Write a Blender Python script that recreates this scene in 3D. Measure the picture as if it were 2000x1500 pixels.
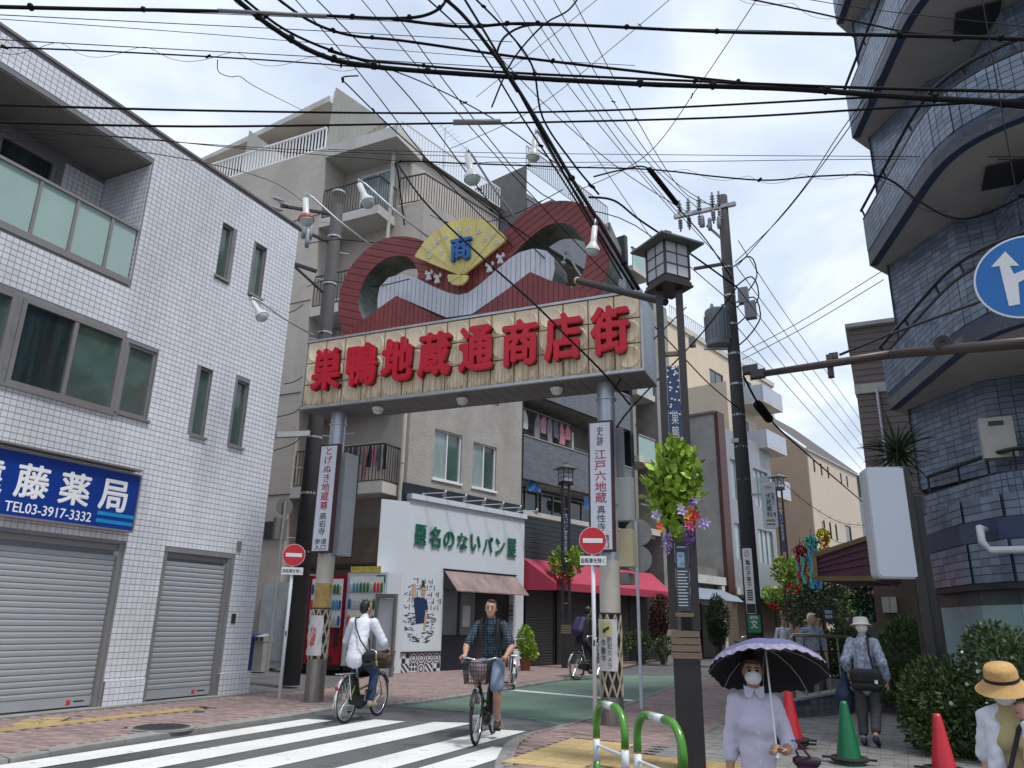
import bpy, bmesh, math, random
import numpy as np
from mathutils import Vector, Matrix
random.seed(7); rng = np.random.default_rng(7)
R = math.radians
for o in list(bpy.data.objects): bpy.data.objects.remove(o)
SC = bpy.context.scene
COL = SC.collection
# ------------------------------------------------------------------ camera
# world: +Y runs up the shopping street, the camera looks 26 degrees left of it and 17.55 degrees up
FPX, PITCH, ROLL, YAW, CAMH = 1475.0, R(17.55), R(1.1), R(26.0), 1.5
_fh = Vector((-math.sin(YAW), math.cos(YAW), 0)); _rt = Vector((math.cos(YAW), math.sin(YAW), 0)); _up = Vector((0, 0, 1))
FWD = _fh * math.cos(PITCH) + _up * math.sin(PITCH); _cu0 = -_fh * math.sin(PITCH) + _up * math.cos(PITCH)
CR = _rt * math.cos(ROLL) + _cu0 * math.sin(ROLL); CU = -_rt * math.sin(ROLL) + _cu0 * math.cos(ROLL)
CAM = Vector((0, 0, CAMH))
cd = bpy.data.cameras.new('camera'); cam = bpy.data.objects.new('camera', cd); COL.objects.link(cam)
cd.sensor_fit = 'HORIZONTAL'; cd.sensor_width = 36; cd.lens = FPX / 2000 * 36; cd.clip_start = 0.05; cd.clip_end = 3000
m = Matrix.Identity(4)
for i in range(3): m[i][0] = CR[i]; m[i][1] = CU[i]; m[i][2] = -FWD[i]; m[i][3] = CAM[i]
cam.matrix_world = m; SC.camera = cam
# ------------------------------------------------------------------ sky, sun, exposure
SUN_EL, SUN_AZ = R(66), R(104)          # azimuth clockwise from +Y
W = bpy.data.worlds.new('World'); SC.world = W; W.use_nodes = True
nt = W.node_tree; nt.nodes.clear()
def wn(t, **k):
    n = nt.nodes.new(t)
    for a, b in k.items(): setattr(n, a, b)
    return n
wo = wn('ShaderNodeOutputWorld'); bg = wn('ShaderNodeBackground'); bg.inputs[1].default_value = 0.1
sky = wn('ShaderNodeTexSky', sky_type='NISHITA', sun_disc=False, sun_elevation=SUN_EL, sun_rotation=SUN_AZ, air_density=1.0, dust_density=2.5, ozone_density=1.5)
tc = wn('ShaderNodeTexCoord'); sx = wn('ShaderNodeSeparateXYZ'); nt.links.new(tc.outputs['Generated'], sx.inputs[0])
mx = wn('ShaderNodeMath', operation='MAXIMUM'); nt.links.new(sx.outputs[2], mx.inputs[0]); mx.inputs[1].default_value = 0.0
ad = wn('ShaderNodeMath', operation='ADD'); nt.links.new(mx.outputs[0], ad.inputs[0]); ad.inputs[1].default_value = 0.28
dv = [wn('ShaderNodeMath', operation='DIVIDE') for _ in range(2)]
cx = wn('ShaderNodeCombineXYZ')
for i in range(2): nt.links.new(sx.outputs[i], dv[i].inputs[0]); nt.links.new(ad.outputs[0], dv[i].inputs[1]); nt.links.new(dv[i].outputs[0], cx.inputs[i])
n1 = wn('ShaderNodeTexNoise'); n1.inputs['Scale'].default_value = 2.2; n1.inputs['Detail'].default_value = 6; n1.inputs['Roughness'].default_value = 0.52; n1.inputs['Distortion'].default_value = 0.35
nt.links.new(cx.outputs[0], n1.inputs['Vector'])
r1 = wn('ShaderNodeValToRGB'); nt.links.new(n1.outputs[0], r1.inputs[0])
e = r1.color_ramp.elements
e[0].position = 0.34; e[0].color = (3.0, 3.5, 4.35, 1); e[1].position = 0.68; e[1].color = (5.9, 6.2, 6.6, 1)
k = e.new(0.50); k.color = (3.9, 4.45, 5.3, 1)
n2 = wn('ShaderNodeTexNoise'); n2.inputs['Scale'].default_value = 0.8; n2.inputs['Detail'].default_value = 4
nt.links.new(cx.outputs[0], n2.inputs['Vector'])
r2 = wn('ShaderNodeValToRGB'); r2.color_ramp.elements[0].position = 0.34; r2.color_ramp.elements[0].color = (0.86, 0.86, 0.86, 1); r2.color_ramp.elements[1].position = 0.52; r2.color_ramp.elements[1].color = (1, 1, 1, 1)
nt.links.new(n2.outputs[0], r2.inputs[0])
mixc = wn('ShaderNodeMix', data_type='RGBA'); nt.links.new(r2.outputs[0], mixc.inputs[0]); nt.links.new(sky.outputs[0], mixc.inputs[6]); nt.links.new(r1.outputs[0], mixc.inputs[7])
nt.links.new(mixc.outputs[2], bg.inputs[0]); nt.links.new(bg.outputs[0], wo.inputs[0])
sd = bpy.data.lights.new('sun', 'SUN'); sd.energy = 1.5; sd.angle = R(10); sd.color = (1, 0.98, 0.95)
sun = bpy.data.objects.new('sun', sd); COL.objects.link(sun)
SUNDIR = Vector((math.sin(SUN_AZ) * math.cos(SUN_EL), math.cos(SUN_AZ) * math.cos(SUN_EL), math.sin(SUN_EL)))
sun.rotation_euler = SUNDIR.to_track_quat('Z', 'Y').to_euler(); sun.location = (0, 0, 40)
SC.view_settings.view_transform = 'Standard'; SC.view_settings.look = 'None'; SC.view_settings.exposure = 1.0; SC.view_settings.gamma = 1
SC.view_settings.use_curve_mapping = False
# ------------------------------------------------------------------ measuring helpers (photo pixel -> real place)
def ray(x, y): return (FWD * FPX + CR * (x - 1000) - CU * (y - 750)).normalized()
def onz(x, y, z=0.0): d = ray(x, y); return CAM + d * ((z - CAM.z) / d.z)
def onx(x, y, X): d = ray(x, y); return CAM + d * (X / d.x)
def ony(x, y, Y): d = ray(x, y); return CAM + d * (Y / d.y)
def far(x, y, D): d = ray(x, y); return CAM + d * (D / math.hypot(d.x, d.y))     # at horizontal distance D
def onp(x, y, o, n): d = ray(x, y); return CAM + d * ((Vector(o) - CAM).dot(n) / d.dot(n))
# ------------------------------------------------------------------ materials
MATS = {}
def mat(name, col, rough=0.6, var=0.12, scale=4.0, bump=0.0, bscale=60.0, metal=0.0, spec=0.5, trans=0.0, emit=None, rnd=0.0, col2=None, dirt=0.0, alpha=1.0, island=0.0, stretch=None, coat=0.0):
    if name in MATS: return MATS[name]
    mt = bpy.data.materials.new(name); mt.use_nodes = True; t = mt.node_tree; b = t.nodes['Principled BSDF']; L = t.links.new
    b.inputs['Roughness'].default_value = rough; b.inputs['Metallic'].default_value = metal; b.inputs['Specular IOR Level'].default_value = spec
    if trans: b.inputs['Transmission Weight'].default_value = trans
    if coat: b.inputs['Coat Weight'].default_value = coat
    if alpha < 1: b.inputs['Alpha'].default_value = alpha
    c = Vector(col[:3]); tcn = t.nodes.new('ShaderNodeTexCoord'); out = None
    vec = tcn.outputs['Object']
    if stretch:
        mp = t.nodes.new('ShaderNodeMapping'); mp.inputs['Scale'].default_value = stretch; L(vec, mp.inputs[0]); vec = mp.outputs[0]
    nz = t.nodes.new('ShaderNodeTexNoise'); nz.inputs['Scale'].default_value = scale; nz.inputs['Detail'].default_value = 5; nz.inputs['Roughness'].default_value = 0.6
    L(vec, nz.inputs['Vector'])
    rp = t.nodes.new('ShaderNodeValToRGB'); L(nz.outputs[0], rp.inputs[0])
    a, z = rp.color_ramp.elements; a.position = 0.3; z.position = 0.7
    ca = c * (1 - var); cz = Vector(col2[:3]) if col2 else c * (1 + var)
    a.color = (*ca, 1); z.color = (*cz, 1); out = rp.outputs[0]
    if dirt:
        d2 = t.nodes.new('ShaderNodeTexNoise'); d2.inputs['Scale'].default_value = scale * 0.35; d2.inputs['Detail'].default_value = 7
        mp2 = t.nodes.new('ShaderNodeMapping'); mp2.inputs['Scale'].default_value = (1.5, 1.5, 0.35); L(tcn.outputs['Object'], mp2.inputs[0]); L(mp2.outputs[0], d2.inputs['Vector'])
        r2_ = t.nodes.new('ShaderNodeValToRGB'); r2_.color_ramp.elements[0].position = 0.48; r2_.color_ramp.elements[1].position = 0.68; L(d2.outputs[0], r2_.inputs[0])
        r2_.color_ramp.elements[1].color = (dirt, dirt, dirt, 1)
        mxn = t.nodes.new('ShaderNodeMix'); mxn.data_type = 'RGBA'; L(r2_.outputs[0], mxn.inputs[0]); L(out, mxn.inputs[6]); mxn.inputs[7].default_value = (c.x * 0.45, c.y * 0.42, c.z * 0.38, 1); out = mxn.outputs[2]
    if rnd or island:
        hs = t.nodes.new('ShaderNodeHueSaturation'); mr = t.nodes.new('ShaderNodeMapRange'); amt = rnd or island
        if rnd: src = t.nodes.new('ShaderNodeObjectInfo').outputs['Random']
        else: src = t.nodes.new('ShaderNodeNewGeometry').outputs['Random Per Island']
        L(src, mr.inputs[0]); mr.inputs[3].default_value = 1 - amt; mr.inputs[4].default_value = 1 + amt; L(mr.outputs[0], hs.inputs['Value']); L(out, hs.inputs['Color']); out = hs.outputs[0]
    L(out, b.inputs['Base Color'])
    if emit: b.inputs['Emission Color'].default_value = (*col[:3], 1); b.inputs['Emission Strength'].default_value = emit
    if bump:
        n3 = t.nodes.new('ShaderNodeTexNoise'); n3.inputs['Scale'].default_value = bscale; n3.inputs['Detail'].default_value = 4; L(vec, n3.inputs['Vector'])
        bp = t.nodes.new('ShaderNodeBump'); bp.inputs['Strength'].default_value = bump; bp.inputs['Distance'].default_value = 0.02; L(n3.outputs[0], bp.inputs['Height']); L(bp.outputs[0], b.inputs['Normal'])
    MATS[name] = mt; return mt
def brickmat(name, col, mortar, bw, bh, msize=0.012, rough=0.5, var=0.25, axes='XZ', bump=0.4, offset=0.5):
    """fine masonry too far away to build piece by piece"""
    if name in MATS: return MATS[name]
    mt = bpy.data.materials.new(name); mt.use_nodes = True; t = mt.node_tree; b = t.nodes['Principled BSDF']; L = t.links.new
    b.inputs['Roughness'].default_value = rough
    tcn = t.nodes.new('ShaderNodeTexCoord'); s = t.nodes.new('ShaderNodeSeparateXYZ'); L(tcn.outputs['Object'], s.inputs[0]); cb = t.nodes.new('ShaderNodeCombineXYZ')
    if axes[0] == 'H':
        am = t.nodes.new('ShaderNodeMath'); am.operation = 'ADD'; L(s.outputs[0], am.inputs[0]); L(s.outputs[1], am.inputs[1]); L(am.outputs[0], cb.inputs[0])
    else: L(s.outputs['XYZ'.index(axes[0])], cb.inputs[0])
    L(s.outputs['XYZ'.index(axes[1])], cb.inputs[1])
    br = t.nodes.new('ShaderNodeTexBrick'); L(cb.outputs[0], br.inputs['Vector']); br.offset = offset
    br.inputs['Scale'].default_value = 1; br.inputs['Brick Width'].default_value = bw; br.inputs['Row Height'].default_value = bh; br.inputs['Mortar Size'].default_value = msize
    c = Vector(col); br.inputs['Color1'].default_value = (*(c * (1 - var)), 1); br.inputs['Color2'].default_value = (*(c * (1 + var)), 1); br.inputs['Mortar'].default_value = (*mortar, 1)
    L(br.outputs[0], b.inputs['Base Color'])
    bp = t.nodes.new('ShaderNodeBump'); bp.inputs['Strength'].default_value = bump; bp.inputs['Distance'].default_value = 0.01; bp.invert = True; L(br.outputs['Fac'], bp.inputs['Height']); L(bp.outputs[0], b.inputs['Normal'])
    MATS[name] = mt; return mt
# ------------------------------------------------------------------ mesh builder
def basis(d):
    d = Vector(d).normalized(); a = Vector((0, 0, 1)) if abs(d.z) < 0.95 else Vector((1, 0, 0))
    u = a.cross(d).normalized(); return u, d.cross(u), d
class MB:
    def __init__(s): s.v = []; s.f = []; s.m = []
    def add(s, vs, fs, mi=0):
        n = len(s.v); s.v += [tuple(v) for v in vs]; s.f += [tuple(i + n for i in f) for f in fs]; s.m += [mi] * len(fs); return s
    def box(s, x0, x1, y0, y1, z0, z1, mi=0):
        if x0 > x1: x0, x1 = x1, x0
        if y0 > y1: y0, y1 = y1, y0
        if z0 > z1: z0, z1 = z1, z0
        return s.add([(x0, y0, z0), (x1, y0, z0), (x1, y1, z0), (x0, y1, z0), (x0, y0, z1), (x1, y0, z1), (x1, y1, z1), (x0, y1, z1)],
                     [(0, 3, 2, 1), (4, 5, 6, 7), (0, 1, 5, 4), (1, 2, 6, 5), (2, 3, 7, 6), (3, 0, 4, 7)], mi)
    def obox(s, c, a, b, d, mi=0):
        c, a, b, d = Vector(c), Vector(a), Vector(b), Vector(d)
        if a.cross(b).dot(d) < 0: a = -a
        vs = [c + a * i + b * j + d * k for k in (-1, 1) for i, j in ((-1, -1), (1, -1), (1, 1), (-1, 1))]
        return s.add(vs, [(0, 3, 2, 1), (4, 5, 6, 7), (0, 1, 5, 4), (1, 2, 6, 5), (2, 3, 7, 6), (3, 0, 4, 7)], mi)
    def bar(s, p, q, w, h=None, mi=0):
        p, q = Vector(p), Vector(q); u, v, d = basis(q - p); return s.obox((p + q) / 2, u * (w / 2), v * ((h or w) / 2), (q - p) / 2, mi)
    def tube(s, pts, r, n=8, mi=0, cap=True):
        pts = [Vector(p) for p in pts]; N = len(pts); rs = r if isinstance(r, (list, tuple)) else [r] * N
        vs = []; u = None
        for i, p in enumerate(pts):
            d = (pts[min(i + 1, N - 1)] - pts[max(i - 1, 0)]).normalized()
            if u is None: u = basis(d)[0]
            u = (u - d * u.dot(d)).normalized(); w = d.cross(u)
            vs += [p + (u * math.cos(t) + w * math.sin(t)) * rs[i] for t in (2 * math.pi * j / n for j in range(n))]
        fs = [(i * n + j, i * n + (j + 1) % n, (i + 1) * n + (j + 1) % n, (i + 1) * n + j) for i in range(N - 1) for j in range(n)]
        if cap: fs += [tuple(range(n))[::-1], tuple((N - 1) * n + j for j in range(n))]
        return s.add(vs, fs, mi)
    def lathe(s, prof, c=(0, 0, 0), axis=(0, 0, 1), n=16, mi=0, cap=True):
        u, w, d = basis(axis); c = Vector(c); vs = []
        for r, z in prof: vs += [c + d * z + (u * math.cos(t) + w * math.sin(t)) * r for t in (2 * math.pi * j / n for j in range(n))]
        N = len(prof); fs = [(i * n + j, i * n + (j + 1) % n, (i + 1) * n + (j + 1) % n, (i + 1) * n + j) for i in range(N - 1) for j in range(n)]
        if cap: fs += [tuple(range(n))[::-1], tuple((N - 1) * n + j for j in range(n))]
        return s.add(vs, fs, mi)
    def ell(s, c, r, n=12, k=8, M3=None, mi=0):
        c = Vector(c); r = (r, r, r) if not isinstance(r, (tuple, list)) else r; vs = []
        for i in range(k + 1):
            a = math.pi * i / k
            for j in range(n):
                b = 2 * math.pi * j / n; p = Vector((r[0] * math.sin(a) * math.cos(b), r[1] * math.sin(a) * math.sin(b), r[2] * math.cos(a)))
                vs.append(c + (M3 @ p if M3 else p))
        fs = [((i + 1) * n + j, (i + 1) * n + (j + 1) % n, i * n + (j + 1) % n, i * n + j) for i in range(k) for j in range(n)]
        return s.add(vs, fs, mi)
    def prism(s, poly, o, u, w, d, mi=0):
        """polygon (a,b) on plane o + a*u + b*w, extruded by vector d"""
        o, u, w, d = Vector(o), Vector(u), Vector(w), Vector(d); n = len(poly)
        ar = sum(poly[i][0] * poly[(i + 1) % n][1] - poly[(i + 1) % n][0] * poly[i][1] for i in range(n))
        if (ar > 0) != (u.cross(w).dot(d) < 0): poly = poly[::-1]
        A = [o + u * a + w * b for a, b in poly]; vs = A + [p + d for p in A]
        fs = [tuple(range(n)), tuple(range(2 * n - 1, n - 1, -1))] + [(i, i + n, (i + 1) % n + n, (i + 1) % n) for i in range(n)]
        return s.add(vs, fs, mi)
    def loft(s, rings, cap=True, mi=0, closed=True):
        n = len(rings[0]); vs = [p for r in rings for p in r]; N = len(rings)
        jn = n if closed else n - 1
        fs = [(i * n + j, i * n + (j + 1) % n, (i + 1) * n + (j + 1) % n, (i + 1) * n + j) for i in range(N - 1) for j in range(jn)]
        if cap and closed: fs += [tuple(range(n))[::-1], tuple((N - 1) * n + j for j in range(n))]
        return s.add(vs, fs, mi)
    def xf(s, M): s.v = [tuple(M @ Vector(p)) for p in s.v]; return s
    def mesh(s, name, mats, parent=None, smooth=False):
        v = s.v
        if parent is not None and parent in ROOT:
            iv = ROOT[parent]; v = [iv @ Vector(p) for p in v]
        me = bpy.data.meshes.new(name); me.from_pydata([tuple(p) for p in v], [], s.f)
        for x in (mats if isinstance(mats, (list, tuple)) else [mats]): me.materials.append(x)
        if isinstance(mats, (list, tuple)): me.polygons.foreach_set('material_index', s.m)
        if smooth: me.polygons.foreach_set('use_smooth', [True] * len(me.polygons))
        me.update(); return me
    def build(s, name, mats, parent=None, smooth=False, **kw):
        me = s.mesh(name, mats, parent, smooth); o = bpy.data.objects.new(name, me); COL.objects.link(o)
        if parent is not None: o.parent = parent; ROOT[o] = ROOT.get(parent, Matrix.Identity(4))
        for a, b in kw.items(): o[a] = b
        return o
ROOT = {}
def thing(name, label, cat, loc=(0, 0, 0), rz=0.0, group=None):
    o = bpy.data.objects.new(name, None); COL.objects.link(o); o.location = loc; o.rotation_euler = (0, 0, rz); o.empty_display_size = 0.2
    o['label'] = label; o['category'] = cat
    if group: o['group'] = group
    ROOT[o] = (Matrix.Translation(loc) @ Matrix.Rotation(rz, 4, 'Z')).inverted(); return o
def piece(name, me, parent, loc, rz=0.0, rot=None):
    o = bpy.data.objects.new(name, me); COL.objects.link(o); o.parent = parent; iv = ROOT[parent]
    if rot is None: rot = Matrix.Rotation(rz, 4, 'Z')
    o.matrix_local = iv @ (Matrix.Translation(loc) @ rot); return o
def dup(root, loc, rz, label=None, group=None):
    r = root.copy(); COL.objects.link(r); r.location = loc; r.rotation_euler = (0, 0, rz)
    if label: r['label'] = label
    if group: r['group'] = group
    for ch in list(root.children):
        c = ch.copy(); COL.objects.link(c); c.parent = r
        for g in list(ch.children): d = g.copy(); COL.objects.link(d); d.parent = c
    return r
def text(body, mt, parent, o, right, upv, size, depth=0.01, bold=0.0, name='lettering', sx=1.0, line=1.0, fit=None, **kw):
    """lettering centred on o; fit=(w,h) scales it to that box"""
    c = bpy.data.curves.new(name, 'FONT'); c.body = body; c.size = 1.0; c.extrude = 0.02; c.align_x = 'CENTER'; c.space_line = line; c.resolution_u = 3
    ob = bpy.data.objects.new('tmp_text', c); me = bpy.data.meshes.new_from_object(ob); bpy.data.objects.remove(ob); bpy.data.curves.remove(c)
    vs = np.empty(len(me.vertices) * 3); me.vertices.foreach_get('co', vs); vs = vs.reshape(-1, 3)
    if len(vs) == 0: return None
    lo, hi = vs.min(0), vs.max(0); vs -= (lo + hi) / 2
    if fit: kx, ky = fit[0] / (hi[0] - lo[0]), fit[1] / (hi[1] - lo[1])
    else: kx = size * sx; ky = size
    r_, u_ = Vector(right).normalized(), Vector(upv).normalized(); n_ = r_.cross(u_); o = Vector(o)
    if bold:      # heavier strokes: the glyph laid over itself, each layer a hair behind the last
        dirs = [(0, 0)] + [(math.cos(t_) * bold, math.sin(t_) * bold) for t_ in (j * math.pi / (4 if bold > .02 else 2) for j in range(8 if bold > .02 else 4))]
        asp = ky / kx; polys = [list(p.vertices) for p in me.polygons]; nv = len(vs); V = []
        for q, (dx, dy) in enumerate(dirs):
            c_ = vs.copy(); c_[:, 0] += dx * (asp if asp < 3 else 1); c_[:, 1] += dy; c_[:, 2] -= q * .0004 * .04 / depth; V.append(c_)
        vs = np.vstack(V); me.clear_geometry(); me.from_pydata(vs.tolist(), [], [[i + nv * q for i in p] for q in range(len(dirs)) for p in polys])
    P = np.array([list(r_ * kx), list(u_ * ky), list(n_ * (depth / 0.04))])
    w = vs @ P + np.array(list(o + n_ * (depth / 2)))
    if parent is not None:
        iv = np.array(ROOT[parent]); w = w @ iv[:3, :3].T + iv[:3, 3]
    me.vertices.foreach_set('co', w.ravel()); me.materials.clear(); me.materials.append(mt); me.update()
    ob = bpy.data.objects.new(name, me); COL.objects.link(ob)
    if parent is not None: ob.parent = parent; ROOT[ob] = ROOT[parent]
    for a, b in kw.items(): ob[a] = b
    return ob
def struct(mb, name, mt, **kw): return mb.build(name, mt, kind='structure', **kw)
UP = Vector((0, 0, 1)); XP = Vector((1, 0, 0)); YP = Vector((0, 1, 0))
# common materials
WHITE = mat('white_paint', (0.78, 0.78, 0.78), 0.45, 0.05, 3, dirt=0.25)
STEEL = mat('galvanised_steel', (0.45, 0.46, 0.48), 0.42, 0.12, 8, metal=0.6)
CHROME = mat('chrome', (0.75, 0.75, 0.76), 0.18, 0.03, 5, metal=1.0)
BLACK = mat('black_plastic', (0.016, 0.016, 0.018), 0.45, 0.2, 10)
DKBROWN = mat('dark_brown_steel', (0.035, 0.028, 0.026), 0.4, 0.2, 3)
RUBBER = mat('tyre_rubber', (0.014, 0.014, 0.014), 0.8, 0.2, 20)
GLASS = mat('window_glass', (0.035, 0.05, 0.05), 0.06, 0.5, 0.9, spec=0.8)
GLASSG = mat('green_window_glass', (0.055, 0.1, 0.088), 0.08, 0.35, 0.7, spec=0.8)
ALU = mat('bronze_aluminium', (0.30, 0.285, 0.28), 0.4, 0.06, 5, metal=0.5)
CONC = mat('concrete', (0.26, 0.25, 0.235), 0.85, 0.18, 2.5, bump=0.25, bscale=40, dirt=0.4)
# ================================================================== GROUND
ZL, ZR = 0.06, 0.03
def gz(x, y):
    s = -0.438 * x + 0.899 * y; t = min(max((8.25 - s) / 2.6, 0), 1); return -0.30 * t * t * (3 - 2 * t)
ASPH = mat('asphalt', (0.115, 0.115, 0.12), 0.9, 0.16, 0.9, bump=0.5, bscale=160, dirt=0.25)
GREEN = mat('green_road_surface', (0.14, 0.215, 0.165), 0.9, 0.14, 1.3, bump=0.4, bscale=150, dirt=0.35)
PAVE = mat('brick_paving', (0.27, 0.195, 0.18), 0.85, 0.15, 6, island=0.22, bump=0.2, bscale=80)
PAVEG = mat('grey_paving', (0.20, 0.19, 0.18), 0.85, 0.15, 6, island=0.2, bump=0.2, bscale=80)
BED = mat('paving_joint', (0.12, 0.1, 0.09), 0.95, 0.2, 4)
KERB = mat('kerb_concrete', (0.25, 0.245, 0.23), 0.85, 0.15, 3, bump=0.2, dirt=0.4)
TACT = mat('yellow_tactile', (0.46, 0.34, 0.16), 0.8, 0.1, 5, rnd=0.1, dirt=0.3)
LINE = mat('road_paint', (0.72, 0.72, 0.70), 0.7, 0.06, 2.0, bump=0.3, bscale=90, dirt=0.3)
def wear(mt, under, scale, lo, hi):
    t = mt.node_tree; L = t.links.new; b = t.nodes['Principled BSDF']; old = b.inputs['Base Color'].links[0].from_socket; tcn = t.nodes.new('ShaderNodeTexCoord'); nz = t.nodes.new('ShaderNodeTexNoise'); nz.inputs['Scale'].default_value = scale; nz.inputs['Detail'].default_value = 9; nz.inputs['Roughness'].default_value = .72; L(tcn.outputs['Object'], nz.inputs['Vector'])
    rp = t.nodes.new('ShaderNodeValToRGB'); rp.color_ramp.elements[0].position = lo; rp.color_ramp.elements[1].position = hi; rp.color_ramp.elements[1].color = (.8, .8, .8, 1); L(nz.outputs[0], rp.inputs[0]); mx = t.nodes.new('ShaderNodeMix'); mx.data_type = 'RGBA'; L(rp.outputs[0], mx.inputs[0]); L(old, mx.inputs[6]); mx.inputs[7].default_value = (*under, 1); L(mx.outputs[2], b.inputs['Base Color'])
wear(LINE, (.13, .13, .13), 5.0, .58, .70); wear(ASPH, (.055, .055, .058), .55, .52, .60); wear(GREEN, (.10, .15, .12), 1.1, .54, .68)
g = MB(); xs = [-900, -200, -80, -40] + [x * 1.0 for x in range(-24, 13)] + [20, 40, 100, 300, 900]; ys = [-300, -60, -20, -8] + [y * 1.0 for y in range(-4, 14)] + [18, 26, 40, 80, 200, 600, 1800]
for y in ys:
    for x in xs: g.v.append((x, y, gz(x, y)))
nx = len(xs)
for j in range(len(ys) - 1):
    for i in range(nx - 1): a = j * nx + i; g.f.append((a, a + 1, a + nx + 1, a + nx)); g.m.append(0)
road = struct(g, 'road', ASPH)
def poly_px(pts, z): return [tuple(onz(x, y, z)[:2]) for x, y in pts]
def inside(p, poly):
    c = False; n = len(poly)
    for i in range(n):
        a, b = poly[i], poly[i - 1]
        if (a[1] > p[1]) != (b[1] > p[1]) and p[0] < (b[0] - a[0]) * (p[1] - a[1]) / (b[1] - a[1]) + a[0]: c = not c
    return c
def sheet(poly, z, name, mt, thick=0.0, **kw):
    mb = MB(); n = len(poly); mb.add([(x, y, z + gz(x, y)) for x, y in poly], [tuple(range(n))])
    if thick: mb.add([(x, y, z + gz(x, y)) for x, y in poly] + [(x, y, z - thick) for x, y in poly], [(i, (i + 1) % n, (i + 1) % n + n, i + n) for i in range(n)])
    return struct(mb, name, mt, **kw)
def bricks(poly, z, L=0.2, Wd=0.1, gap=0.007, ang=0.0, skip=None, limit=None):
    mb = MB(); xs_ = [p[0] for p in poly]; ys_ = [p[1] for p in poly]; y = min(ys_); r = 0
    while y < max(ys_):
        x = min(xs_) + (L / 2 if r % 2 else 0)
        while x < max(xs_):
            c = (x + L / 2, y + Wd / 2)
            if inside(c, poly) and not (skip and skip(c)) and (not limit or limit(c)):
                j = rng.uniform(-0.0012, 0.0012); zz = z + gz(*c) + j
                mb.add([(x + gap / 2, y + gap / 2, zz), (x + L - gap / 2, y + gap / 2, zz), (x + L - gap / 2, y + Wd - gap / 2, zz), (x + gap / 2, y + Wd - gap / 2, zz),
                        (x + gap / 2, y + gap / 2, zz - .012), (x + L - gap / 2, y + gap / 2, zz - .012), (x + L - gap / 2, y + Wd - gap / 2, zz - .012), (x + gap / 2, y + Wd - gap / 2, zz - .012)],
                       [(0, 1, 2, 3), (0, 4, 5, 1), (1, 5, 6, 2), (2, 6, 7, 3), (3, 7, 4, 0)])
            x += L
        y += Wd; r += 1
    return mb
# --- left footway
LK = poly_px([(0, 1478), (150, 1452), (300, 1430), (560, 1394), (660, 1377), (784, 1371)], ZL)
out = [(LK[0][0] + 0.1, -6)] + LK + poly_px([(917, 1353), (1059, 1330), (1180, 1312)], ZL) + [(-9.6, 34), (-9.6, 120)]
inn = [(-13.6, 120), (-13.6, 19.9), (-11.0, 13.6), (-11.45, 12.6), (-11.62, -6)]
fl_poly = out + inn
fl = sheet(fl_poly, ZL, 'footway_left', BED, thick=0.1)
tA = lambda c: -10.62 < c[0] < -10.3 and 3 < c[1] < 10.05 or -11.1 < c[0] < -10.62 and abs((c[1] - 7.35) - (c[0] + 10.62) * -1.2) < 0.35
bricks(fl_poly, ZL + 0.012, skip=lambda c: tA(c) or (c[0] + 9.05) ** 2 + (c[1] - 7.98) ** 2 < 0.45 ** 2, limit=lambda c: 2.5 < c[1] < 45).build('paving_bricks', PAVE, fl, kind='stuff')
kb = MB(); o2 = out[:-2]
for i in range(len(o2) - 1):
    a, b = Vector((*o2[i], 0)), Vector((*o2[i + 1], 0)); d = (b - a).normalized(); n_ = Vector((d.y, -d.x, 0)); L_ = (b - a).length; k_ = max(1, round(L_ / 0.6))
    if i == 0: k_ = 8
    for j in range(k_):
        p = a + d * (L_ * j / k_ + .004); q = a + d * (L_ * (j + 1) / k_ - .004); w = n_ * 0.15
        kb.add([p + UP * -.05, q + UP * -.05, q + w + UP * -.05, p + w + UP * -.05, p + UP * (ZL + .016), q + UP * (ZL + .016), q + w + UP * (ZL - .012), p + w + UP * (ZL - .012)],
               [(4, 7, 6, 5), (3, 2, 6, 7), (0, 3, 7, 4), (1, 5, 6, 2), (0, 4, 5, 1)])
kb.build('kerb_stones', KERB, fl, kind='stuff')
def tactile(parent, cells, z, ang=0.0, s=0.3, dots=False, base=(0, 0)):
    mb = MB(); h = s / 2 - .004; mb.box(-h, h, -h, h, -.012, .0)
    for i in range(5 if dots else 4):
        if dots:
            for j in range(5): mb.lathe([(.013, 0), (.009, .005)], (-.115 + i * .0575, -.115 + j * .0575, 0), n=6)
        else: mb.box(-.1125 + i * .075 - .013, -.1125 + i * .075 + .013, -h + .02, h - .02, 0, .005)
    me = mb.mesh('tactile_tile', TACT)
    for x, y in cells: piece('tactile_tile', me, parent, (x, y, z + gz(x, y)), ang)
ROOT[fl] = Matrix.Identity(4)
cells = [(-10.46, 3.15 + 0.3 * i) for i in range(23)]
tactile(fl, cells, ZL + 0.016)
for r_ in range(2): tactile(fl, [(-10.62 - .12 - .23 * i - .0, 7.35 + .27 * i + .3 * r_ - .15) for i in range(2)], ZL + .017, R(40))
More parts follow.
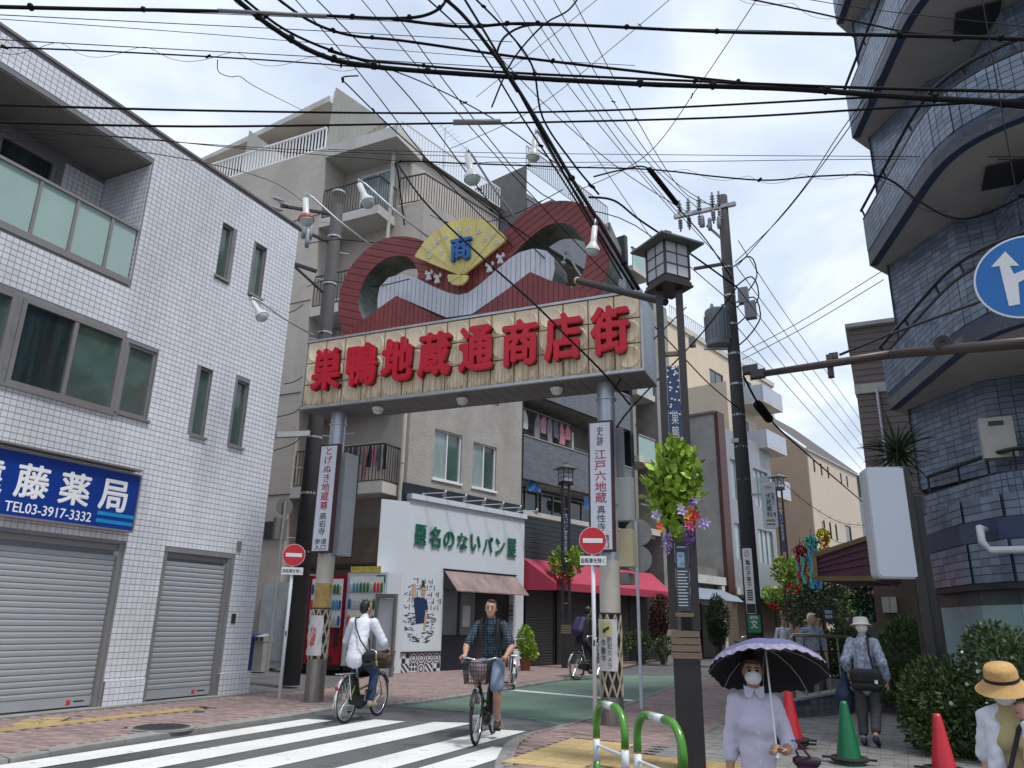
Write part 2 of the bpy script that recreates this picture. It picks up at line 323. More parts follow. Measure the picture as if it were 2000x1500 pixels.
# --- shop-side asphalt alley, darker patch is just the road; manholes
IRON = mat('cast_iron', (0.05, 0.05, 0.052), 0.6, 0.3, 20, bump=0.8, bscale=120)
def manhole(p, r, label, z):
    t = thing('manhole_cover', label, 'manhole', (p[0], p[1], z))
    MB().lathe([(r + .07, -.01), (r + .07, .016), (r, .016)], p, n=28, cap=False).build('collar', KERB, t)
    mb = MB(); mb.lathe([(r, .0), (r, .017), (r * .93, .021)], p, n=28)
    for i in range(-5, 6):
        w = math.sqrt(max(r * r * .75 - (i * r / 6) ** 2, 0)); mb.box(p[0] + i * r / 6 - .008, p[0] + i * r / 6 + .008, p[1] - w, p[1] + w, z + .02, z + .026)
    mb.build('lid', IRON, t)
manhole(Vector((-9.05, 7.98, ZL)), 0.36, 'round iron manhole cover in the left footway beside the yellow strip', ZL)
p_ = onz(388, 1393, ZL); manhole(Vector((p_.x, p_.y, ZL)), 0.10, 'small round drain lid in the pink paving before the narrow shutter', ZL)
# --- green shopping-street surface with its stop line
gp = poly_px([(779, 1380), (900, 1389), (1037, 1405), (1096, 1417), (1166, 1400), (1320, 1342), (1400, 1325), (1328, 1320), (1180, 1319), (1059, 1330), (917, 1353), (784, 1371)], 0.004)
gs = sheet(gp, 0.004, 'green_road_surface', GREEN)
a, b = onz(1000, 1347.5, .008), onz(1277, 1372, .008); d = (b - a).normalized(); n_ = Vector((-d.y, d.x, 0)) * .16
MB().add([a - n_, b - n_, b + n_, a + n_], [(0, 1, 2, 3)]).build('stop_line', LINE, gs)
# --- zebra crossing, stripes run along +Y
cw = MB(); ZS = 0.006
cwroot = thing('zebra_crossing', 'white painted zebra stripes across the grey road before the shutters', 'road marking', (-7, 8, 0)); cwroot['kind'] = 'structure'; del cwroot['category']
ends = [onz(x, y, ZS) for x, y in ((597, 1404), (650, 1407), (732, 1405), (792, 1409), (848, 1410), (925, 1412), (962, 1424), (1028, 1428))]
for i in range(6):
    if i < 4: xa, xb = ends[2 * i].x, ends[2 * i + 1].x; ya, yb = ends[2 * i].y, ends[2 * i + 1].y
    else: xa = ends[0].x + (ends[2].x - ends[0].x) * i * 1.02; xb = xa + .46; ya = yb = 9.35 if i == 4 else 8.6
    mb = MB(); n = 10; y0 = 3.0
    for k in range(n):
        u0, u1 = k / n, (k + 1) / n
        q = [(xa, y0 + (ya - y0) * u0), (xb, y0 + (yb - y0) * u0), (xb, y0 + (yb - y0) * u1), (xa, y0 + (ya - y0) * u1)]
        mb.add([(x, y, ZS + gz(x, y)) for x, y in q], [(0, 1, 2, 3)])
    mb.build('stripe', LINE, cwroot)
# --- right footway: kerb, grey and pink paving, tactile tiles
RK = poly_px([(1000, 1520), (1003, 1480), (1015, 1452), (1040, 1434), (1096, 1421), (1166, 1402), (1320, 1342), (1400, 1325), (1480, 1303)], ZR)
rp = [(RK[0][0], 6)] + RK + [(-4.6, 60), (-4.6, 130), (12, 130), (12, 6)]
def grid_sheet(poly, z, name, mt):
    mb = MB(); bm = bmesh.new(); vs = [bm.verts.new((x, y, z)) for x, y in poly]; f = bm.faces.new(vs)
    for yy in range(3, 16): bmesh.ops.bisect_plane(bm, geom=bm.verts[:] + bm.edges[:] + bm.faces[:], plane_co=(0, yy * .6, 0), plane_no=(-.438, .899, 0))
    for v in bm.verts: v.co.z = z + gz(v.co.x, v.co.y)
    me = bpy.data.meshes.new(name); bm.to_mesh(me); bm.free(); me.materials.append(mt); o = bpy.data.objects.new(name, me); COL.objects.link(o); o['kind'] = 'structure'; ROOT[o] = Matrix.Identity(4); return o
fr = grid_sheet([(RK[0][0], -8)] + rp[:-1] + [(12, -8)], ZR, 'footway_right', BED)
tact_r = lambda c: -4.05 < c[0] < -3.15 and 8.2 < c[1] < 10.35 or -3.15 <= c[0] < -0.3 and 8.6 < c[1] < 9.5
pink = lambda c: c[0] < -2.9 + (c[1] - 9) * .06 or c[1] > 16
vis = lambda c: -.438 * c[0] + .899 * c[1] > 8.0 and c[1] < 45 and c[0] < 4
post = lambda c: False
bricks(rp, ZR + .012, skip=lambda c: tact_r(c) or not pink(c), limit=vis).build('paving_bricks', PAVE, fr, kind='stuff')
bricks(rp, ZR + .012, L=.3, Wd=.1, skip=lambda c: tact_r(c) or pink(c), limit=vis).build('paving_bricks', PAVEG, fr, kind='stuff')
tactile(fr, [(-3.9 + .3 * i, 8.35 + .3 * j) for i in range(3) for j in range(7)], ZR + .016, dots=True)
tactile(fr, [(-3.0 + .3 * i, 8.75 + .3 * j) for i in range(9) for j in range(3)], ZR + .016, R(90))
kb = MB()
for i in range(len(RK) - 1):
    a, b = Vector((*RK[i], 0)), Vector((*RK[i + 1], 0)); d = (b - a).normalized(); n_ = Vector((-d.y, d.x, 0)); L_ = (b - a).length; k_ = max(1, round(L_ / 0.6))
    for j in range(k_):
        p = a + d * (L_ * j / k_ + .004); q = a + d * (L_ * (j + 1) / k_ - .004); w = n_ * 0.2; zp = gz(p.x, p.y)
        kb.add([p + UP * (zp - .05), q + UP * (zp - .05), q + w + UP * (zp - .05), p + w + UP * (zp - .05), p + UP * (ZR + .016 + zp), q + UP * (ZR + .016 + zp), q + w + UP * (.010 + zp), p + w + UP * (.010 + zp)],
               [(4, 5, 6, 7), (3, 7, 6, 2), (0, 4, 7, 3), (1, 2, 6, 5), (0, 1, 5, 4)])
kb.build('kerb_stones', KERB, fr, kind='stuff')
# ================================================================== PHARMACY (white tiled building on the left)
XL = onz(478, 1356, ZL).x; YC = onz(478, 1356, ZL).y
def rx(TL, TR, BL, X):
    a, b, c = onx(*TL, X), onx(*TR, X), onx(*BL, X); return (a.y, b.y, c.z, (a.z + b.z) / 2)
def wall_x(mb, X, y0, y1, z0, z1, holes, depth, face=1, mi=0):
    """front skin of a wall on plane x=X with reveals going back by depth"""
    Y = sorted({y0, y1, *[v for h in holes for v in h[:2]]}); Z = sorted({z0, z1, *[v for h in holes for v in h[2:4]]})
    Y = [v for v in Y if y0 - 1e-6 <= v <= y1 + 1e-6]; Z = [v for v in Z if z0 - 1e-6 <= v <= z1 + 1e-6]
    for i in range(len(Y) - 1):
        for j in range(len(Z) - 1):
            cy, cz = (Y[i] + Y[i + 1]) / 2, (Z[j] + Z[j + 1]) / 2
            if any(h[0] < cy < h[1] and h[2] < cz < h[3] for h in holes): continue
            q = [(X, Y[i], Z[j]), (X, Y[i + 1], Z[j]), (X, Y[i + 1], Z[j + 1]), (X, Y[i], Z[j + 1])]; mb.add(q, [(0, 1, 2, 3) if face > 0 else (3, 2, 1, 0)], mi)
    for h in holes:
        dp = h[4] if len(h) > 4 else depth; B = X - dp * face; a0, a1, b0, b1 = h[0], h[1], max(h[2], z0), h[3]
        vs = [(X, a0, b0), (X, a1, b0), (X, a1, b1), (X, a0, b1), (B, a0, b0), (B, a1, b0), (B, a1, b1), (B, a0, b1)]
        mb.add(vs, [(0, 4, 5, 1), (1, 5, 6, 2), (2, 6, 7, 3), (3, 7, 4, 0)], mi)
    return mb
def wall_y(mb, Y, x0, x1, z0, z1, holes, depth, mi=0):
    """wall on plane y=Y facing -Y"""
    t = MB(); wall_x(t, Y, x0, x1, z0, z1, holes, depth, face=-1); n = len(mb.v)
    mb.v += [(v[1], v[0], v[2]) for v in t.v]; mb.f += [tuple(i + n for i in f[::-1]) for f in t.f]; mb.m += [mi] * len(t.f); return mb
ph = thing('pharmacy_building', 'white tiled three storey pharmacy with grey roller shutters and blue sign', 'building', (XL, YC, 0))
ZT = onx(580, 443, XL).z
H_bal = (2.0, onx(297, 318, XL).y, onx(254, 557, XL).z, onx(297, 318, XL).z, 1.3)
Wb = rx((46, 582), (246, 656), (8, 748), XL); Wn = rx((253, 668), (308, 690), (235, 806), XL)
W3a = rx((436, 435), (457, 446), (420, 536), XL); W3b = rx((501, 475), (521, 486), (488, 572), XL)
W2a = rx((393, 716), (416, 724), (374, 848), XL); W2b = rx((465, 741), (487, 749), (447, 868), XL)
Wb0 = (Wb[0] - (Wb[1] - Wb[0]) - .12, Wb[0] - .1, Wb[2], Wb[3])
SA = (4.2, onx(243, 1064, XL).y, 0.02, onx(243, 1064, XL).z, .16); SB = rx((322, 1075), (453, 1092), (300, 1200), XL); SB = (SB[0], SB[1], 0.02, SB[3], .16)
holes = [H_bal, Wb + (.1,), Wb0 + (.1,), Wn + (.12,), W3a + (.14,), W3b + (.14,), W2a + (.14,), W2b + (.14,), SA, SB]
GROUT = mat('tile_grout', (0.19, 0.19, 0.205), 0.9, 0.15, 3)
TILEW = mat('white_glazed_tile', (0.68, 0.69, 0.73), 0.28, 0.04, 1.2, island=0.05, dirt=0.3)
TILEWo = mat('white_glazed_tile_piece', (0.68, 0.69, 0.73), 0.28, 0.04, 1.2, rnd=0.05, dirt=0.2)
w = MB(); wall_x(w, XL, 0.0, YC, 0, ZT, holes, .14)
w.add([(XL, YC, 0), (XL - 12, YC, 0), (XL - 12, YC, ZT), (XL, YC, ZT)], [(0, 1, 2, 3)])
w.add([(XL, YC, ZT), (XL - 12, YC, ZT), (XL - 12, 0, ZT), (XL, 0, ZT)], [(0, 1, 2, 3)])
# balcony recess back and floor lining
w.add([(XL - 1.3, H_bal[0], H_bal[2]), (XL - 1.3, H_bal[1], H_bal[2]), (XL - 1.3, H_bal[1], H_bal[3]), (XL - 1.3, H_bal[0], H_bal[3])], [(0, 1, 2, 3)])
w.build('wall', GROUT, ph)
# soffit board, coping, base course
MB().box(XL - 1.3, XL - .02, H_bal[0], H_bal[1] - .005, H_bal[3] - .03, H_bal[3] - .004).build('balcony_soffit', mat('grey_soffit', (0.22, 0.21, 0.2), 0.8, 0.08, 3), ph)
cp = MB(); cp.box(XL - .3, XL + .035, 0, YC + .035, ZT, ZT + .05); cp.box(XL - 12, XL - .3, YC - .3, YC + .035, ZT, ZT + .05); cp.build('roof_coping', mat('coping_metal', (0.16, 0.14, 0.14), 0.5, 0.1, 4), ph)
# tiles: the 300 that show largest are pieces, the rest one stuff part
P = 0.1; tile = MB().add([(0, -.046, -.046), (0, .046, -.046), (0, .046, .046), (0, -.046, .046), (.007, -.043, -.043), (.007, .043, -.043), (.007, .043, .043), (.007, -.043, .043)], [(4, 5, 6, 7), (0, 1, 5, 4), (1, 2, 6, 5), (2, 3, 7, 6), (3, 0, 4, 7)])
tme = tile.mesh('tile', TILEWo)
spots = []
ny = int(YC / P); nz_ = int(ZT / P)
for i in range(30, ny):
    for j in range(nz_):
        y = YC - P * (i - 30) - P / 2; z = P * j + P / 2 + .01
        if y < 3.6: continue
        if any(h[0] - .05 < y < h[1] + .05 and h[2] - .05 < z < h[3] + .05 for h in holes): continue
        spots.append((y, z))
spots.sort(key=lambda s: s[0] ** 2 * 1.0 + (s[1] - 1.5) ** 2 + (0 if s[0] > 5.2 else 1e4))
for y, z in spots[:300]: piece('tile', tme, ph, (XL, y, z))
st = MB()
for y, z in spots[300:]: st.add([(XL + a, y + b, z + c) for a, b, c in tile.v], tile.f)
# recess side wall tiles (faces -Y) and back
for i in range(13):
    for j in range(int((H_bal[3] - H_bal[2]) / P)):
        x, z = XL - .05 - P * i, H_bal[2] + .05 + P * j; y = H_bal[1]
        st.add([(x + b, y - a, z + c) for a, b, c in tile.v], tile.f)
for i in range(8):
    for j in range(int((H_bal[3] - H_bal[2] - .1) / P)):
        y, z = H_bal[1] - .06 - P * i, H_bal[2] + .05 + P * j; st.add([(XL - 1.3 + a, y + b, z + c) for a, b, c in tile.v], tile.f)
st.build('tiles', TILEW, ph, kind='stuff')
# plinths
for y0, y1 in ((SA[1] + .04, SB[0] - .03), (SB[1] + .02, YC + .05)): plo = MB().box(XL - .1, XL + .05, y0, y1, 0, .47).build('plinth', GROUT, ph)
pt = MB()
for y0, y1 in ((SA[1] + .04, SB[0] - .03), (SB[1] + .02, YC + .05)):
    n = max(1, round((y1 - y0) / P))
    for i in range(n):
        for j in range(4): pt.add([(XL + .05 + a, y0 + (i + .5) * (y1 - y0) / n + b * .98, .055 + ZL + j * P + c) for a, b, c in tile.v], tile.f)
    pt.box(XL - .1, XL + .056, y0 - .003, y1 + .003, .466, .476)
pt.build('plinth_tiles', TILEW, plo, kind='stuff')
# threshold strip
MB().box(XL - .05, XL + .22, 0, YC - .02, .0, ZL + .035).build('threshold', KERB, ph)
# windows
def window(parent, r, X, cols, glass, frame=ALU, back=.1, fw=.05, sill=True, sash=True, face=1, pane_mats=None):
    y0, y1, z0, z1 = r[:4]; B = X - back * face; t = .05
    f = MB()
    for a, b, c, d in ((y0, y0 + fw, z0, z1), (y1 - fw, y1, z0, z1), (y0 + fw, y1 - fw, z0, z0 + fw), (y0 + fw, y1 - fw, z1 - fw, z1)): f.box(B - t, B + t, a, b, c, d)
    n = cols; wy = (y1 - y0 - 2 * fw) / n
    for i in range(1, n): f.box(B - t * .8, B + t * .8, y0 + fw + wy * i - fw / 2, y0 + fw + wy * i + fw / 2, z0 + fw, z1 - fw)
    wo_ = f.build('window', frame, parent)
    for i in range(n):
        k = .012 * (i % 2); mm = pane_mats[i] if pane_mats else glass
        MB().box(B - .02 - k, B - .012 - k, y0 + fw * .7 + wy * i, y0 + fw * 1.3 + wy * (i + 1), z0 + fw * .7, z1 - fw * .7).build('pane', mm, wo_)
    if sill: MB().box(X - .02 * face, X + .05 * face, y0 - .05, y1 + .05, z0 - .05, z0 - .002).build('sill', frame, wo_)
    return wo_
GD = mat('dark_curtained_glass', (0.018, 0.032, 0.034), 0.08, 0.5, 1.5, spec=0.8, stretch=(6, 6, .3))
for r in (Wb, Wb0): window(ph, r, XL, 2, GLASSG, back=.02, fw=.07, pane_mats=[GD, GLASSG])
window(ph, Wn, XL, 1, GLASSG, back=.08, fw=.055)
for r in (W3a, W3b, W2a, W2b): window(ph, r, XL, 1, GLASSG, back=.09, fw=.04, frame=ALU)
window(ph, (H_bal[1] - 3.9, H_bal[1] - 1.0, H_bal[2] + .05, H_bal[3] - .28), XL - 1.3, 3, GD, back=-.02, fw=.06, sill=False)
# glass balustrade
FROST = mat('frosted_green_glass', (0.33, 0.45, 0.43), 0.22, 0.05, 1.5, spec=0.6)
zb, zr = H_bal[2], onx(272, 448, XL).z
bl = MB(); bl.box(XL - .06, XL + .02, 2.2, H_bal[1] - .01, zb - .02, zb + .1); bl.box(XL - .05, XL + .03, 2.2, H_bal[1] - .01, zr - .05, zr)
bl = bl.build('balustrade', ALU, ph)
ys_ = [onx(x, y, XL).y for x, y in ((252, 545), (208, 400), (142, 500), (68, 330))]
edges = [H_bal[1] - .02, onx(222, 420, XL).y, onx(155, 385, XL).y, onx(83, 350, XL).y, 4.9, 3.6, 2.3]
for i in range(len(edges) - 1):
    MB().box(XL - .025, XL - .01, edges[i + 1] + .03, edges[i] - .03, zb + .1, zr - .05).build('glass_panel', FROST, bl)
    MB().box(XL - .05, XL + .02, edges[i + 1] - .025, edges[i + 1] + .025, zb + .1, zr - .05).build('post', ALU, bl)
# roller shutters
SHUT = mat('shutter_grey', (0.38, 0.395, 0.42), 0.42, 0.04, 2, metal=0.25, stretch=(1, 1, 3))
def shutter(parent, X, y0, y1, z0, z1, mt, pitch=.088, dep=.09, gm=ALU, logo=True, name='roller_shutter'):
    fr_ = MB(); fr_.box(X - dep - .03, X - .01, y0 + .002, y0 + .08, z0, z1); fr_.box(X - dep - .03, X - .01, y1 - .08, y1 - .002, z0, z1); fr_.box(X - dep - .05, X - dep + .03, y0 + .08, y1 - .08, z1 - .1, z1 - .002)
    fo = fr_.build(name, gm, parent)
    n = int((z1 - z0 - .28) / pitch); L = y1 - y0 - .17
    prof = [(0, 0), (.012, .008), (.016, .03), (.016, .058), (.010, .076), (0, .084), (-.012, .084), (-.012, 0)]
    me = MB().prism([(a, b * pitch / .088) for a, b in prof], (0, -L / 2, 0), XP, UP, YP * L).mesh('slat', mt)
    for i in range(n): piece('slat', me, fo, (X - dep, (y0 + y1) / 2, z0 + .17 + i * pitch))
    MB().box(X - dep - .015, X - dep + .018, y0 + .08, y1 - .08, z0 + .02, z0 + .165).build('bottom_rail', mt, fo)
    if logo:
        MB().box(X - dep + .018, X - dep + .022, y1 - .50, y1 - .43, z0 + .05, z0 + .12).build('sticker', mat('red_sticker', (0.5, 0.03, 0.05), .5), fo)
        MB().box(X - dep + .018, X - dep + .021, y1 - .38, y1 - .2, z0 + .085, z0 + .105).build('sticker', BLACK, fo)
    return fo
shutter(ph, XL, SA[0], SA[1], ZL + .04, SA[3], SHUT); shutter(ph, XL, SB[0], SB[1], ZL + .04, SB[3], SHUT)
# small fittings
u = onx(466, 1067, XL); MB().box(XL, XL + .03, u.y - .05, u.y + .05, u.z - .1, u.z + .1).build('vent_plate', ALU, ph)
u = onx(455, 1208, XL); MB().box(XL, XL + .025, u.y - .05, u.y + .05, u.z - .09, u.z + .09).build('intercom', mat('dark_steel', (0.1, 0.1, 0.1), .35, metal=.7), ph)
# sign board
BLUE = mat('sign_blue', (0.004, 0.035, 0.24), 0.3, 0.04, 2); LETW = mat('sign_white', (0.8, 0.8, 0.8), 0.4, 0.02, 2)
sg = thing('pharmacy_sign', 'blue pharmacy sign board with white characters and a phone number', 'sign', (XL, 8, 3))
ys1, zt, zb_ = onx(275, 931, XL + .14).y, onx(275, 931, XL + .14).z, onx(258, 1037, XL + .14).z; ys0 = ys1 - 4.6
MB().box(XL + .008, XL + .14, ys0, ys1, zb_, zt).build('board', BLUE, sg)
fr_ = MB()
for a, b, c, d in ((ys0 - .02, ys1 + .02, zb_ - .03, zb_ - .001), (ys0 - .02, ys1 + .02, zt + .001, zt + .03), (ys1 + .001, ys1 + .025, zb_ - .001, zt + .001)): fr_.box(XL + .006, XL + .15, a, b, c, d)
fr_.build('frame', ALU, sg)
MB().box(XL + .02, XL + .24, ys0, ys1 - .05, zt + .07, zt + .10).build('lamp_hood', ALU, sg)
F = XL + .14
def px_text(parent, s, TL, BR, X, mt, depth=.012, bold=.02, **k):
    a, b = onx(*TL, X), onx(*BR, X); return text(s, mt, parent, (X, (a.y + b.y) / 2, (a.z + b.z) / 2), YP, UP, 1, depth, bold, fit=(b.y - a.y, a.z - b.z), **k)
zc_ = (onx(222, 942, F).z + onx(222, 995, F).z) / 2
cs = [(222, 968), (147, 955), (66, 943)]; yy = [onx(x, y, F).y for x, y in cs]; stp = yy[1] - yy[0]
for i, ch in enumerate('局薬藤遠'): text(ch, LETW, sg, (F, yy[0] + stp * i, onx(222, 968, F).z), YP, UP, 1, .006, .022, fit=(.50, .50))
a, b = onx(8, 990, F), onx(178, 1008, F); text('TEL03-3917-3332', LETW, sg, (F, (a.y + b.y) / 2, (a.z + b.z) / 2 - .0), YP, UP, 1, .006, .008, fit=(b.y - a.y, .15))
CY = mat('sign_cyan', (0.01, 0.25, 0.55), .35)
a = onx(190, 1000, F).y
for k in (0, 1): MB().box(F, F + .005, a, ys1 - .01, zb_ + .07 + k * .12, zb_ + .13 + k * .12).build('stripe', CY, sg)
# ================================================================== GATE over the shopping street
GA = R(2.0); GD_ = Vector((math.cos(GA), math.sin(GA), 0)); GN = Vector((GD_.y, -GD_.x, 0)); GC = Vector((-4.03, 11.99, 0))
gate = thing('shopping_street_gate', 'street gate with red characters on cream panels, twin red arches and a yellow fan', 'gate', GC)
FO = 0.5                                        # front face of the panel, in front of the column axis
def gsz(x, y, off=FO): p = onp(x, y, GC + GN * off, GN); return ((p - GC).dot(GD_), p.z)
def gp3(s, z, off=FO): return GC + GD_ * s + GN * off + UP * z
def flat(polys):
    """fill 2D outlines (first outer, others holes) -> bmesh in (s,z)"""
    c = bpy.data.curves.new('f', 'CURVE'); c.dimensions = '2D'; c.fill_mode = 'FRONT'
    for p in polys:
        s = c.splines.new('POLY'); s.points.add(len(p) - 1)
        for i, q in enumerate(p): s.points[i].co = (q[0], q[1], 0, 1)
        s.use_cyclic_u = True
    ob = bpy.data.objects.new('f', c); me = bpy.data.meshes.new_from_object(ob); bpy.data.objects.remove(ob); bpy.data.curves.remove(c)
    bm = bmesh.new(); bm.from_mesh(me); bpy.data.meshes.remove(me); bmesh.ops.remove_doubles(bm, verts=bm.verts[:], dist=1e-5)
    for f in bm.faces:
        f.normal_update()
        if f.normal.z < 0: f.normal_flip()
    return bm
def smooth_poly(p, k=3):
    """Catmull-Rom through closed outline"""
    n = len(p); out = []
    for i in range(n):
        a, b, c, d = (Vector(p[(i + j) % n]) for j in (-1, 0, 1, 2))
        for t in (j / k for j in range(k)):
            out.append(tuple(.5 * ((2 * b) + (c - a) * t + (2 * a - 5 * b + 4 * c - d) * t * t + (3 * b - a - 3 * c + d) * t ** 3)))
    return out
def bm_solid(bm, f3, depth, dirv):
    """flat bm -> MB solid; f3 maps (s,z) to world, front face there, thickness goes along dirv*depth"""
    mb = MB(); bm.verts.index_update(); vs = [f3(v.co.x, v.co.y) for v in bm.verts]; n = len(vs); back = Vector(dirv) * depth
    fs = [tuple(v.index for v in f.verts) for f in bm.faces]
    nf = [f[::-1] for f in fs]
    mb.add(vs + [v + back for v in vs], fs + [tuple(i + n for i in f) for f in nf] )
    for e_ in bm.edges:
        if len(e_.link_faces) == 1:
            f = e_.link_faces[0]; vl = [v.index for v in f.verts]; a, b = e_.verts[0].index, e_.verts[1].index
            if vl[(vl.index(a) + 1) % len(vl)] != b: a, b = b, a
            mb.f.append((b, a, a + n, b + n)); mb.m.append(0)
    return mb
def boards(bm, ang, pitch, gap, f3, depth, mt, parent, srange=None, name='board'):
    d = Vector((math.cos(ang), math.sin(ang), 0)); nn = Vector((-d.y, d.x, 0)); base = bm.copy()
    if srange:
        for s, sg in ((srange[0], 1), (srange[1], -1)):
            bmesh.ops.bisect_plane(base, geom=base.verts[:] + base.edges[:] + base.faces[:], plane_co=(s, 0, 0), plane_no=(sg, 0, 0), clear_inner=True)
    if not base.verts: return
    t = [v.co.dot(nn) for v in base.verts]; k = math.floor(min(t) / pitch)
    while k * pitch < max(t):
        b = base.copy(); geo = lambda: b.verts[:] + b.edges[:] + b.faces[:]
        bmesh.ops.bisect_plane(b, geom=geo(), plane_co=nn * (k * pitch + gap / 2), plane_no=nn, clear_inner=True)
        bmesh.ops.bisect_plane(b, geom=geo(), plane_co=nn * ((k + 1) * pitch - gap / 2), plane_no=nn, clear_outer=True)
        left = set(b.faces)
        while left:
            st_ = [left.pop()]; isl = set(st_)
            while st_:
                f = st_.pop()
                for e_ in f.edges:
                    for g_ in e_.link_faces:
                        if g_ in left: left.discard(g_); isl.add(g_); st_.append(g_)
            if sum(f.calc_area() for f in isl) > .0015:
                c = b.copy(); c.faces.ensure_lookup_table(); b.faces.index_update(); ids = {f.index for f in isl}
                bmesh.ops.delete(c, geom=[f for f in c.faces if f.index not in ids], context='FACES'); bm_solid(c, f3, depth, -GN).build(name, mt, parent); c.free()
        b.free(); k += 1
    base.free()
S0, S1, Z0, Z1 = -6.18, 0.80, 5.52, 6.93
REDB = mat('red_painted_board', (0.205, 0.040, 0.040), 0.5, 0.15, 2.5, dirt=0.3, rnd=.10)
WHB = mat('white_painted_board', (0.56, 0.58, 0.64), 0.5, 0.06, 2, dirt=0.35, rnd=.05)
DGREEN = mat('weathered_green_metal', (0.075, 0.10, 0.085), 0.5, 0.3, 3, metal=0.3, dirt=0.3, col2=(0.16, 0.2, 0.17))
GREYM = mat('soffit_panel', (0.13, 0.125, 0.125), 0.6, 0.1, 3, dirt=0.3)
CASE = mat('blue_grey_metal', (0.34, 0.38, 0.46), 0.4, 0.08, 2, metal=0.2, dirt=0.2)
# cream panel material: vertical rust streaks running down the plastic
def streakmat(name, col, stain, amt=.8):
    mt = mat(name, col, .5, .07, 3.0); t = mt.node_tree; L = t.links.new; b = t.nodes['Principled BSDF']; old = b.inputs['Base Color'].links[0].from_socket
    tcn = t.nodes.new('ShaderNodeTexCoord'); mp = t.nodes.new('ShaderNodeMapping'); mp.inputs['Scale'].default_value = (22, 22, 1.2); L(tcn.outputs['Object'], mp.inputs[0])
    nz = t.nodes.new('ShaderNodeTexNoise'); nz.inputs['Scale'].default_value = 1.6; nz.inputs['Detail'].default_value = 6; L(mp.outputs[0], nz.inputs['Vector'])
    sp = t.nodes.new('ShaderNodeSeparateXYZ'); L(tcn.outputs['Object'], sp.inputs[0])
    mr = t.nodes.new('ShaderNodeMapRange'); L(sp.outputs[2], mr.inputs[0]); mr.inputs[1].default_value = 7.0; mr.inputs[2].default_value = 5.45; mr.inputs[3].default_value = -.16; mr.inputs[4].default_value = .17
    a = t.nodes.new('ShaderNodeMath'); a.operation = 'ADD'; L(nz.outputs[0], a.inputs[0]); L(mr.outputs[0], a.inputs[1])
    rp = t.nodes.new('ShaderNodeValToRGB'); rp.color_ramp.elements[0].position = .47; rp.color_ramp.elements[1].position = .80; rp.color_ramp.elements[1].color = (amt, amt, amt, 1); L(a.outputs[0], rp.inputs[0])
    mx = t.nodes.new('ShaderNodeMix'); mx.data_type = 'RGBA'; L(rp.outputs[0], mx.inputs[0]); L(old, mx.inputs[6]); mx.inputs[7].default_value = (*stain, 1); L(mx.outputs[2], b.inputs['Base Color']); return mt
CREAM = streakmat('cream_plastic_panel', (0.76, 0.635, 0.43), (0.23, 0.14, 0.065), .9)
CREAM2 = streakmat('cream_plastic_disc', (0.80, 0.69, 0.49), (0.30, 0.19, 0.09), .8)
RUSTY = mat('rusty_joint', (0.10, 0.075, 0.05), 0.8, 0.5, 6)
# case
cs_ = MB(); th = .95
cs_.obox(gp3((S0 + S1) / 2, (Z0 + Z1) / 2, FO - .03 - th / 2), GD_ * ((S1 - S0) / 2 - .01), GN * (th / 2), UP * ((Z1 - Z0) / 2 - .01)); cs_.build('sign_case', CASE, gate)
MB().obox(gp3((S0 + S1) / 2, (Z0 + Z1) / 2, FO - .022), GD_ * ((S1 - S0) / 2 - .02), GN * .006, UP * ((Z1 - Z0) / 2 - .02)).build('panel_backing', RUSTY, gate)
rim = MB()
for s_, z_, a_, b_ in (((S0 + S1) / 2, Z1, (S1 - S0) / 2 + .02, .022), ((S0 + S1) / 2, Z0, (S1 - S0) / 2 + .02, .025), (S0, (Z0 + Z1) / 2, .02, (Z1 - Z0) / 2 - .03), (S1, (Z0 + Z1) / 2, .02, (Z1 - Z0) / 2 - .03)):
    o_ = MB().obox(gp3(s_, z_, FO - .02), GD_ * a_, GN * .045, UP * b_).build('trim', STEEL, gate)
NC, NR = 15, 3; pw, phh = (S1 - S0 - .04) / NC, (Z1 - Z0 - .05) / NR
for i in range(NC):
    for j in range(NR):
        s_, z_ = S0 + .02 + pw * (i + .5), Z0 + .025 + phh * (j + .5); g_ = .009 + rng.uniform(0, .003)
        p_ = MB().obox(gp3(s_, z_, FO - .008), GD_ * (pw / 2 - g_), GN * .009, UP * (phh / 2 - g_)).build('panel', CREAM, gate)
        r_ = min(pw, phh) / 2 - .018
        MB().lathe([(r_, 0), (r_ - .006, .010), (r_ - .02, .013), (r_ - .03, .008), (.001, .010)], gp3(s_, z_, FO + .001), GN, n=24, cap=False).build('disc', CREAM2, p_, smooth=True)
# soffit boards and lamps
nb = 30
for i in range(nb):
    a_ = S0 + (S1 - S0) * (i + .5) / nb; MB().obox(gp3(a_, Z0 - .018, FO - .03 - th / 2), GD_ * ((S1 - S0) / nb / 2 - .004), GN * (th / 2 - .01), UP * .008).build('soffit_board', GREYM, gate)
for x, y in ((738, 800), (903, 782), (1087, 760)):
    s_, z_ = gsz(x, y, .15); c_ = gp3(s_, Z0 - .03, .15)
    d_ = MB().lathe([(.10, 0), (.115, -.03), (.11, -.06)], c_, n=18).build('soffit_lamp', WHITE, gate, smooth=True)
    MB().lathe([(.09, -.06), (.07, -.11), (.03, -.135), (.001, -.137)], c_, n=16, cap=False).build('globe', mat('lamp_globe', (.6, .6, .55), .2, .1), d_, smooth=True)
    cg = MB()
    for k_ in range(4):
        t = math.pi * k_ / 4; cg.tube([c_ + Vector((math.cos(t) * r, math.sin(t) * r, z)) for r, z in ((.1, -.06), (.08, -.115), (0, -.145), (-.08, -.115), (-.1, -.06))], .006, 5)
    cg.build('guard', WHITE, d_)
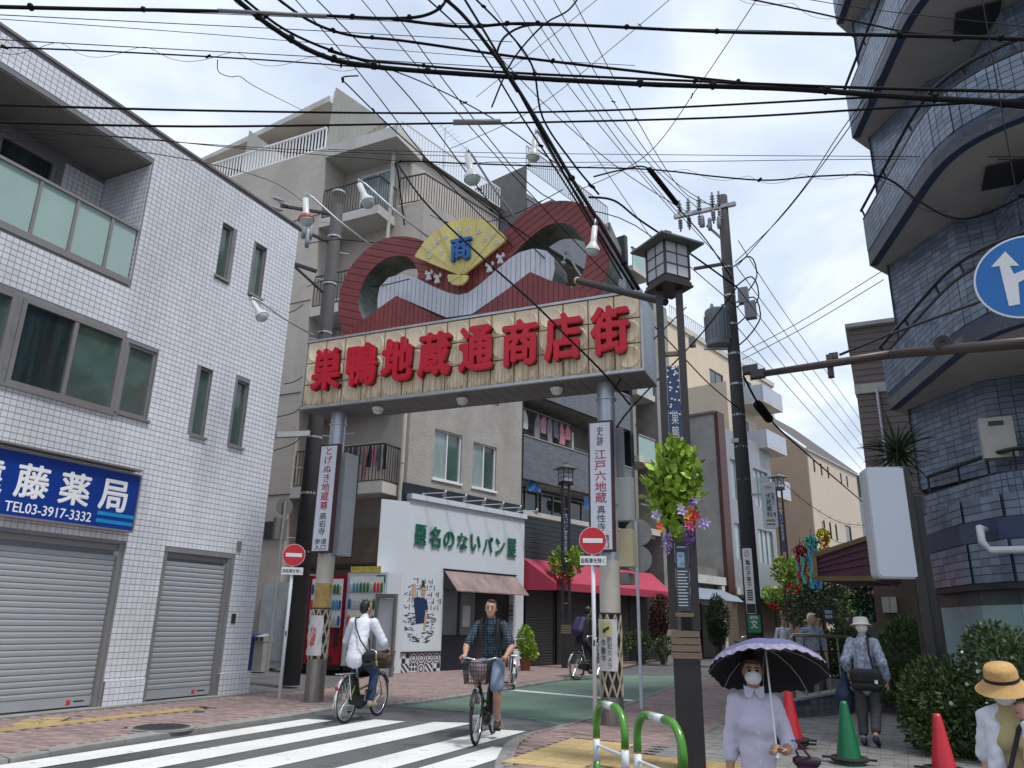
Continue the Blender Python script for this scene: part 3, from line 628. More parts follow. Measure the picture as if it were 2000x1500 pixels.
# characters
LRED = mat('red_lettering', (0.55, 0.008, 0.028), 0.42, 0.06, 2, spec=.4, dirt=.12)
LDARK = mat('letter_side', (0.07, 0.006, 0.010), 0.6, 0.2, 4)
for ch, x, y in (('巣', 635, 725), ('鴨', 704, 714), ('地', 774, 704), ('蔵', 847, 695), ('通', 928, 683), ('商', 1014, 671), ('店', 1098, 660), ('街', 1190, 646)):
    s_, z_ = gsz(x, y, FO + .16)
    q_ = text(ch, LRED, gate, gp3(s_, 6.235, FO + .10), GD_, UP, 1, .07, .030, fit=(.625, .82), name='character')
    text(ch, LDARK, gate, gp3(s_, 6.235, FO + .02), GD_, UP, 1, .08, .022, fit=(.625, .82), name='letter_box')
# crown: outline points measured on the front plane
px2 = lambda L: [gsz(x, y, FO - .1) for x, y in L]
F3 = lambda off: (lambda s, z: gp3(s, z, off))
outer = px2([(670, 652), (660, 620), (659, 589), (668, 550), (686, 515), (719, 481), (745, 466), (772, 460), (803, 462), (832, 472), (868, 492), (905, 500), (945, 483), (968, 466), (991, 444), (1015, 418), (1049, 398), (1092, 390), (1128, 394), (1154, 408), (1178, 434), (1192, 470), (1190, 509), (1180, 545), (1172, 572)])
zt_ = Z1 + .02
outer = [(a, max(b, zt_)) for a, b in outer]; outer[0] = (outer[0][0], zt_); outer[-1] = (outer[-1][0], zt_)
h1 = px2([(712, 627), (700, 605), (698, 585), (704, 560), (716, 535), (736, 514), (755, 502), (772, 498), (790, 499), (801, 505), (812, 522), (813, 543), (786, 536), (760, 543), (743, 562), (738, 586), (740, 607), (724, 620)])
h2 = px2([(998, 504), (1015, 480), (1044, 454), (1068, 438), (1092, 434), (1116, 440), (1135, 461), (1144, 490), (1140, 523), (1130, 545), (1116, 561), (1078, 550), (1084, 525), (1082, 504), (1068, 491), (1044, 486), (1015, 494)])
mid_l = gsz(832, 500, FO - .1)[0]; mid_r = gsz(985, 480, FO - .1)[0]
bmc = flat([outer[:1] + smooth_poly(outer, 3)[3:-5] + outer[-1:], smooth_poly(h1, 2), smooth_poly(h2, 2)])
crown = bm_solid(bmc, F3(FO - .16), .62, -GN).build('crown_body', DGREEN, gate)
boards(bmc, R(-19), .155, .012, F3(FO - .135), .03, REDB, gate, (-99, mid_l))
boards(bmc, R(90), .125, .012, F3(FO - .135), .03, REDB, gate, (mid_l, mid_r))
boards(bmc, R(31), .135, .012, F3(FO - .135), .03, REDB, gate, (mid_r, 99))
top = [(738, 586), (743, 562), (760, 543), (786, 536), (813, 543), (846, 560), (875, 572), (897, 577), (915, 573), (940, 555), (968, 530), (996, 506), (1015, 494), (1044, 486), (1068, 491), (1082, 504), (1084, 526)]
bot = [(1078, 551), (1038, 534), (923, 614), (873, 621), (778, 580), (740, 607)]
wv = px2(top + bot); bmw = flat([wv])
bm_solid(bmw, F3(FO - .10), .60, -GN).build('wave_body', DGREEN, gate); boards(bmw, R(90), .098, .010, F3(FO - .075), .03, WHB, gate)
for L in ([(672, 651), (700, 634), (722, 621), (740, 607), (778, 580), (873, 621)], [(923, 614), (1038, 534), (1078, 551), (1116, 563), (1183, 573)]):
    q_ = px2(L); q_ = [(a, max(b, zt_)) for a, b in q_]; q_[0] = (q_[0][0], zt_); q_[-1] = (q_[-1][0], zt_)
    b_ = flat([q_]); bm_solid(b_, F3(FO - .05), .5, -GN).build('mountain_body', DGREEN, gate); boards(b_, R(90), .10, .009, F3(FO - .03), .03, REDB, gate)
# fan
YEL = mat('fan_yellow', (0.68, 0.57, 0.20), .5, .06, 2, rnd=.05, dirt=.12); FBL = mat('fan_blue', (0.02, 0.12, 0.36), .4); PET = mat('fan_petal', (0.55, 0.56, 0.50), .5)
rimf = px2([(818, 508), (836, 482), (856, 461), (885, 443), (916, 433), (950, 437), (976, 451), (996, 475)]); ap = gsz(903, 540, FO + .05)
def arc_pt(t):
    n = len(rimf) - 1; u = t * n; i = min(int(u), n - 1); a, b = Vector(rimf[i]), Vector(rimf[i + 1]); return a.lerp(b, u - i)
fan = MB(); nbld = 9
for i in range(nbld):
    u = [arc_pt(i / nbld), arc_pt((i + .5) / nbld), arc_pt((i + 1) / nbld + (.012 if i < nbld - 1 else 0))]; A = Vector(ap)
    poly = [tuple(A.lerp(u[0], .04)), tuple(u[0]), tuple(u[1] + (u[1] - A) * .012), tuple(u[2]), tuple(A.lerp(u[2], .04))]
    MB().prism(poly, gp3(0, 0, FO + .02 + .012 * (i % 2)), GD_, UP, GN * .05).build('fan_blade', YEL, gate)
tail = [(884, 543), (884, 553), (889, 559), (897, 563), (906, 563), (914, 560), (920, 554), (922, 545)]; tq = px2(tail)
for i in range(7):
    a, b = Vector(tq[i]), Vector(tq[i + 1]); A = Vector(ap) + Vector((0, .02)); MB().prism([tuple(A), tuple(a), tuple((a + b) / 2 + ((a + b) / 2 - A) * .08), tuple(b)], gp3(0, 0, FO + .03 + .01 * (i % 2)), GD_, UP, GN * .05).build('fan_tail', YEL, gate)
s_, z_ = gsz(902, 486, FO + .1); text('商', FBL, gate, gp3(s_, z_, FO + .09), GD_, UP, 1, .08, .03, fit=(.42, .49), name='character')
for x, y in ((838, 500), (850, 478), (862, 492), (872, 462), (895, 452), (915, 447), (935, 452), (948, 468), (960, 458), (970, 472), (855, 470), (838, 488)):
    s_, z_ = gsz(x, y, FO + .08); f_ = MB()
    for k_ in range(5): f_.lathe([(.026, 0), (.02, .008)], gp3(s_ + .035 * math.cos(k_ * 1.257), z_ + .035 * math.sin(k_ * 1.257), FO + .081), GN, n=8)
    f_.build('petal_mark', PET, gate)
TAS = mat('tassel_white', (0.62, 0.63, 0.68), .5)
for x, y in ((834, 536), (851, 542), (953, 520), (974, 503)):
    s_, z_ = gsz(x, y, FO); k_ = .006
    q_ = [(-9, 20), (-12, 8), (-7, 4), (-3, 6), (-8, -14), (8, -14), (4, 6), (8, 5), (12, 9), (9, 20), (6, 19), (7, 11), (3, 10), (0, 14), (-3, 10), (-7, 11), (-6, 19)]
    MB().prism([(s_ + a * k_ * 1.2, z_ + b * k_) for a, b in q_], gp3(0, 0, FO - .10), GD_, UP, GN * .05).build('tassel', TAS, gate)
# columns
COLM = mat('column_silver', (0.42, 0.45, 0.50), 0.35, 0.08, 3, metal=0.5, dirt=0.3); COLC = mat('column_cream', (0.52, 0.49, 0.42), 0.6, 0.1, 3, dirt=0.5); BRUSH = mat('brushed_sleeve', (0.28, 0.26, 0.24), 0.32, 0.2, 4, metal=0.85, stretch=(8, 8, 1))
LATB = mat('lattice_black', (0.02, 0.02, 0.02), .6); LATC = mat('lattice_cream', (0.45, 0.40, 0.30), .6, .2, 12, dirt=.5)
def column(base, zs, zl, zc, zt, label):
    t = thing('gate_column', label, 'column', base, group='columns of the street gate')
    b = Vector(base); r = .165
    MB().lathe([(r + .012, 0), (r + .012, zs)], b, n=28).build('steel_sleeve', BRUSH, t, smooth=False)
    MB().lathe([(r - .012, zs), (r - .012, zl)], b, n=24, cap=False).build('lattice_core', LATB, t)
    lat = MB(); nh = max(2, round((zl - zs) / .19)); nr = 8
    for k in range(nr):
        for sg in (-1, 1):
            for j in range(nh):
                t0, t1 = 2 * math.pi * (k + sg * j * .5) / nr, 2 * math.pi * (k + sg * (j + 1) * .5) / nr; z0_, z1_ = zs + (zl - zs) * j / nh, zs + (zl - zs) * (j + 1) / nh
                lat.tube([b + Vector((math.cos(t0 + (t1 - t0) * u) * (r + .002), math.sin(t0 + (t1 - t0) * u) * (r + .002), z0_ + (z1_ - z0_) * u)) for u in (0, .5, 1)], .018, 5, cap=False)
    lat.build('lattice_cover', LATC, t, kind='stuff')
    MB().lathe([(r + .01, zl), (r + .01, zl + .03)], b, n=24).build('clamp_band', DKBROWN, t)
    MB().lathe([(r, zl + .03), (r, zc)], b, n=24, cap=False).build('cream_shaft', COLC, t, smooth=True)
    MB().lathe([(r - .005, zc), (r - .012, zt)], b, n=24, cap=False).build('silver_shaft', COLM, t, smooth=True)
    for z in (zc + .9, zt - .35): MB().lathe([(r + .012, z), (r + .012, z + .035)], b, n=24).build('clamp_band', STEEL, t)
    return t
CLb = gp3(-5.61, .0, 0); CLb.z = ZL + .012; CRb = GC.copy(); CRb.z = ZR + .01
czL = lambda y: onp(628, y, CLb, GN).z; czR = lambda y: onp(1196, y, CRb, GN).z
colL = column(CLb, czL(1287) - CLb.z, czL(1198), czL(1095), 5.5, 'silver round gate column by the vending machines with wrinkled poster')
colR = column(CRb, czR(1361) - CRb.z, czR(1206), czR(1100), 5.5, 'silver round gate column behind the green and white barriers')
# posters wrapped round the columns
def wrap(parent, b, r, a0, a1, z0, z1, mt, name='poster', wob=.012, n=14, mz=18):
    mb = MB(); rings = []
    for j in range(mz + 1):
        z = z0 + (z1 - z0) * j / mz
        rings.append([Vector(b) * 1 + Vector((math.cos(a0 + (a1 - a0) * i / n) * (r + wob * (1 + math.sin(i * 2.1 + j * 1.7) * math.cos(j * 2.3 + i))), math.sin(a0 + (a1 - a0) * i / n) * (r + wob * (1 + math.sin(i * 2.1 + j * 1.7) * math.cos(j * 2.3 + i))), z - b[2])) for i in range(n + 1)])
    mb.loft(rings, cap=False, closed=False); o = mb.build(name, mt, parent, smooth=True); return o
PAPER = mat('worn_poster', (0.62, 0.60, 0.60), .6, .06, 8, dirt=.3)
camang = lambda b: math.atan2(-b.y, -b.x)
b_ = CLb; a_ = camang(b_); wrap(colL, b_, .185, a_ - 1.6, a_ + .25, czL(1280), czL(1202), PAPER, wob=.018)
PINKP = mat('poster_red_print', (.5, .12, .12), .6)
for z_, s2 in ((czL(1255), .10), (czL(1243), .12), (czL(1231), .09)):
    wrap(colL, b_, .205, a_ - .9, a_ - .35, z_ - s2 / 2, z_ + s2 / 2, PINKP, name='poster_print', wob=.004, n=5, mz=3)
OCHRE = mat('peeled_ochre_paper', (0.42, 0.28, 0.10), .8, .35, 9, dirt=.5)
wrap(colL, b_, .168, a_ - 1.1, a_ + 1.0, czL(1192), czL(1140), OCHRE, wob=.003)
b_ = CRb; a_ = camang(b_)
wrap(colR, b_, .182, a_ - 1.4, a_ + .55, czR(1310), czR(1210), PAPER, wob=.010)
wrap(colR, b_, .200, a_ - .95, a_ + .05, czR(1243), czR(1214), mat('poster_yellow', (.55, .48, .2), .6), name='poster_print', wob=.003, n=8, mz=4)
tq = a_ - .35; tr = Vector((-math.sin(tq), math.cos(tq), 0)); po = Vector(b_) + Vector((math.cos(tq), math.sin(tq), 0)) * .212
INK = mat('black_ink', (0.02, 0.02, 0.03), .6)
text('防\n犯\nカ\nメ\nラ', INK, colR, po + tr * .055 + UP * (czR(1274) - b_[2]), tr, UP, 1, .003, .01, fit=(.08, .46)); text('作\n動\n中', INK, colR, po - tr * .05 + UP * (czR(1270) - b_[2]), tr, UP, 1, .003, .01, fit=(.07, .33))
cm = MB(); c0 = po + UP * (czR(1229) - b_[2]); cm.obox(c0 + GN * .004, tr * .05 + UP * .025, GN * .003, UP * .022); cm.obox(c0 - tr * .03 - UP * .035 + GN * .004, tr * .02, GN * .003, UP * .015); cm.build('camera_pictogram', INK, colR)
# vertical shrine signs on the columns
MAR = mat('maroon_frame', (0.06, 0.018, 0.02), .5); SGW = mat('sign_board_white', (.62, .64, .70), .4, .03, 2, dirt=.12); SRED = mat('sign_red_print', (.36, .02, .06), .5)
def vsign(label, TL, TR, BL, off, col, cb, chars, back=True):
    o0 = cb + GN * off
    a, b, c = onp(*TL, o0, GN), onp(*TR, o0, GN), onp(*BL, o0, GN); wS = (b - a).dot(GD_); zT, zB = (a.z + b.z) / 2, c.z; s0_ = ((a - GC).dot(GD_) + (c - GC).dot(GD_)) / 2; cen = GC + GD_ * (s0_ + wS / 2) + GN * ((o0 - GC).dot(GN)) ; cen.z = 0
    t = thing('vertical_sign', label, 'sign', (cen.x, cen.y, zB))
    MB().obox(cen + UP * (zT + zB) / 2 - GN * .05, GD_ * (wS / 2), GN * .05, UP * ((zT - zB) / 2)).build('frame', MAR, t)
    MB().obox(cen + UP * (zT + zB) / 2, GD_ * (wS / 2 - .035), GN * .006, UP * ((zT - zB) / 2 - .035)).build('board', SGW, t)
    MB().bar(cen + UP * (zT - .4) - GN * .1, Vector((cb.x, cb.y, zT - .4)), .05).build('bracket', STEEL, t); MB().bar(cen + UP * (zB + .4) - GN * .1, Vector((cb.x, cb.y, zB + .4)), .05).build('bracket', STEEL, t)
    Hh = zT - zB
    for s_, u0, u1, mt_, wd in chars:
        zt2, zb2 = zT - Hh * u0, zT - Hh * u1; text('\n'.join(s_), mt_, t, cen + UP * (zt2 + zb2) / 2 + GN * .006, GD_, UP, 1, .003, .012 if mt_ is SRED else .004, fit=(wS * wd, zt2 - zb2))
    return cen, wS, zT, zB
v1 = vsign('white vertical sign with red and black characters beside the vending machines', (625, 868), (661, 868), (607, 1080), .30, colL, CLb, [('とげぬき地蔵尊', .03, .615, SRED, .42), ('高岩寺', .64, .84, INK, .36)])
v2 = vsign('white vertical sign with red characters on the gate column by the flowers', (1148, 822), (1195, 822), (1151, 1078), .30, colR, CRb, [('史跡', .045, .20, INK, .26), ('江戸六地蔵', .23, .64, SRED, .46), ('真性寺', .66, .85, INK, .34)])
for cen, wS, zT, zB, nm in ((*v1, '参道\n入口'), (*v2, '参道\n入口')):
    t = [o for o in bpy.data.objects if o.name.startswith('vertical_sign') and o.type == 'EMPTY'][-1 if nm and cen is v2[0] else 0]
    text(nm, INK, t, cen + UP * (zT - (zT - zB) * .925) + GN * .006, GD_, UP, 1, .003, .005, fit=(wS * .62, (zT - zB) * .1))
# rear light box on the left column
t = thing('light_box_sign', 'blank white light box seen edge on behind the left gate column', 'sign', (CLb.x + .45, CLb.y + .3, 3))
c_ = onp(672, 985, CLb - GN * .25, GN); MB().obox(c_, GD_ * .11 , GN * .22, UP * 1.0).build('case', mat('grey_case', (.42, .43, .45), .5, .05, 3, dirt=.3), t); MB().obox(c_ - GN * .232, GD_ * .12, GN * .012, UP * 1.02).build('edge', MAR, t)
for dz in (-.6, .6): MB().bar(c_ + UP * dz, Vector((CLb.x, CLb.y, c_.z + dz)), .05).build('bracket', STEEL, t)
# gooseneck flood lamps on the gate
LAMPW = mat('lamp_white_enamel', (.6, .62, .60), .35, .05, 4, dirt=.25)
def flood(lx, ly, axis_px, root_px, offl, label, cap=None):
    c_ = onp(lx, ly, GC + GN * offl, GN); rt_ = onp(*root_px, GC + GN * (FO - .2), GN); tp = onp(*axis_px, GC + GN * offl, GN)
    t = thing('flood_lamp', label, 'lamp', rt_, group='flood lamps on the gate')
    ax = (tp - c_).normalized(); mid = tp + (tp - c_) * .18
    MB().tube([rt_, rt_.lerp(mid, .5) , rt_.lerp(mid, .9) + UP * .07, mid + UP * .05, tp], .022, 7).build('arm', STEEL, t, smooth=True)
    k = (tp - c_).length / .36
    MB().lathe([(.001, .36 * k), (.045 * k, .355 * k), (.05 * k, .10 * k), (.075 * k, .03 * k), (.115 * k, -.03 * k), (.118 * k, -.075 * k)], c_, ax, n=20, cap=False).build('housing', LAMPW, t, smooth=True)
    MB().lathe([(.11 * k, -.07 * k), (.09 * k, -.12 * k), (.04 * k, -.15 * k), (.001, -.155 * k)], c_, ax, n=18, cap=False).build('lens', mat('lamp_lens', (.45, .5, .48), .15, .1), t, smooth=True)
    if cap: MB().lathe([(.10 * k, .0), (.13 * k, -.03 * k), (.128 * k, -.05 * k), (.1 * k, .03 * k)], c_, ax, n=18, cap=False).build('red_collar', mat('red_collar', (.35, .06, .04), .5), t)
flood(509, 614, (494, 590), (612, 655), 1.6, 'white flood lamp on a long arm before the white tiled wall')
flood(716, 390, (702, 360), (840, 466), 1.3, 'white flood lamp tilted over the apartment balcony rail')
flood(598, 425, (597, 388), (722, 478), 1.3, 'white flood lamp with a red collar beside the left utility pole', cap=1)
flood(921, 342, (913, 302), (1005, 425), 1.5, 'white flood lamp in the sky left of centre above the yellow fan')
flood(1042, 300, (1046, 264), (1140, 400), 1.5, 'white flood lamp hanging highest in the sky above the right arch')
flood(1158, 482, (1162, 442), (1230, 545), 1.5, 'white flood lamp hanging before the right red arch')
flood(1101, 512, (1104, 498), (1150, 560), .1, 'small white flood lamp inside the right arch opening')
# ================================================================== LEFT ROW OF THE STREET (frontage turned 14 degrees)
RA = R(14); C0 = onz(786, 1318, 0); ROWM = Matrix.Translation(C0) @ Matrix.Rotation(-RA, 4, 'Z'); U2 = Vector((math.sin(RA), math.cos(RA), 0)); N2 = Vector((math.cos(RA), -math.sin(RA), 0))
def tz(x, y, off=0.0): p = onp(x, y, C0 + N2 * off, N2); return ((p - C0).dot(U2), p.z)
def rw(x, t, z): return C0 + N2 * x + U2 * t + UP * z
def rowthing(name, label, cat, t, x=0, **k): p = rw(x, t, 0); return thing(name, label, cat, p, -RA, **k)
def rbox(*a): return MB().box(*a).xf(ROWM)
def rwindow(parent, r, X, cols, glass, frame=WHITE, back=.1, fw=.05, sill=True, pane_mats=None):
    """window in row coordinates r=(t0,t1,z0,z1)"""
    y0, y1, z0, z1 = r[:4]; B = X - back; f = MB(); t = .04
    for a, b, c, d in ((y0, y0 + fw, z0, z1), (y1 - fw, y1, z0, z1), (y0 + fw, y1 - fw, z0, z0 + fw), (y0 + fw, y1 - fw, z1 - fw, z1)): f.box(B - t, B + t, a, b, c, d)
    wy = (y1 - y0 - 2 * fw) / cols
    for i in range(1, cols): f.box(B - t, B + t, y0 + fw + wy * i - fw / 2, y0 + fw + wy * i + fw / 2, z0 + fw, z1 - fw)
    o = f.xf(ROWM).build('window', frame, parent)
    for i in range(cols):
        k = .012 * (i % 2); rbox(B - .02 - k, B - .012 - k, y0 + fw * .6 + wy * i, y0 + fw * 1.4 + wy * (i + 1), z0 + fw * .6, z1 - fw * .6).build('pane', pane_mats[i] if pane_mats else glass, o)
    if sill: rbox(X - .02, X + .05, y0 - .06, y1 + .06, z0 - .07, z0 - .002).build('sill', frame, o)
    return o
def ywindow(parent, x0, x1, z0, z1, Y, cols, glass, frame=WHITE, fw=.05):
    f = MB(); t = .04
    for a, b, c, d in ((x0, x0 + fw, z0, z1), (x1 - fw, x1, z0, z1), (x0 + fw, x1 - fw, z0, z0 + fw), (x0 + fw, x1 - fw, z1 - fw, z1)): f.box(a, b, Y - t, Y + t, c, d)
    wx = (x1 - x0 - 2 * fw) / cols
    for i in range(1, cols): f.box(x0 + fw + wx * i - fw / 2, x0 + fw + wx * i + fw / 2, Y - t, Y + t, z0 + fw, z1 - fw)
    o = f.build('window', frame, parent)
    for i in range(cols): MB().box(x0 + fw + wx * i, x0 + fw + wx * (i + 1), Y + .01, Y + .018 + .01 * (i % 2), z0 + fw, z1 - fw).build('pane', glass, o)
    return o
def railing(parent, pts, h, mt, gap=.11, r=.010, top=.022, name='railing', cap=True):
    """balustrade: each baluster a part"""
    o = MB(); pts = [Vector(p) for p in pts]
    for a, b in zip(pts, pts[1:]): o.bar(a + UP * h, b + UP * h, top * 2); o.bar(a + UP * .06, b + UP * .06, top * 1.4)
    ro = o.build(name, mt, parent); me = MB().box(-r, r, -r, r, .07, h - top).mesh('baluster', mt)
    for a, b in zip(pts, pts[1:]):
        n = max(1, round((b - a).length / gap))
        for i in range(n + 1 if b is pts[-1] else n): p = a.lerp(b, i / n); ob = bpy.data.objects.new('baluster', me); COL.objects.link(ob); ob.parent = ro; ob.matrix_local = ROOT[parent] @ Matrix.Translation(p)
    return ro
BEIGE = mat('beige_stucco', (0.48, 0.43, 0.38), 0.9, 0.07, 1.5, bump=0.6, bscale=26, dirt=0.22, stretch=(1, 1, 2.2)); BEIGE2 = mat('grey_stucco', (0.36, 0.335, 0.31), 0.9, 0.1, 2.0, bump=0.9, bscale=18, dirt=0.3)
SLABW = mat('cream_slab', (0.52, 0.50, 0.46), 0.8, 0.06, 2, dirt=0.3); DRAIL = mat('dark_railing', (0.028, 0.028, 0.03), 0.5); NAVY = mat('navy_band', (0.012, 0.014, 0.025), .5); CURT = mat('pale_curtain_glass', (0.25, 0.33, 0.33), .12, .2, 2, spec=.7, stretch=(6, 6, .4))
ap = thing('apartment_building', 'beige stucco apartment block with corner balconies above the white bakery', 'building', C0)
YA, YF = C0.y, 18.6; XB0 = -27.0; XR = -16.9; ZTL, ZTU = 15.6, 18.2
w1, w2 = (tz(850, 836)[0], tz(903, 853)[0], tz(900, 945)[1], tz(850, 836)[1]), (tz(925, 862)[0], tz(970, 876)[0], tz(968, 960)[1], tz(925, 862)[1])
up = [(a, b, c + 3.3 * k, d + 3.3 * k) for k in (1, 2) for a, b, c, d in (w1, w2)]
w = MB(); wall_x(w, 0, -.3, 5.35, 2.0, ZTL, [q + (.14,) for q in (w1, w2, *up)], .14); w.add([(0, 5.35, 0), (-9, 5.35, 0), (-9, 5.35, ZTL), (0, 5.35, ZTL)], [(0, 1, 2, 3)]); w.xf(ROWM).build('street_wall', BEIGE2, ap)
for q in (w1, w2, *up): rwindow(ap, q, 0, 2, CURT, back=.1, fw=.045, pane_mats=[CURT, GLASSG])
cx_ = rw(0, -.3, 0).x
w = MB(); w.add([(XR, YA, 0), (cx_, YA - .3, 0), (cx_, YA - .3, ZTL), (XR, YA, ZTL)], [(0, 1, 2, 3)])          # back of the balcony bay
w.add([(XR, YF, 0), (XR, YA, 0), (XR, YA, ZTU), (XR, YF, ZTU)], [(0, 1, 2, 3)]); w.build('bay_wall', BEIGE, ap)
w = MB(); wl = [(-21.6, -20.2, 14.3, 16.1, .12), (-21.6, -20.2, 11.0, 12.8, .12), (-24.9, -23.5, 14.3, 16.1, .12)]; wall_y(w, YF, XB0, XR, 0, ZTU, wl, .12); w.add([(XB0, YF, ZTU), (XR, YF, ZTU), (XR, 27, ZTU), (XB0, 27, ZTU)], [(0, 1, 2, 3)]); w.build('alley_wall', BEIGE, ap)
for q in wl: ywindow(ap, *q[:4], YF + .08, 2, CURT)
for z in (5.3, 8.7, 12.05, 15.4): MB().box(XB0, XR + .004, YF - .012, YF + .01, z - .02, z + .02).build('joint_line', mat('joint_dark', (.12, .1, .09), .9), ap)
# upper set-back storey and roof slabs
xs_ = -14.35
w = MB(); w.add([(XR, YA, ZTL), (xs_, YA, ZTL), (xs_, YA, ZTU), (XR, YA, ZTU)], [(0, 1, 2, 3)]); w.add([(xs_, YA, ZTL), (*rw(-1.45, 5.35, 0)[:2], ZTL), (*rw(-1.45, 5.35, 0)[:2], ZTU), (xs_, YA, ZTU)], [(0, 1, 2, 3)])
w.add([rw(-1.45, 5.35, ZTL), rw(-9, 5.35, ZTL), rw(-9, 5.35, ZTU), rw(-1.45, 5.35, ZTU)], [(0, 1, 2, 3)]); w.build('upper_wall', BEIGE, ap)
w = MB(); w.add([rw(0, -.3, ZTL), rw(0, 5.35, ZTL), rw(-3, 5.35, ZTL), (xs_ - 2, YA, ZTL)], [(0, 1, 2, 3)]); w.build('terrace_floor', CONC, ap)
MB().box(XR - .02, -13.75, YF - .03, YA + .4, 17.75, 18.22).build('roof_slab', SLABW, ap)
MB().add([(XR, YA, ZTU + .05), (-14.2, YA, ZTU + .05), rw(-1.2, 5.4, ZTU + .05), rw(-9, 5.4, ZTU + .05)], [(0, 1, 2, 3)]).build('roof_deck', CONC, ap)
ywindow(ap, -16.1, -14.6, 15.5, 17.4, YA - .05, 2, CURT)
# corner balconies on the alley side
for k, (zt2, xr) in enumerate(((15.2, -14.33), (11.75, -14.1), (8.55, -13.7), (5.5, -13.35))):
    MB().box(XR + .01, xr, YF + .005, YA - .02, zt2 - .34, zt2).build('balcony_slab', SLABW, ap)
    railing(ap, [(XR + .06, YF + .07, zt2), (xr - .07, YF + .07, zt2), (xr - .07, YA - .15, zt2)], 1.18, DRAIL, gap=.125)
    if k: ywindow(ap, XR + .7, xr - .7, zt2 + .02, zt2 + 1.95, YA - .08, 2, GLASS)
    ac = MB().box(XR + .25, XR + .95, YF + .75, YF + 1.02, zt2 + .02, zt2 + .58).build('air_conditioner', WHITE, ap); MB().lathe([(.2, 0), (.2, .01), (.17, .012)], (XR + .52, YF + .749, zt2 + .3), (0, -1, 0), n=18).build('fan_grille', mat('grille_grey', (.2, .2, .2), .5), ac)
# street-side terrace rail above the second cornice
railing(ap, [(XR + 2.75, YA - .28, ZTL), rw(-.1, -.22, ZTL), rw(-.1, 5.2, ZTL)], 1.12, DRAIL, gap=.125)
# white roof railings
railing(ap, [(XB0, YF + .1, 18.24), (XR - .2, YF + .1, 18.24)], .95, WHITE, gap=.16, r=.022, top=.035)
railing(ap, [(-14.3, YA - .3, 18.27), rw(-1.3, 5.2, 18.27)], .95, WHITE, gap=.16, r=.018, top=.03)
# penthouse: raking concrete fins and roofs, recessed dark rooms
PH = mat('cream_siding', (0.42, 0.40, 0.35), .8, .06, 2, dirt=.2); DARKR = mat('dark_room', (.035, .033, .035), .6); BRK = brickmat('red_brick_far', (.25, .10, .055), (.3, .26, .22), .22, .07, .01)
yp = 19.6; fp = [(656, 170), (640, 262), (628, 300), (700, 270), (752, 236)]; q_ = [(ony(x, y, yp).x, ony(x, y, yp).z) for x, y in fp]
MB().prism(q_, (0, yp, 0), XP, UP, YP * .3).build('roof_fin', PH, ap)
for k in range(12):
    u = (k + .5) / 12; x_ = q_[1][0] + (q_[4][0] - q_[1][0]) * u; zt2 = q_[0][1] + (q_[4][1] - q_[0][1]) * u
    MB().box(x_ - .012, x_ + .012, yp - .012, yp - .001, q_[1][1] - .6, zt2 - .1).build('siding_batten', PH, ap)
rf = [(ony(x, y, 20.2).x, ony(x, y, 20.2).z) for x, y in ((650, 192), (508, 262), (500, 266), (505, 272), (650, 203))]; MB().prism(rf, (0, 20.0, 0), XP, UP, YP * 3).build('penthouse_roof', SLABW, ap)
rf = [(ony(x, y, 20.2).x, ony(x, y, 20.2).z) for x, y in ((500, 266), (395, 316), (395, 322), (500, 276))]; MB().prism(rf, (0, 20.0, 0), XP, UP, YP * 3).build('penthouse_roof', SLABW, ap)
rf = [(ony(x, y, 19.7).x, ony(x, y, 19.7).z) for x, y in ((487, 254), (470, 350), (560, 310))]; MB().prism(rf, (0, 19.7, 0), XP, UP, YP * .25).build('roof_fin', PH, ap)
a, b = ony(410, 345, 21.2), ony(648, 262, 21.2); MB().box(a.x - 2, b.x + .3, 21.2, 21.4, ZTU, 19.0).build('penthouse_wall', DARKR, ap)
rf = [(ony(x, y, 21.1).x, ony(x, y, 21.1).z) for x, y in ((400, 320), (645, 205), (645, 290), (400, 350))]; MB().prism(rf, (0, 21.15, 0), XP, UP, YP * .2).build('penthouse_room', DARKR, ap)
a, b = ony(548, 245, 20.9), ony(576, 280, 20.9); MB().box(a.x, b.x, 20.9, 21.05, ZTU, a.z).build('brick_pier', BRK, ap)
a, b = ony(412, 310, 20.9), ony(424, 330, 20.9); MB().box(a.x, b.x, 20.9, 21.05, ZTU, a.z).build('brick_pier', BRK, ap)
# drain pipes
PIPE = mat('cream_pipe', (.46, .43, .38), .6, .06, 3, dirt=.3)
pc = Vector((cx_ - .12, YA - .42, 0)); MB().tube([pc + UP * 2.4, pc + UP * 9], .075, 10).build('drain_pipe', PIPE, ap); MB().tube([pc + UP * .1, pc + UP * 2.4], .06, 10).build('drain_pipe', PIPE, ap)
pu = Vector((xs_ + .0, YA - .55, 0)); MB().tube([pu + UP * 18, pu + UP * 14.2, pu + UP * 14.0 + XP * .5, pu + UP * 13.9 + XP * .8, pu + UP * 13.2 + XP * .8], .07, 10).build('drain_pipe', PIPE, ap)
for z in (2.5, 3.4, 6.2, 8.4): MB().lathe([(.09, 0), (.09, .03)], pc + UP * z, n=12).build('pipe_clip', PIPE, ap)
# roof aerial
an = thing('television_aerial', 'thin television aerial on the apartment block roof', 'aerial', rw(-1.5, 2.0, 18.3)); b_ = rw(-1.5, 2.0, 18.3)
MB().tube([b_, b_ + UP * 2.3], .02, 6).build('mast', STEEL, an); MB().tube([b_ + UP * 2.2 - U2 * .3, b_ + UP * 1.9 + U2 * 1.4], .012, 5).build('boom', STEEL, an)
for i in range(8): c_ = b_ + UP * (2.2 - .3 * i / 8) + U2 * (-.25 + i * .2); MB().tube([c_ - N2 * .3, c_ + N2 * .3], .007, 4).build('element', STEEL, an)
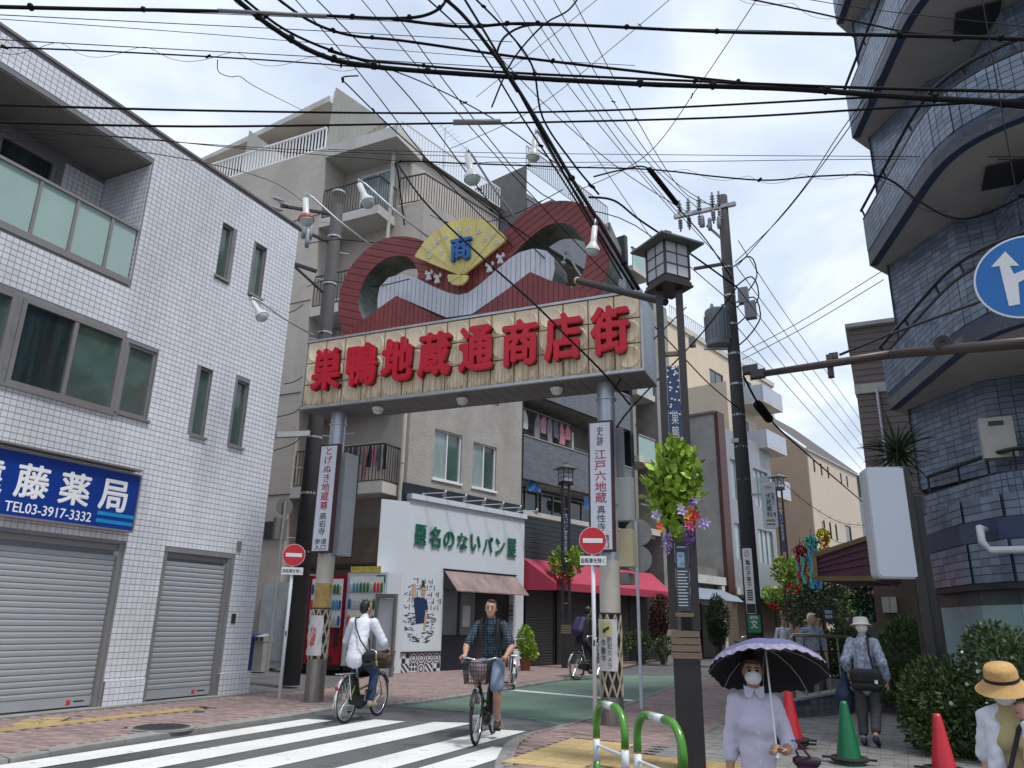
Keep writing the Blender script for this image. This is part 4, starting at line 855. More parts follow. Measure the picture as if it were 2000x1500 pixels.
# ground-floor wall of the alley and dark fascia
BRW = mat('brown_shopfront', (.12, .09, .068), .7, .12, 1.5, dirt=.3, stretch=(1, 1, 6))
MB().box(XB0, cx_ - .3, YF + .55, YF + .6, 0, 4.2).build('brown_wall', BRW, ap); MB().box(XB0, XR, YF - .04, YF + .0, 3.9, 4.45).build('fascia', NAVY, ap); MB().box(XR - 3, cx_ - .2, YF + .5, YF + .548, 3.0, 3.12).build('ledge', DKBROWN, ap)
rbox(.001, .05, -.45, 5.45, tz(779, 944)[1] - .62, tz(779, 944)[1] + .06).build('band', NAVY, ap)
# laundry on the lowest visible balcony
CL = [mat('cloth_%s' % n, c, .9, .12, 6) for n, c in (('grey', (.22, .2, .23)), ('black', (.02, .02, .022)), ('white', (.55, .55, .56)), ('pink', (.5, .2, .25)), ('purple', (.16, .13, .19)))]
def laundry(parent, a, b, n, drop, seed, hang=.0):
    r_ = random.Random(seed); MB().tube([a, b], .014, 6).build('drying_pole', STEEL, parent)
    for i in range(n):
        p = a.lerp(b, (i + .5) / n); w_ = (b - a).length / n * .42; h_ = drop * r_.uniform(.55, 1.1); d = (b - a).normalized(); nrm = d.cross(UP)
        rings = []
        for j in range(7):
            f = j / 6; wd = w_ * (.35 + .65 * min(1, f * 3)); rings.append([p - UP * (.06 + h_ * f) + d * (wd * (k / 3 - 1)) + nrm * (.03 * math.sin(k * 1.9 + j * .6 + i)) for k in range(7)])
        MB().loft(rings, cap=False, closed=False).build('garment', CL[r_.randrange(5)], parent, smooth=True)
ln = thing('hanging_laundry', 'dark and pink laundry hanging on the lower apartment balcony', 'laundry', (-14.8, YF + .3, 6.2)); laundry(ln, ony(672, 872, YF + .25), ony(758, 862, YF + .25), 9, 1.0, 3)
# ---------------------------------------------------------------- bakery front
bk = rowthing('bakery_shopfront', 'white bakery front with raised green characters and copper awning', 'shop', 2.5)
PLA = mat('white_plaster', (.61, .655, .70), .75, .03, 1.2, bump=.15, bscale=60, dirt=.06); FX = .22; ztb = 5.08; T0, T1 = -.28, 5.3
dt0, dt1, dz1 = tz(866, 1160, FX)[0], tz(965, 1170, FX)[0] + 1.0, 2.55
w = MB(); wall_x(w, FX, T0, T1, .02, ztb, [(dt0, dt1, .02, dz1, .2)], .2); w.add([(FX, T0, 0), (0, T0, 0), (0, T0, ztb), (FX, T0, ztb)], [(0, 1, 2, 3)]); w.add([(FX, T1, 0), (0, T1, 0), (0, T1, ztb), (FX, T1, ztb)], [(3, 2, 1, 0)]); w.xf(ROWM).build('wall', PLA, bk)
w = MB(); w.add([(FX, T0, 0), (FX - .3, T0 - .9, 0), (FX - .3, T0 - .9, ztb - .1), (FX, T0, ztb - .1)], [(0, 1, 2, 3)]); w.xf(ROWM).build('side_wall', PLA, bk)
rbox(0, FX + .08, T0 - .02, T1 + .06, ztb, ztb + .16).build('cornice', PLA, bk)
GRN = mat('green_lettering', (.012, .14, .085), .4); a, b = tz(806, 1058, FX), tz(1008, 1074, FX); cs2 = '題名のないパン屋'
for i, ch in enumerate(cs2):
    t_ = a[0] + .28 + (b[0] - a[0] - .56) * i / 7; kana = ch in 'のないパン'
    text(ch, GRN, bk, rw(FX + .02, t_, 4.02 - .02 * (i > 1)), U2, UP, 1, .04, .012, fit=(.46, .62) if not kana else (.46, .5), name='character')
# door, window, dark lower panel
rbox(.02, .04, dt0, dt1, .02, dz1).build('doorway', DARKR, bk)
wz0 = 1.05; e1, e2, e3 = dt0 + .02, tz(900, 1200, FX)[0], tz(935, 1200, FX)[0]
for q in ((e1, e2), (e2, e3)):
    f = MB(); 
    for a_, b_, c_, d_ in ((q[0], q[0] + .05, wz0, dz1 - .05), (q[1] - .05, q[1], wz0, dz1 - .05), (q[0] + .05, q[1] - .05, wz0, wz0 + .05), (q[0] + .05, q[1] - .05, dz1 - .1, dz1 - .05)): f.box(.08, .15, a_, b_, c_, d_)
    wo_ = f.xf(ROWM).build('shop_window', BLACK, bk); rbox(.10, .11, q[0] + .05, q[1] - .05, wz0 + .05, dz1 - .1).build('pane', mat('shop_glass', (.19, .22, .23), .1, .2, 1, spec=.8), wo_)
rbox(.06, .17, e1, e3, .04, wz0 - .002).build('dark_panel', NAVY, bk); rbox(.112, .116, e2 + .2, e2 + .55, 1.35, 2.0).build('notice', mat('notice_paper', (.5, .5, .5), .7), bk)
# awning of patinated copper
COP = mat('copper_patina', (.30, .20, .185), .42, .25, 1.8, metal=.35, col2=(.42, .31, .30), dirt=.2); za, zb2 = 3.06, 2.42; ta, tb = tz(868, 1112, FX)[0] - .03, tz(1003, 1125, FX)[0] + .1
for k in range(4):
    u0, u1 = ta + (tb - ta) * k / 4 + .004, ta + (tb - ta) * (k + 1) / 4 - .004
    MB().add([(FX, u0, za), (FX, u1, za), (FX + .62, u1, zb2), (FX + .62, u0, zb2), (FX, u0, za - .03), (FX, u1, za - .03), (FX + .62, u1, zb2 - .03), (FX + .62, u0, zb2 - .03)], [(0, 3, 2, 1), (4, 5, 6, 7), (3, 7, 6, 2), (0, 4, 7, 3), (1, 2, 6, 5)]).xf(ROWM).build('awning_sheet', COP, bk)
MB().add([(FX, ta, za - .02), (FX + .6, ta, zb2), (FX, ta, zb2 + .05)], [(0, 1, 2)]).xf(ROWM).build('awning_cheek', BLACK, bk); rbox(FX - .001, FX + .05, ta - .03, tb + .03, za, za + .03).build('awning_rail', BLACK, bk)
# spot lamps over the characters
LSTEEL = mat('lamp_aluminium', (.55, .56, .58), .3, .05, 3, metal=.7)
sp = None
for i in range(6):
    t_ = T0 + .5 + i * .93
    q = rowthing('spot_lamp', 'small aluminium spot lamp %s above the green bakery characters' % ['first from the left', 'second from the left', 'third from the left', 'fourth from the left', 'fifth from the left', 'last on the right'][i], 'lamp', t_, FX, group='spot lamps over the bakery'); q.location.z = ztb + .16
    ROOT[q] = (Matrix.Translation(q.location) @ Matrix.Rotation(-RA, 4, 'Z')).inverted()
    rbox(FX - .06, FX + .02, t_ - .04, t_ + .04, ztb + .16, ztb + .24).build('base', LSTEEL, q); e_ = rw(FX + .55, t_ + .42, ztb + .26); MB().tube([rw(FX, t_, ztb + .22), e_], .014, 6).build('arm', LSTEEL, q)
    MB().lathe([(.001, .1), (.03, .1), (.035, .02), (.085, -.09), (.08, -.09), (.03, .0)], e_ - UP * .02, (N2 * .45 + UP).normalized(), n=14, cap=False).build('shade', LSTEEL, q, smooth=True)
# patterned black and white tiles at the foot
def tilepat(k):
    nm = 'pattern_tile_%d' % k
    mt = mat(nm, (.5, .5, .5), .35); t = mt.node_tree; L = t.links.new; b = t.nodes['Principled BSDF']; tcn = t.nodes.new('ShaderNodeTexCoord')
    if k == 0: n = t.nodes.new('ShaderNodeTexWave'); n.wave_type = 'RINGS'; n.rings_direction = 'SPHERICAL'; n.inputs['Scale'].default_value = 4
    elif k == 1: n = t.nodes.new('ShaderNodeTexChecker'); n.inputs['Scale'].default_value = 7
    elif k == 2: n = t.nodes.new('ShaderNodeTexWave'); n.inputs['Scale'].default_value = 3.5; n.bands_direction = 'DIAGONAL'
    else: n = t.nodes.new('ShaderNodeTexVoronoi'); n.inputs['Scale'].default_value = 8; n.inputs['Randomness'].default_value = 0
    L(tcn.outputs['Object'], n.inputs['Vector']); rp = t.nodes.new('ShaderNodeValToRGB'); rp.color_ramp.interpolation = 'CONSTANT'; rp.color_ramp.elements[0].color = (.03, .03, .035, 1); rp.color_ramp.elements[1].position = .42 if k == 3 else .5; rp.color_ramp.elements[1].color = (.6, .6, .62, 1)
    L(n.outputs['Distance'] if k == 3 else n.outputs[0], rp.inputs[0]); L(rp.outputs[0], b.inputs['Base Color']); return mt
tms = [MB().box(0, .012, -.148 / 1, .148, -.148, .148).mesh('patterned_tile', tilepat(k)) for k in range(4)]
nn = int((dt0 - T0) / .3)
for i in range(nn):
    for j in range(2): piece('patterned_tile', tms[random.randrange(4)], bk, rw(FX, T0 + .15 + (dt0 - T0) * (i) / nn, .16 + .3 * j), -RA)
rbox(FX, FX + .06, T0 - .05, dt0, .62, .645).build('tile_trim', BLACK, bk)
# painted mural: a man in dark blue among white tags, waves below
mu = rowthing('wall_mural', 'oval ink mural of a man in dark blue on the white bakery wall', 'mural', 1.0, FX)
mt0, mz0 = tz(822, 1190, FX); MX = FX + .004; mink, mskin, mblu = mat('mural_ink', (.03, .03, .035), .8), mat('mural_skin', (.45, .34, .22), .8), mat('mural_blue', (.008, .025, .085), .8)
MBp = lambda poly, d, mt_, nm: MB().prism([(a * .92, b) for a, b in poly], rw(MX + d, mt0, mz0), U2, UP, N2 * .003).build(nm, mt_, mu)
mb = MB(); r_ = random.Random(4)
for k in range(150):
    y_ = r_.uniform(-.95, -.1); x_ = r_.uniform(-1, 1) * .72 * math.sqrt(max(0, 1 - (y_ / 1.05) ** 2)); L_ = r_.uniform(.05, .2)
    if abs(x_) < .22 and y_ > -.62: continue
    mb.prism([(x_ - L_ / 2, y_), (x_, y_ + .012), (x_ + L_ / 2, y_ - .006), (x_, y_ - .014)], rw(MX + r_.uniform(0, .0015), mt0, mz0), U2, UP, N2 * .002)
for i in range(5):
    for j in range(5):
        x_, y_ = -.62 + .3 * i + (.1 if j % 2 else 0), .05 + .19 * j
        if x_ ** 2 / .55 + y_ ** 2 / 1.0 > 1: continue
        mb.box(0, 0, 0, 0, 0, 0); mb.prism([(x_ + .12, y_ - .07), (x_ + .15, y_ - .07), (x_ + .15, y_ + .09), (x_ + .12, y_ + .09)], rw(MX, mt0, mz0), U2, UP, N2 * .002)
        for q in range(5): u_, v_ = x_ + r_.uniform(-.08, .07), y_ + r_.uniform(-.06, .06); mb.prism([(u_, v_), (u_ + .05, v_ + .01), (u_ + .045, v_ + .025), (u_, v_ + .015)], rw(MX + .0005 * q, mt0, mz0), U2, UP, N2 * .002)
mb.build('ink_strokes', mink, mu, kind='stuff')
MBp([(-.36, .3), (-.15, .36), (0, .32), (.12, .34), (.27, .22), (.3, -.1), (.26, -.38), (-.2, -.42), (-.26, -.1)], .003, mblu, 'tunic')
MBp([(-.36, .3), (-.48, .42), (-.46, .6), (-.36, .74), (-.26, .68), (-.3, .52), (-.24, .36)], .004, mskin, 'raised_arm'); MBp([(.2, .0), (.3, -.1), (.26, -.4), (.24, -.6), (.15, -.58), (.17, -.3)], .0045, mskin, 'arm')
MBp([(-.03, .36), (-.05, .55), (0, .64), (.1, .66), (.17, .58), (.16, .44), (.08, .34)], .005, mskin, 'face'); MBp([(-.05, .56), (-.04, .7), (.0, .84), (.07, .84), (.1, .72), (.19, .6), (.1, .65), (.0, .63)], .0065, mink, 'hair')
MBp([(.0, .55), (.05, .56), (.05, .535), (.0, .53)], .0085, mink, 'brow'); MBp([(.09, .56), (.15, .55), (.14, .53), (.09, .535)], .0085, mink, 'brow'); MBp([(.03, .43), (.09, .44), (.09, .42), (.03, .415)], .0085, mink, 'mouth')
text('無', mink, bk, rw(FX + .004, tz(997, 1190, FX)[0], 1.85), U2, UP, 1, .003, .0, fit=(.3, .6), name='character')
# ================================================================== rest of the left row
GBR = brickmat('dark_grey_tile', (.135, .145, .165), (.07, .075, .085), .23, .062, .008, .4, .22, axes='HZ'); SID = mat('black_siding', (.028, .032, .038), .5, .12, 3); DKC = mat('dark_concrete', (.16, .155, .15), .85, .15, 2, bump=.2, dirt=.3)
b3 = rowthing('tiled_apartments', 'dark grey tiled apartment block with long balconies beside the bakery', 'building', 10)
E0, E1 = 5.42, 13.2
w = MB(); w.add([(-1.4, E0, 0), (-1.4, 15.2, 0), (-1.4, 15.2, 20), (-1.4, E0, 20)], [(0, 1, 2, 3)]); w.add([(-1.4, E0, 20), (-1.4, 15.2, 20), (-10, 15.2, 20), (-10, E0, 20)], [(0, 1, 2, 3)])
w.add([(0, E0, 0), (-8, E0, 0), (-8, E0, 20), (0, E0, 20)], [(0, 3, 2, 1)]); w.xf(ROWM).build('wall', DKC, b3)
for k in range(4):
    z0 = 6.62 + 3.38 * k; z1 = z0 + 1.62
    rbox(-.14, .02, E0 + .02, E1, z0, z1).build('balcony_parapet', GBR, b3); rbox(-1.39, -.15, E0 + .02, E1, z0 - .02, z0 + .2).build('balcony_slab', CONC, b3); rbox(-.2, .05, E0, E1 + .02, z1 + .002, z1 + .05).build('parapet_cap', ALU, b3)
    rbox(-1.39, .0, E1 + .02, E1 + .3, z0 - 1.7, z1 + 1.7).build('partition', SID, b3)
    for j in range(2): rwindow(b3, (E0 + .7 + j * 3.4, E0 + 3.2 + j * 3.4, z0 + .25, z0 + 2.3), -1.35, 2, GLASS, frame=ALU, back=.0, sill=False)
    rbox(-1.38, -.5, E0 + 3.9 , E0 + 4.0, z0 + .2, z0 + 2.6).build('partition', SLABW, b3)
MINT = mat('mint_glass', (.30, .42, .40), .25, .05, 2)
for k in range(5):      # right-hand stair balconies, white slabs and mint panels
    z0 = 5.4 + 3.2 * k; rbox(-1.39, .25, E1 + .32, 15.2, z0, z0 + .28).build('balcony_slab', SLABW, b3)
    if k: rbox(.16, .2, E1 + .4, 15.1, z0 + .29, z0 + 1.25).build('mint_panel', MINT, b3)
    rbox(.12, .24, E1 + .36, 15.15, z0 + 1.26, z0 + 1.31).build('hand_rail', ALU, b3)
rbox(-1.3, -.9, E1 + .3, E1 + .75, .1, 20).build('brick_pier', BRK, b3)
railing(b3, [rw(-.2, E0 + .2, 20), rw(-.2, 12, 20), rw(-2, 15, 20)], 1.15, STEEL, gap=.15, r=.018)
rbox(-8, -.9, 8.4, 15, 20, 20.1).build('roof_deck', CONC, b3); MB().prism([(12.2, 16.8), (12.2, 20.4), (15.2, 17.2), (15.2, 16.6)], rw(-.2, 0, 0), U2, UP, -N2 * 3).build('slanted_roof', DKC, b3)
rbox(-1.0, .05, E0 + .02, E1 + 1.9, 5.27, 5.45).build('ledge', SLABW, b3)
for i in range(18): rbox(-.05, .03 + .012 * (i % 2), E0 + .03, E1, 3.72 + i * .086, 3.72 + i * .086 + .078).build('siding_board', SID, b3)
rbox(-.3, -.06, E0, E1, 2.9, 5.26).build('shop_wall', SID, b3)
for j, (a, b) in enumerate(((E0 + .6, E0 + 2.2), (E0 + 2.4, E0 + 4.0), (E0 + 4.3, E0 + 6.2))): rwindow(b3, (a, b, 5.5, 6.5), -1.0, 2, GLASS, frame=ALU, back=0, sill=False)
rbox(-1.2, -1.06, E0, E1, 5.3, 6.7).build('wall_panel', DKC, b3)
SHB = mat('brown_shutter', (.085, .08, .078), .5, .05, 2)
def rshutter(parent, t0, t1, z1, mt, X=-.12):
    f = rbox(X - .06, X + .04, t0, t0 + .07, .02, z1); f.v += []; o = f.build('roller_shutter', BLACK, parent); rbox(X - .06, X + .04, t1 - .07, t1, .02, z1).build('guide', BLACK, o)
    L = t1 - t0 - .16; n = int((z1 - .1) / .095); me = MB().prism([(0, 0), (.015, .012), (.018, .05), (.012, .085), (0, .092), (-.01, .092), (-.01, 0)], (0, -L / 2, 0), XP, UP, YP * L).mesh('slat', mt)
    for i in range(n): piece('slat', me, o, rw(X, (t0 + t1) / 2, .08 + i * .095), -RA)
for a, b in ((E0 + .35, 7.55), (7.65, 10.05), (10.15, 12.9)): rshutter(b3, a, b, 2.85, SHB)
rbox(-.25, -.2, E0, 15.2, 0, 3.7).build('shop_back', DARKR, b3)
# pink-red awning
AWN = mat('crimson_awning', (.40, .035, .075), .6, .05, 1.5, dirt=.12)
aw = rowthing('shop_awning', 'crimson fabric awning over the closed brown shutters', 'awning', 9, .02)
t0, t1, za, zb2, dx = E0 + .06, 14.6, 3.72, 2.62, 1.15
MB().add([(.04, t0, za), (.04, t1, za), (dx, t1 - .25, zb2 + .28), (dx, t0 + .35, zb2 + .28)], [(0, 3, 2, 1)]).xf(ROWM).build('canopy', AWN, aw)
MB().add([(dx, t0 + .35, zb2 + .28), (dx, t1 - .25, zb2 + .28), (dx, t1 - .25, zb2), (dx, t0 + .35, zb2)], [(0, 3, 2, 1)]).xf(ROWM).build('valance', AWN, aw)
for t_, tt in ((t0, t0 + .35), (t1, t1 - .25)): MB().add([(.04, t_, za), (dx, tt, zb2 + .28), (dx, tt, zb2), (.04, t_, zb2)], [(0, 1, 2, 3)]).xf(ROWM).build('cheek', AWN, aw)
ln = thing('hanging_laundry', 'grey and black laundry on the dark tiled balcony', 'laundry', rw(-.6, 7, 8)); laundry(ln, rw(-.5, E0 + .5, 9.55), rw(-.5, 9.2, 9.5), 8, .95, 9)
TARP = mat('blue_tarpaulin', (.02, .12, .36), .5, .2, 3)
for i, (x, y, w_) in enumerate(((1025, 938, .8), (1135, 975, 1.6))):
    t_, z_ = tz(x, y, -.2); rings = [[rw(-.1 + .06 * math.sin(k * 1.3 + j), t_ + w_ * (k / 8), z_ + .12 - .12 * j + .04 * math.sin(k * 2.2) * j / 3) for k in range(9)] for j in range(5)]
    o = MB().loft(rings, cap=False, closed=False).build('tarpaulin', TARP, smooth=True); o['label'] = ['small blue tarpaulin scrap under the tiled balcony next to the bakery', 'blue tarpaulin hung under the tiled balcony behind the lantern lamp'][i]; o['category'] = 'tarpaulin'
# concrete fin and low shop
b4 = rowthing('low_shop', 'low concrete shop with grey awning behind the lantern post', 'shop', 19)
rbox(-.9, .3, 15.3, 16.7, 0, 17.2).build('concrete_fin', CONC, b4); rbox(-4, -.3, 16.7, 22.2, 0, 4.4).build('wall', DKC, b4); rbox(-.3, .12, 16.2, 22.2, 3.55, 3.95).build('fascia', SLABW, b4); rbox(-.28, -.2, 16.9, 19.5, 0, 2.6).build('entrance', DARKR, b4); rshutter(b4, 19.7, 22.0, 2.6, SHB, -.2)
rbox(-.1, .14, 21.6, 21.95, 0, 3.5).build('white_pillar', SLABW, b4)
GAWN = mat('grey_awning', (.2, .23, .28), .5)
a4 = rowthing('grey_awning', 'blue grey curved awning behind the tall lantern post', 'awning', 19.5, .1)
MB().add([(.12, 16.2, 3.3), (.12, 21.5, 3.3), (1.0, 21.5, 2.95), (1.3, 21.5, 2.7), (1.3, 16.2, 2.7), (1.0, 16.2, 2.95)], [(0, 5, 2, 1), (5, 4, 3, 2)]).xf(ROWM).build('canopy', GAWN, a4); MB().add([(.12, 16.2, 3.25), (1.0, 16.2, 2.9), (1.3, 16.2, 2.65), (.12, 16.2, 2.65)], [(0, 1, 2, 3)]).xf(ROWM).build('cheek', GAWN, a4)
# brick-faced building with a brown corner strip
b5 = rowthing('grey_brick_building', 'grey brick building with concrete side wall and a brown corner strip', 'building', 26)
w = MB(); w.add([(-5, 22.3, 0), (0, 22.3, 0), (0, 22.3, 12.85), (-5, 22.3, 12.85)], [(0, 1, 2, 3)]); w.xf(ROWM).build('side_wall', mat('side_concrete', (.34, .325, .30), .9, .12, 1.5, bump=.15, dirt=.35), b5)
rbox(0, .22, 22.25, 23.1, 3.2, 12.95).build('corner_strip', mat('red_brown_metal', (.075, .022, .018), .5, .1, 2), b5); rbox(-5, .1, 22.2, 23.0, 12.86, 13.0).build('coping', DKC, b5)
ws = [(24.0, 26.2, 5.0, 7.0, .15), (24.0, 26.2, 8.3, 10.6, .15), (27.2, 29.4, 5.0, 7.0, .15), (27.2, 29.4, 8.3, 10.6, .15)]
LBR = brickmat('light_grey_tile', (.30, .31, .335), (.16, .165, .18), .23, .065, .008, .45, .12, axes='HZ')
w = MB(); wall_x(w, 0, 23.1, 30, 3.2, 12.3, ws, .15); w.xf(ROWM).build('street_wall', LBR, b5)
for q in ws: rwindow(b5, q, 0, 3, CURT, frame=ALU, back=.1, sill=False)
rbox(-.4, .0, 22.3, 30, 0, 3.2).build('shop_front', BRW, b5); rbox(.0, .9, 23.6, 29.5, 3.0, 3.12).build('green_awning', mat('green_awning', (.03, .22, .07), .6), b5)
rbox(.05, .3, 23.1, 23.5, 3.15, 3.5).build('bracket', SLABW, b5)
# cream apartment block behind, with white balconies
CRM = mat('cream_render', (.60, .50, .375), .85, .04, 1.2, dirt=.1)
b6 = rowthing('cream_apartments', 'tall cream apartment block with white balconies behind the utility pole', 'building', 27, -1.5)
XC = -5.2; tA, zA = tz(1338, 640, XC); tB, zB = tz(1500, 760, XC); zq = (zA + zB) / 2; wq = [(tz(1385, 715, XC)[0], tz(1412, 728, XC)[0], zq - 3.0, zq - 1.6, .12), (tz(1432, 745, XC)[0], tz(1455, 758, XC)[0], zq - 2.6, zq - 1.2, .12)]
w = MB(); wall_x(w, XC, tA - 3, tB + 1, 0, zq, wq, .12); w.add([(XC, tA - 3, 0), (XC - 8, tA - 3, 0), (XC - 8, tA - 3, zq), (XC, tA - 3, zq)], [(0, 3, 2, 1)]); w.xf(ROWM).build('wall', CRM, b6)
for q in wq: rwindow(b6, q, XC, 2, GLASS, frame=ALU, back=.08)
rbox(XC - 6, XC + .12, tA - 3.2, tB + 1.2, zq, zq + .4).build('roof_edge', SLABW, b6); railing(b6, [rw(XC - .1, tA - 2, zq + .4), rw(XC - .1, tB, zq + .4)], 1.1, STEEL, gap=.3, r=.02)
rbox(-4.5, -1.2, 27, 31.2, 3, 16.2).build('stair_tower', CRM, b6)
BLW = mat('pale_blue_panel', (.42, .46, .52), .5, .05, 2)
for k in range(3):
    z0 = 9.1 + 2.9 * k; rbox(-1.2, .55, 28.4, 31.6, z0, z0 + .16).build('balcony_slab', SLABW, b6); rbox(.47, .55, 28.4, 31.6, z0 + .17, z0 + 1.15).build('balcony_panel', BLW, b6); rbox(-1.2, .46, 28.4, 28.46, z0 + .17, z0 + 1.15).build('balcony_panel', BLW, b6)
    rwindow(b6, (29, 31, z0 + .2, z0 + 2.2), -1.18, 2, GLASS, frame=WHITE, back=0, sill=False)
# far building with raking roof
b8 = rowthing('far_beige_building', 'far beige building with a steep dark raking roof', 'building', 40, 0)
FB = mat('far_beige', (.52, .44, .35), .85, .04, 1.5); FBS = mat('far_beige_shaded', (.40, .33, .265), .85, .05, 1.5); tC, zC = 37.0, tz(1590, 880)[1]; sx_ = -5.2  # FBS is FB darkened: the gable's shade is put into its colour
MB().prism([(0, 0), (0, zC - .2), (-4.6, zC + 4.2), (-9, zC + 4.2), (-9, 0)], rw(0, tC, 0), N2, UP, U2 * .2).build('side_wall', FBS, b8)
ws = [(38.2 + 1.5 * i, 38.55 + 1.5 * i, 12.1, 13.0, .1) for i in (0, 1, 2, 4, 5)] + [(39 + 1.3 * i, 39.4 + 1.3 * i, 7.6, 8.8, .1) for i in range(3)] + [(44, 45.4, 7.3, 9.0, .1)]
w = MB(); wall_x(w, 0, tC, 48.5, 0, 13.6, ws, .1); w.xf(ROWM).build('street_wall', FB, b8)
for q in ws: rwindow(b8, q, 0, 1, GLASS, frame=BLACK, back=.06, sill=False)
MB().add([(.15, tC - .05, 13.6), (.15, 48.6, 13.6), (-4.6, 48.6, 18.0), (-4.6, tC - .05, 18.0)], [(0, 1, 2, 3)]).xf(ROWM).build('roof', mat('dark_slate', (.075, .065, .06), .7, .2, 3), b8); rbox(-.02, .12, tC, 48.6, 13.45, 13.65).build('eaves', SLABW, b8)
b9 = rowthing('distant_white_building', 'distant pale building with a dark roof at the end of the street', 'building', 56, 0)
rbox(-8, .4, 52, 64, 0, 12.2).build('wall', mat('pale_far_wall', (.5, .55, .62), .8), b9); rbox(-7, .2, 52.5, 63, 12.2, 14.2).build('roof_storey', mat('far_roof', (.1, .09, .085), .7), b9); railing(b9, [rw(.1, 52.6, 14.2), rw(.1, 62, 14.2)], 1.6, STEEL, gap=.5, r=.03)
for i in range(3): rbox(.4, .44, 53 + i * 2.6, 53.8 + i * 2.6, 6.5, 8.5).build('window', GLASS, b9)
# ================================================================== RIGHT SIDE
# blue tiled apartment block with sweeping balconies
BLU = mat('blue_tile', (.145, .185, .25), .3, .1, 2, island=.26, col2=(.205, .25, .32)); BLUo = mat('blue_tile_piece', (.145, .185, .25), .3, .1, 2, rnd=.26, col2=(.205, .25, .32)); BGR = mat('blue_tile_joint', (.035, .04, .06), .8); NAVT = mat('navy_tile_band', (.035, .055, .11), .35, .12, 3); SOF = mat('grey_balcony_soffit', (.42, .41, .40), .85, .08, 2, dirt=.15)
bb = thing('blue_tiled_apartments', 'dark blue tiled apartment block with sweeping curved balconies on the right', 'building', (2.5, 15, 0))
def curve_plan(T, A, B, E, n=10):
    """straight from the tip, then a swept corner"""
    T, A, B, E = (Vector((*p, 0)) for p in (T, A, B, E)); out = [T.lerp(A, i / 6) for i in range(6)]
    d0 = (A - T).normalized(); d1 = (E - B).normalized(); L = (B - A).length * .45
    for i in range(n + 1):
        t = i / n; p0, p1, p2, p3 = A, A + d0 * L, B - d1 * L, B; out.append(p0 * (1 - t) ** 3 + p1 * 3 * t * (1 - t) ** 2 + p2 * 3 * t * t * (1 - t) + p3 * t ** 3)
    return out + [B.lerp(E, i / 4) for i in range(1, 5)]
PL = curve_plan((.40, 15.2), (1.20, 12.55), (2.75, 10.95), (7.5, 9.6))
def resample(pl, step):
    out = []; d = 0.0; acc = 0.0
    for a, b in zip(pl, pl[1:]):
        L = (b - a).length
        while acc <= d + L: out.append((a.lerp(b, (acc - d) / L), (b - a).normalized())); acc += step
        d += L
    return out
def tiles_along(pl, z0, rows, tw, th_, lim=0, parent=bb, name='tile', off=.0, g=.006):
    mb = MB(); rs = resample(pl, tw); me = MB().add([(-tw / 2 + g / 2, 0, g / 2), (tw / 2 - g / 2, 0, g / 2), (tw / 2 - g / 2, 0, th_ - g / 2), (-tw / 2 + g / 2, 0, th_ - g / 2), (-tw / 2 + g, -.007, g), (tw / 2 - g, -.007, g), (tw / 2 - g, -.007, th_ - g), (-tw / 2 + g, -.007, th_ - g)], [(4, 5, 6, 7), (0, 1, 5, 4), (1, 2, 6, 5), (2, 3, 7, 6), (3, 0, 4, 7)])
    sh = me.mesh('tile', BLUo) if lim else None; cnt = 0
    for j in range(rows):
        for p, d in rs:
            ang = math.atan2(d.y, d.x); q = p + d * tw / 2 + UP * (z0 + j * th_) + Vector((d.y, -d.x, 0)) * off
            if cnt < lim: piece(name, sh, parent, q, ang); cnt += 1
            else:
                M = Matrix.Translation(q) @ Matrix.Rotation(ang, 4, 'Z'); mb.add([M @ Vector(v) for v in me.v], me.f)
    if mb.v: mb.build('tiles', BLU, parent, kind='stuff')
def strip(pl, z0, z1, name, mt, th_=.15, off=0.0):
    rings = []
    for i, p in enumerate(pl):
        d = (pl[min(i + 1, len(pl) - 1)] - pl[max(i - 1, 0)]).normalized(); n_ = Vector((d.y, -d.x, 0)); q = p + n_ * off
        rings.append([q + UP * z0, q + UP * z1, q - n_ * th_ + UP * z1, q - n_ * th_ + UP * z0])
    return MB().loft(rings).build(name, mt, bb)
def deck(pl, z0, z1, back, name, mt):
    vs = [(p.x, p.y) for p in pl] + back; n = len(vs); return MB().add([(x, y, z0) for x, y in vs] + [(x, y, z1) for x, y in vs], [tuple(range(n))[::-1], tuple(range(n, 2 * n))] + [(i, (i + 1) % n, (i + 1) % n + n, i + n) for i in range(n)]).build(name, mt, bb)
BACK = [(9, 9.6), (9, 26), (2.2, 24), (1.6, 17.5)]
for k, z0 in enumerate((5.40, 8.35, 11.3, 14.25, 17.2)):
    strip(PL, z0, z0 + .30, 'navy_band', NAVT); strip(PL, z0 + .301, z0 + 1.02, 'balcony_parapet', BGR, off=-.004); tiles_along(PL, z0 + .305, 7, .15, .1, off=.002)
    strip(PL, z0 + 1.021, z0 + 1.06, 'parapet_cap', BLACK, off=.01)
    rl = [p + UP * (z0 + 1.24) - Vector((0.02, 0, 0)) for p in PL]; MB().tube(rl, .03, 6).build('hand_rail', BLACK, bb)
    for p in PL[::3]: MB().tube([p + UP * (z0 + 1.05) + XP * .05, p + UP * (z0 + 1.24)], .02, 5).build('rail_post', BLACK, bb)
    deck(PL, z0 + .01, z0 + .2, BACK, 'balcony_slab', SOF)
IN = [Vector((p.x + 1.15, p.y + .55, 0)) for p in PL]; INW = [Vector((1.5, 19.0, 0)), Vector((.72, 15.35, 0)), Vector((1.75, 13.9, 0)), Vector((2.35, 13.75, 0)), Vector((2.75, 12.5, 0)), Vector((4.2, 11.9, 0)), Vector((9, 10.8, 0))]
strip(INW, 3.9, 20, 'inner_wall', BGR, .2)
for a, b in zip(INW, INW[1:]): tiles_along([a, b], 3.9, 158, .2, .1, off=.003)
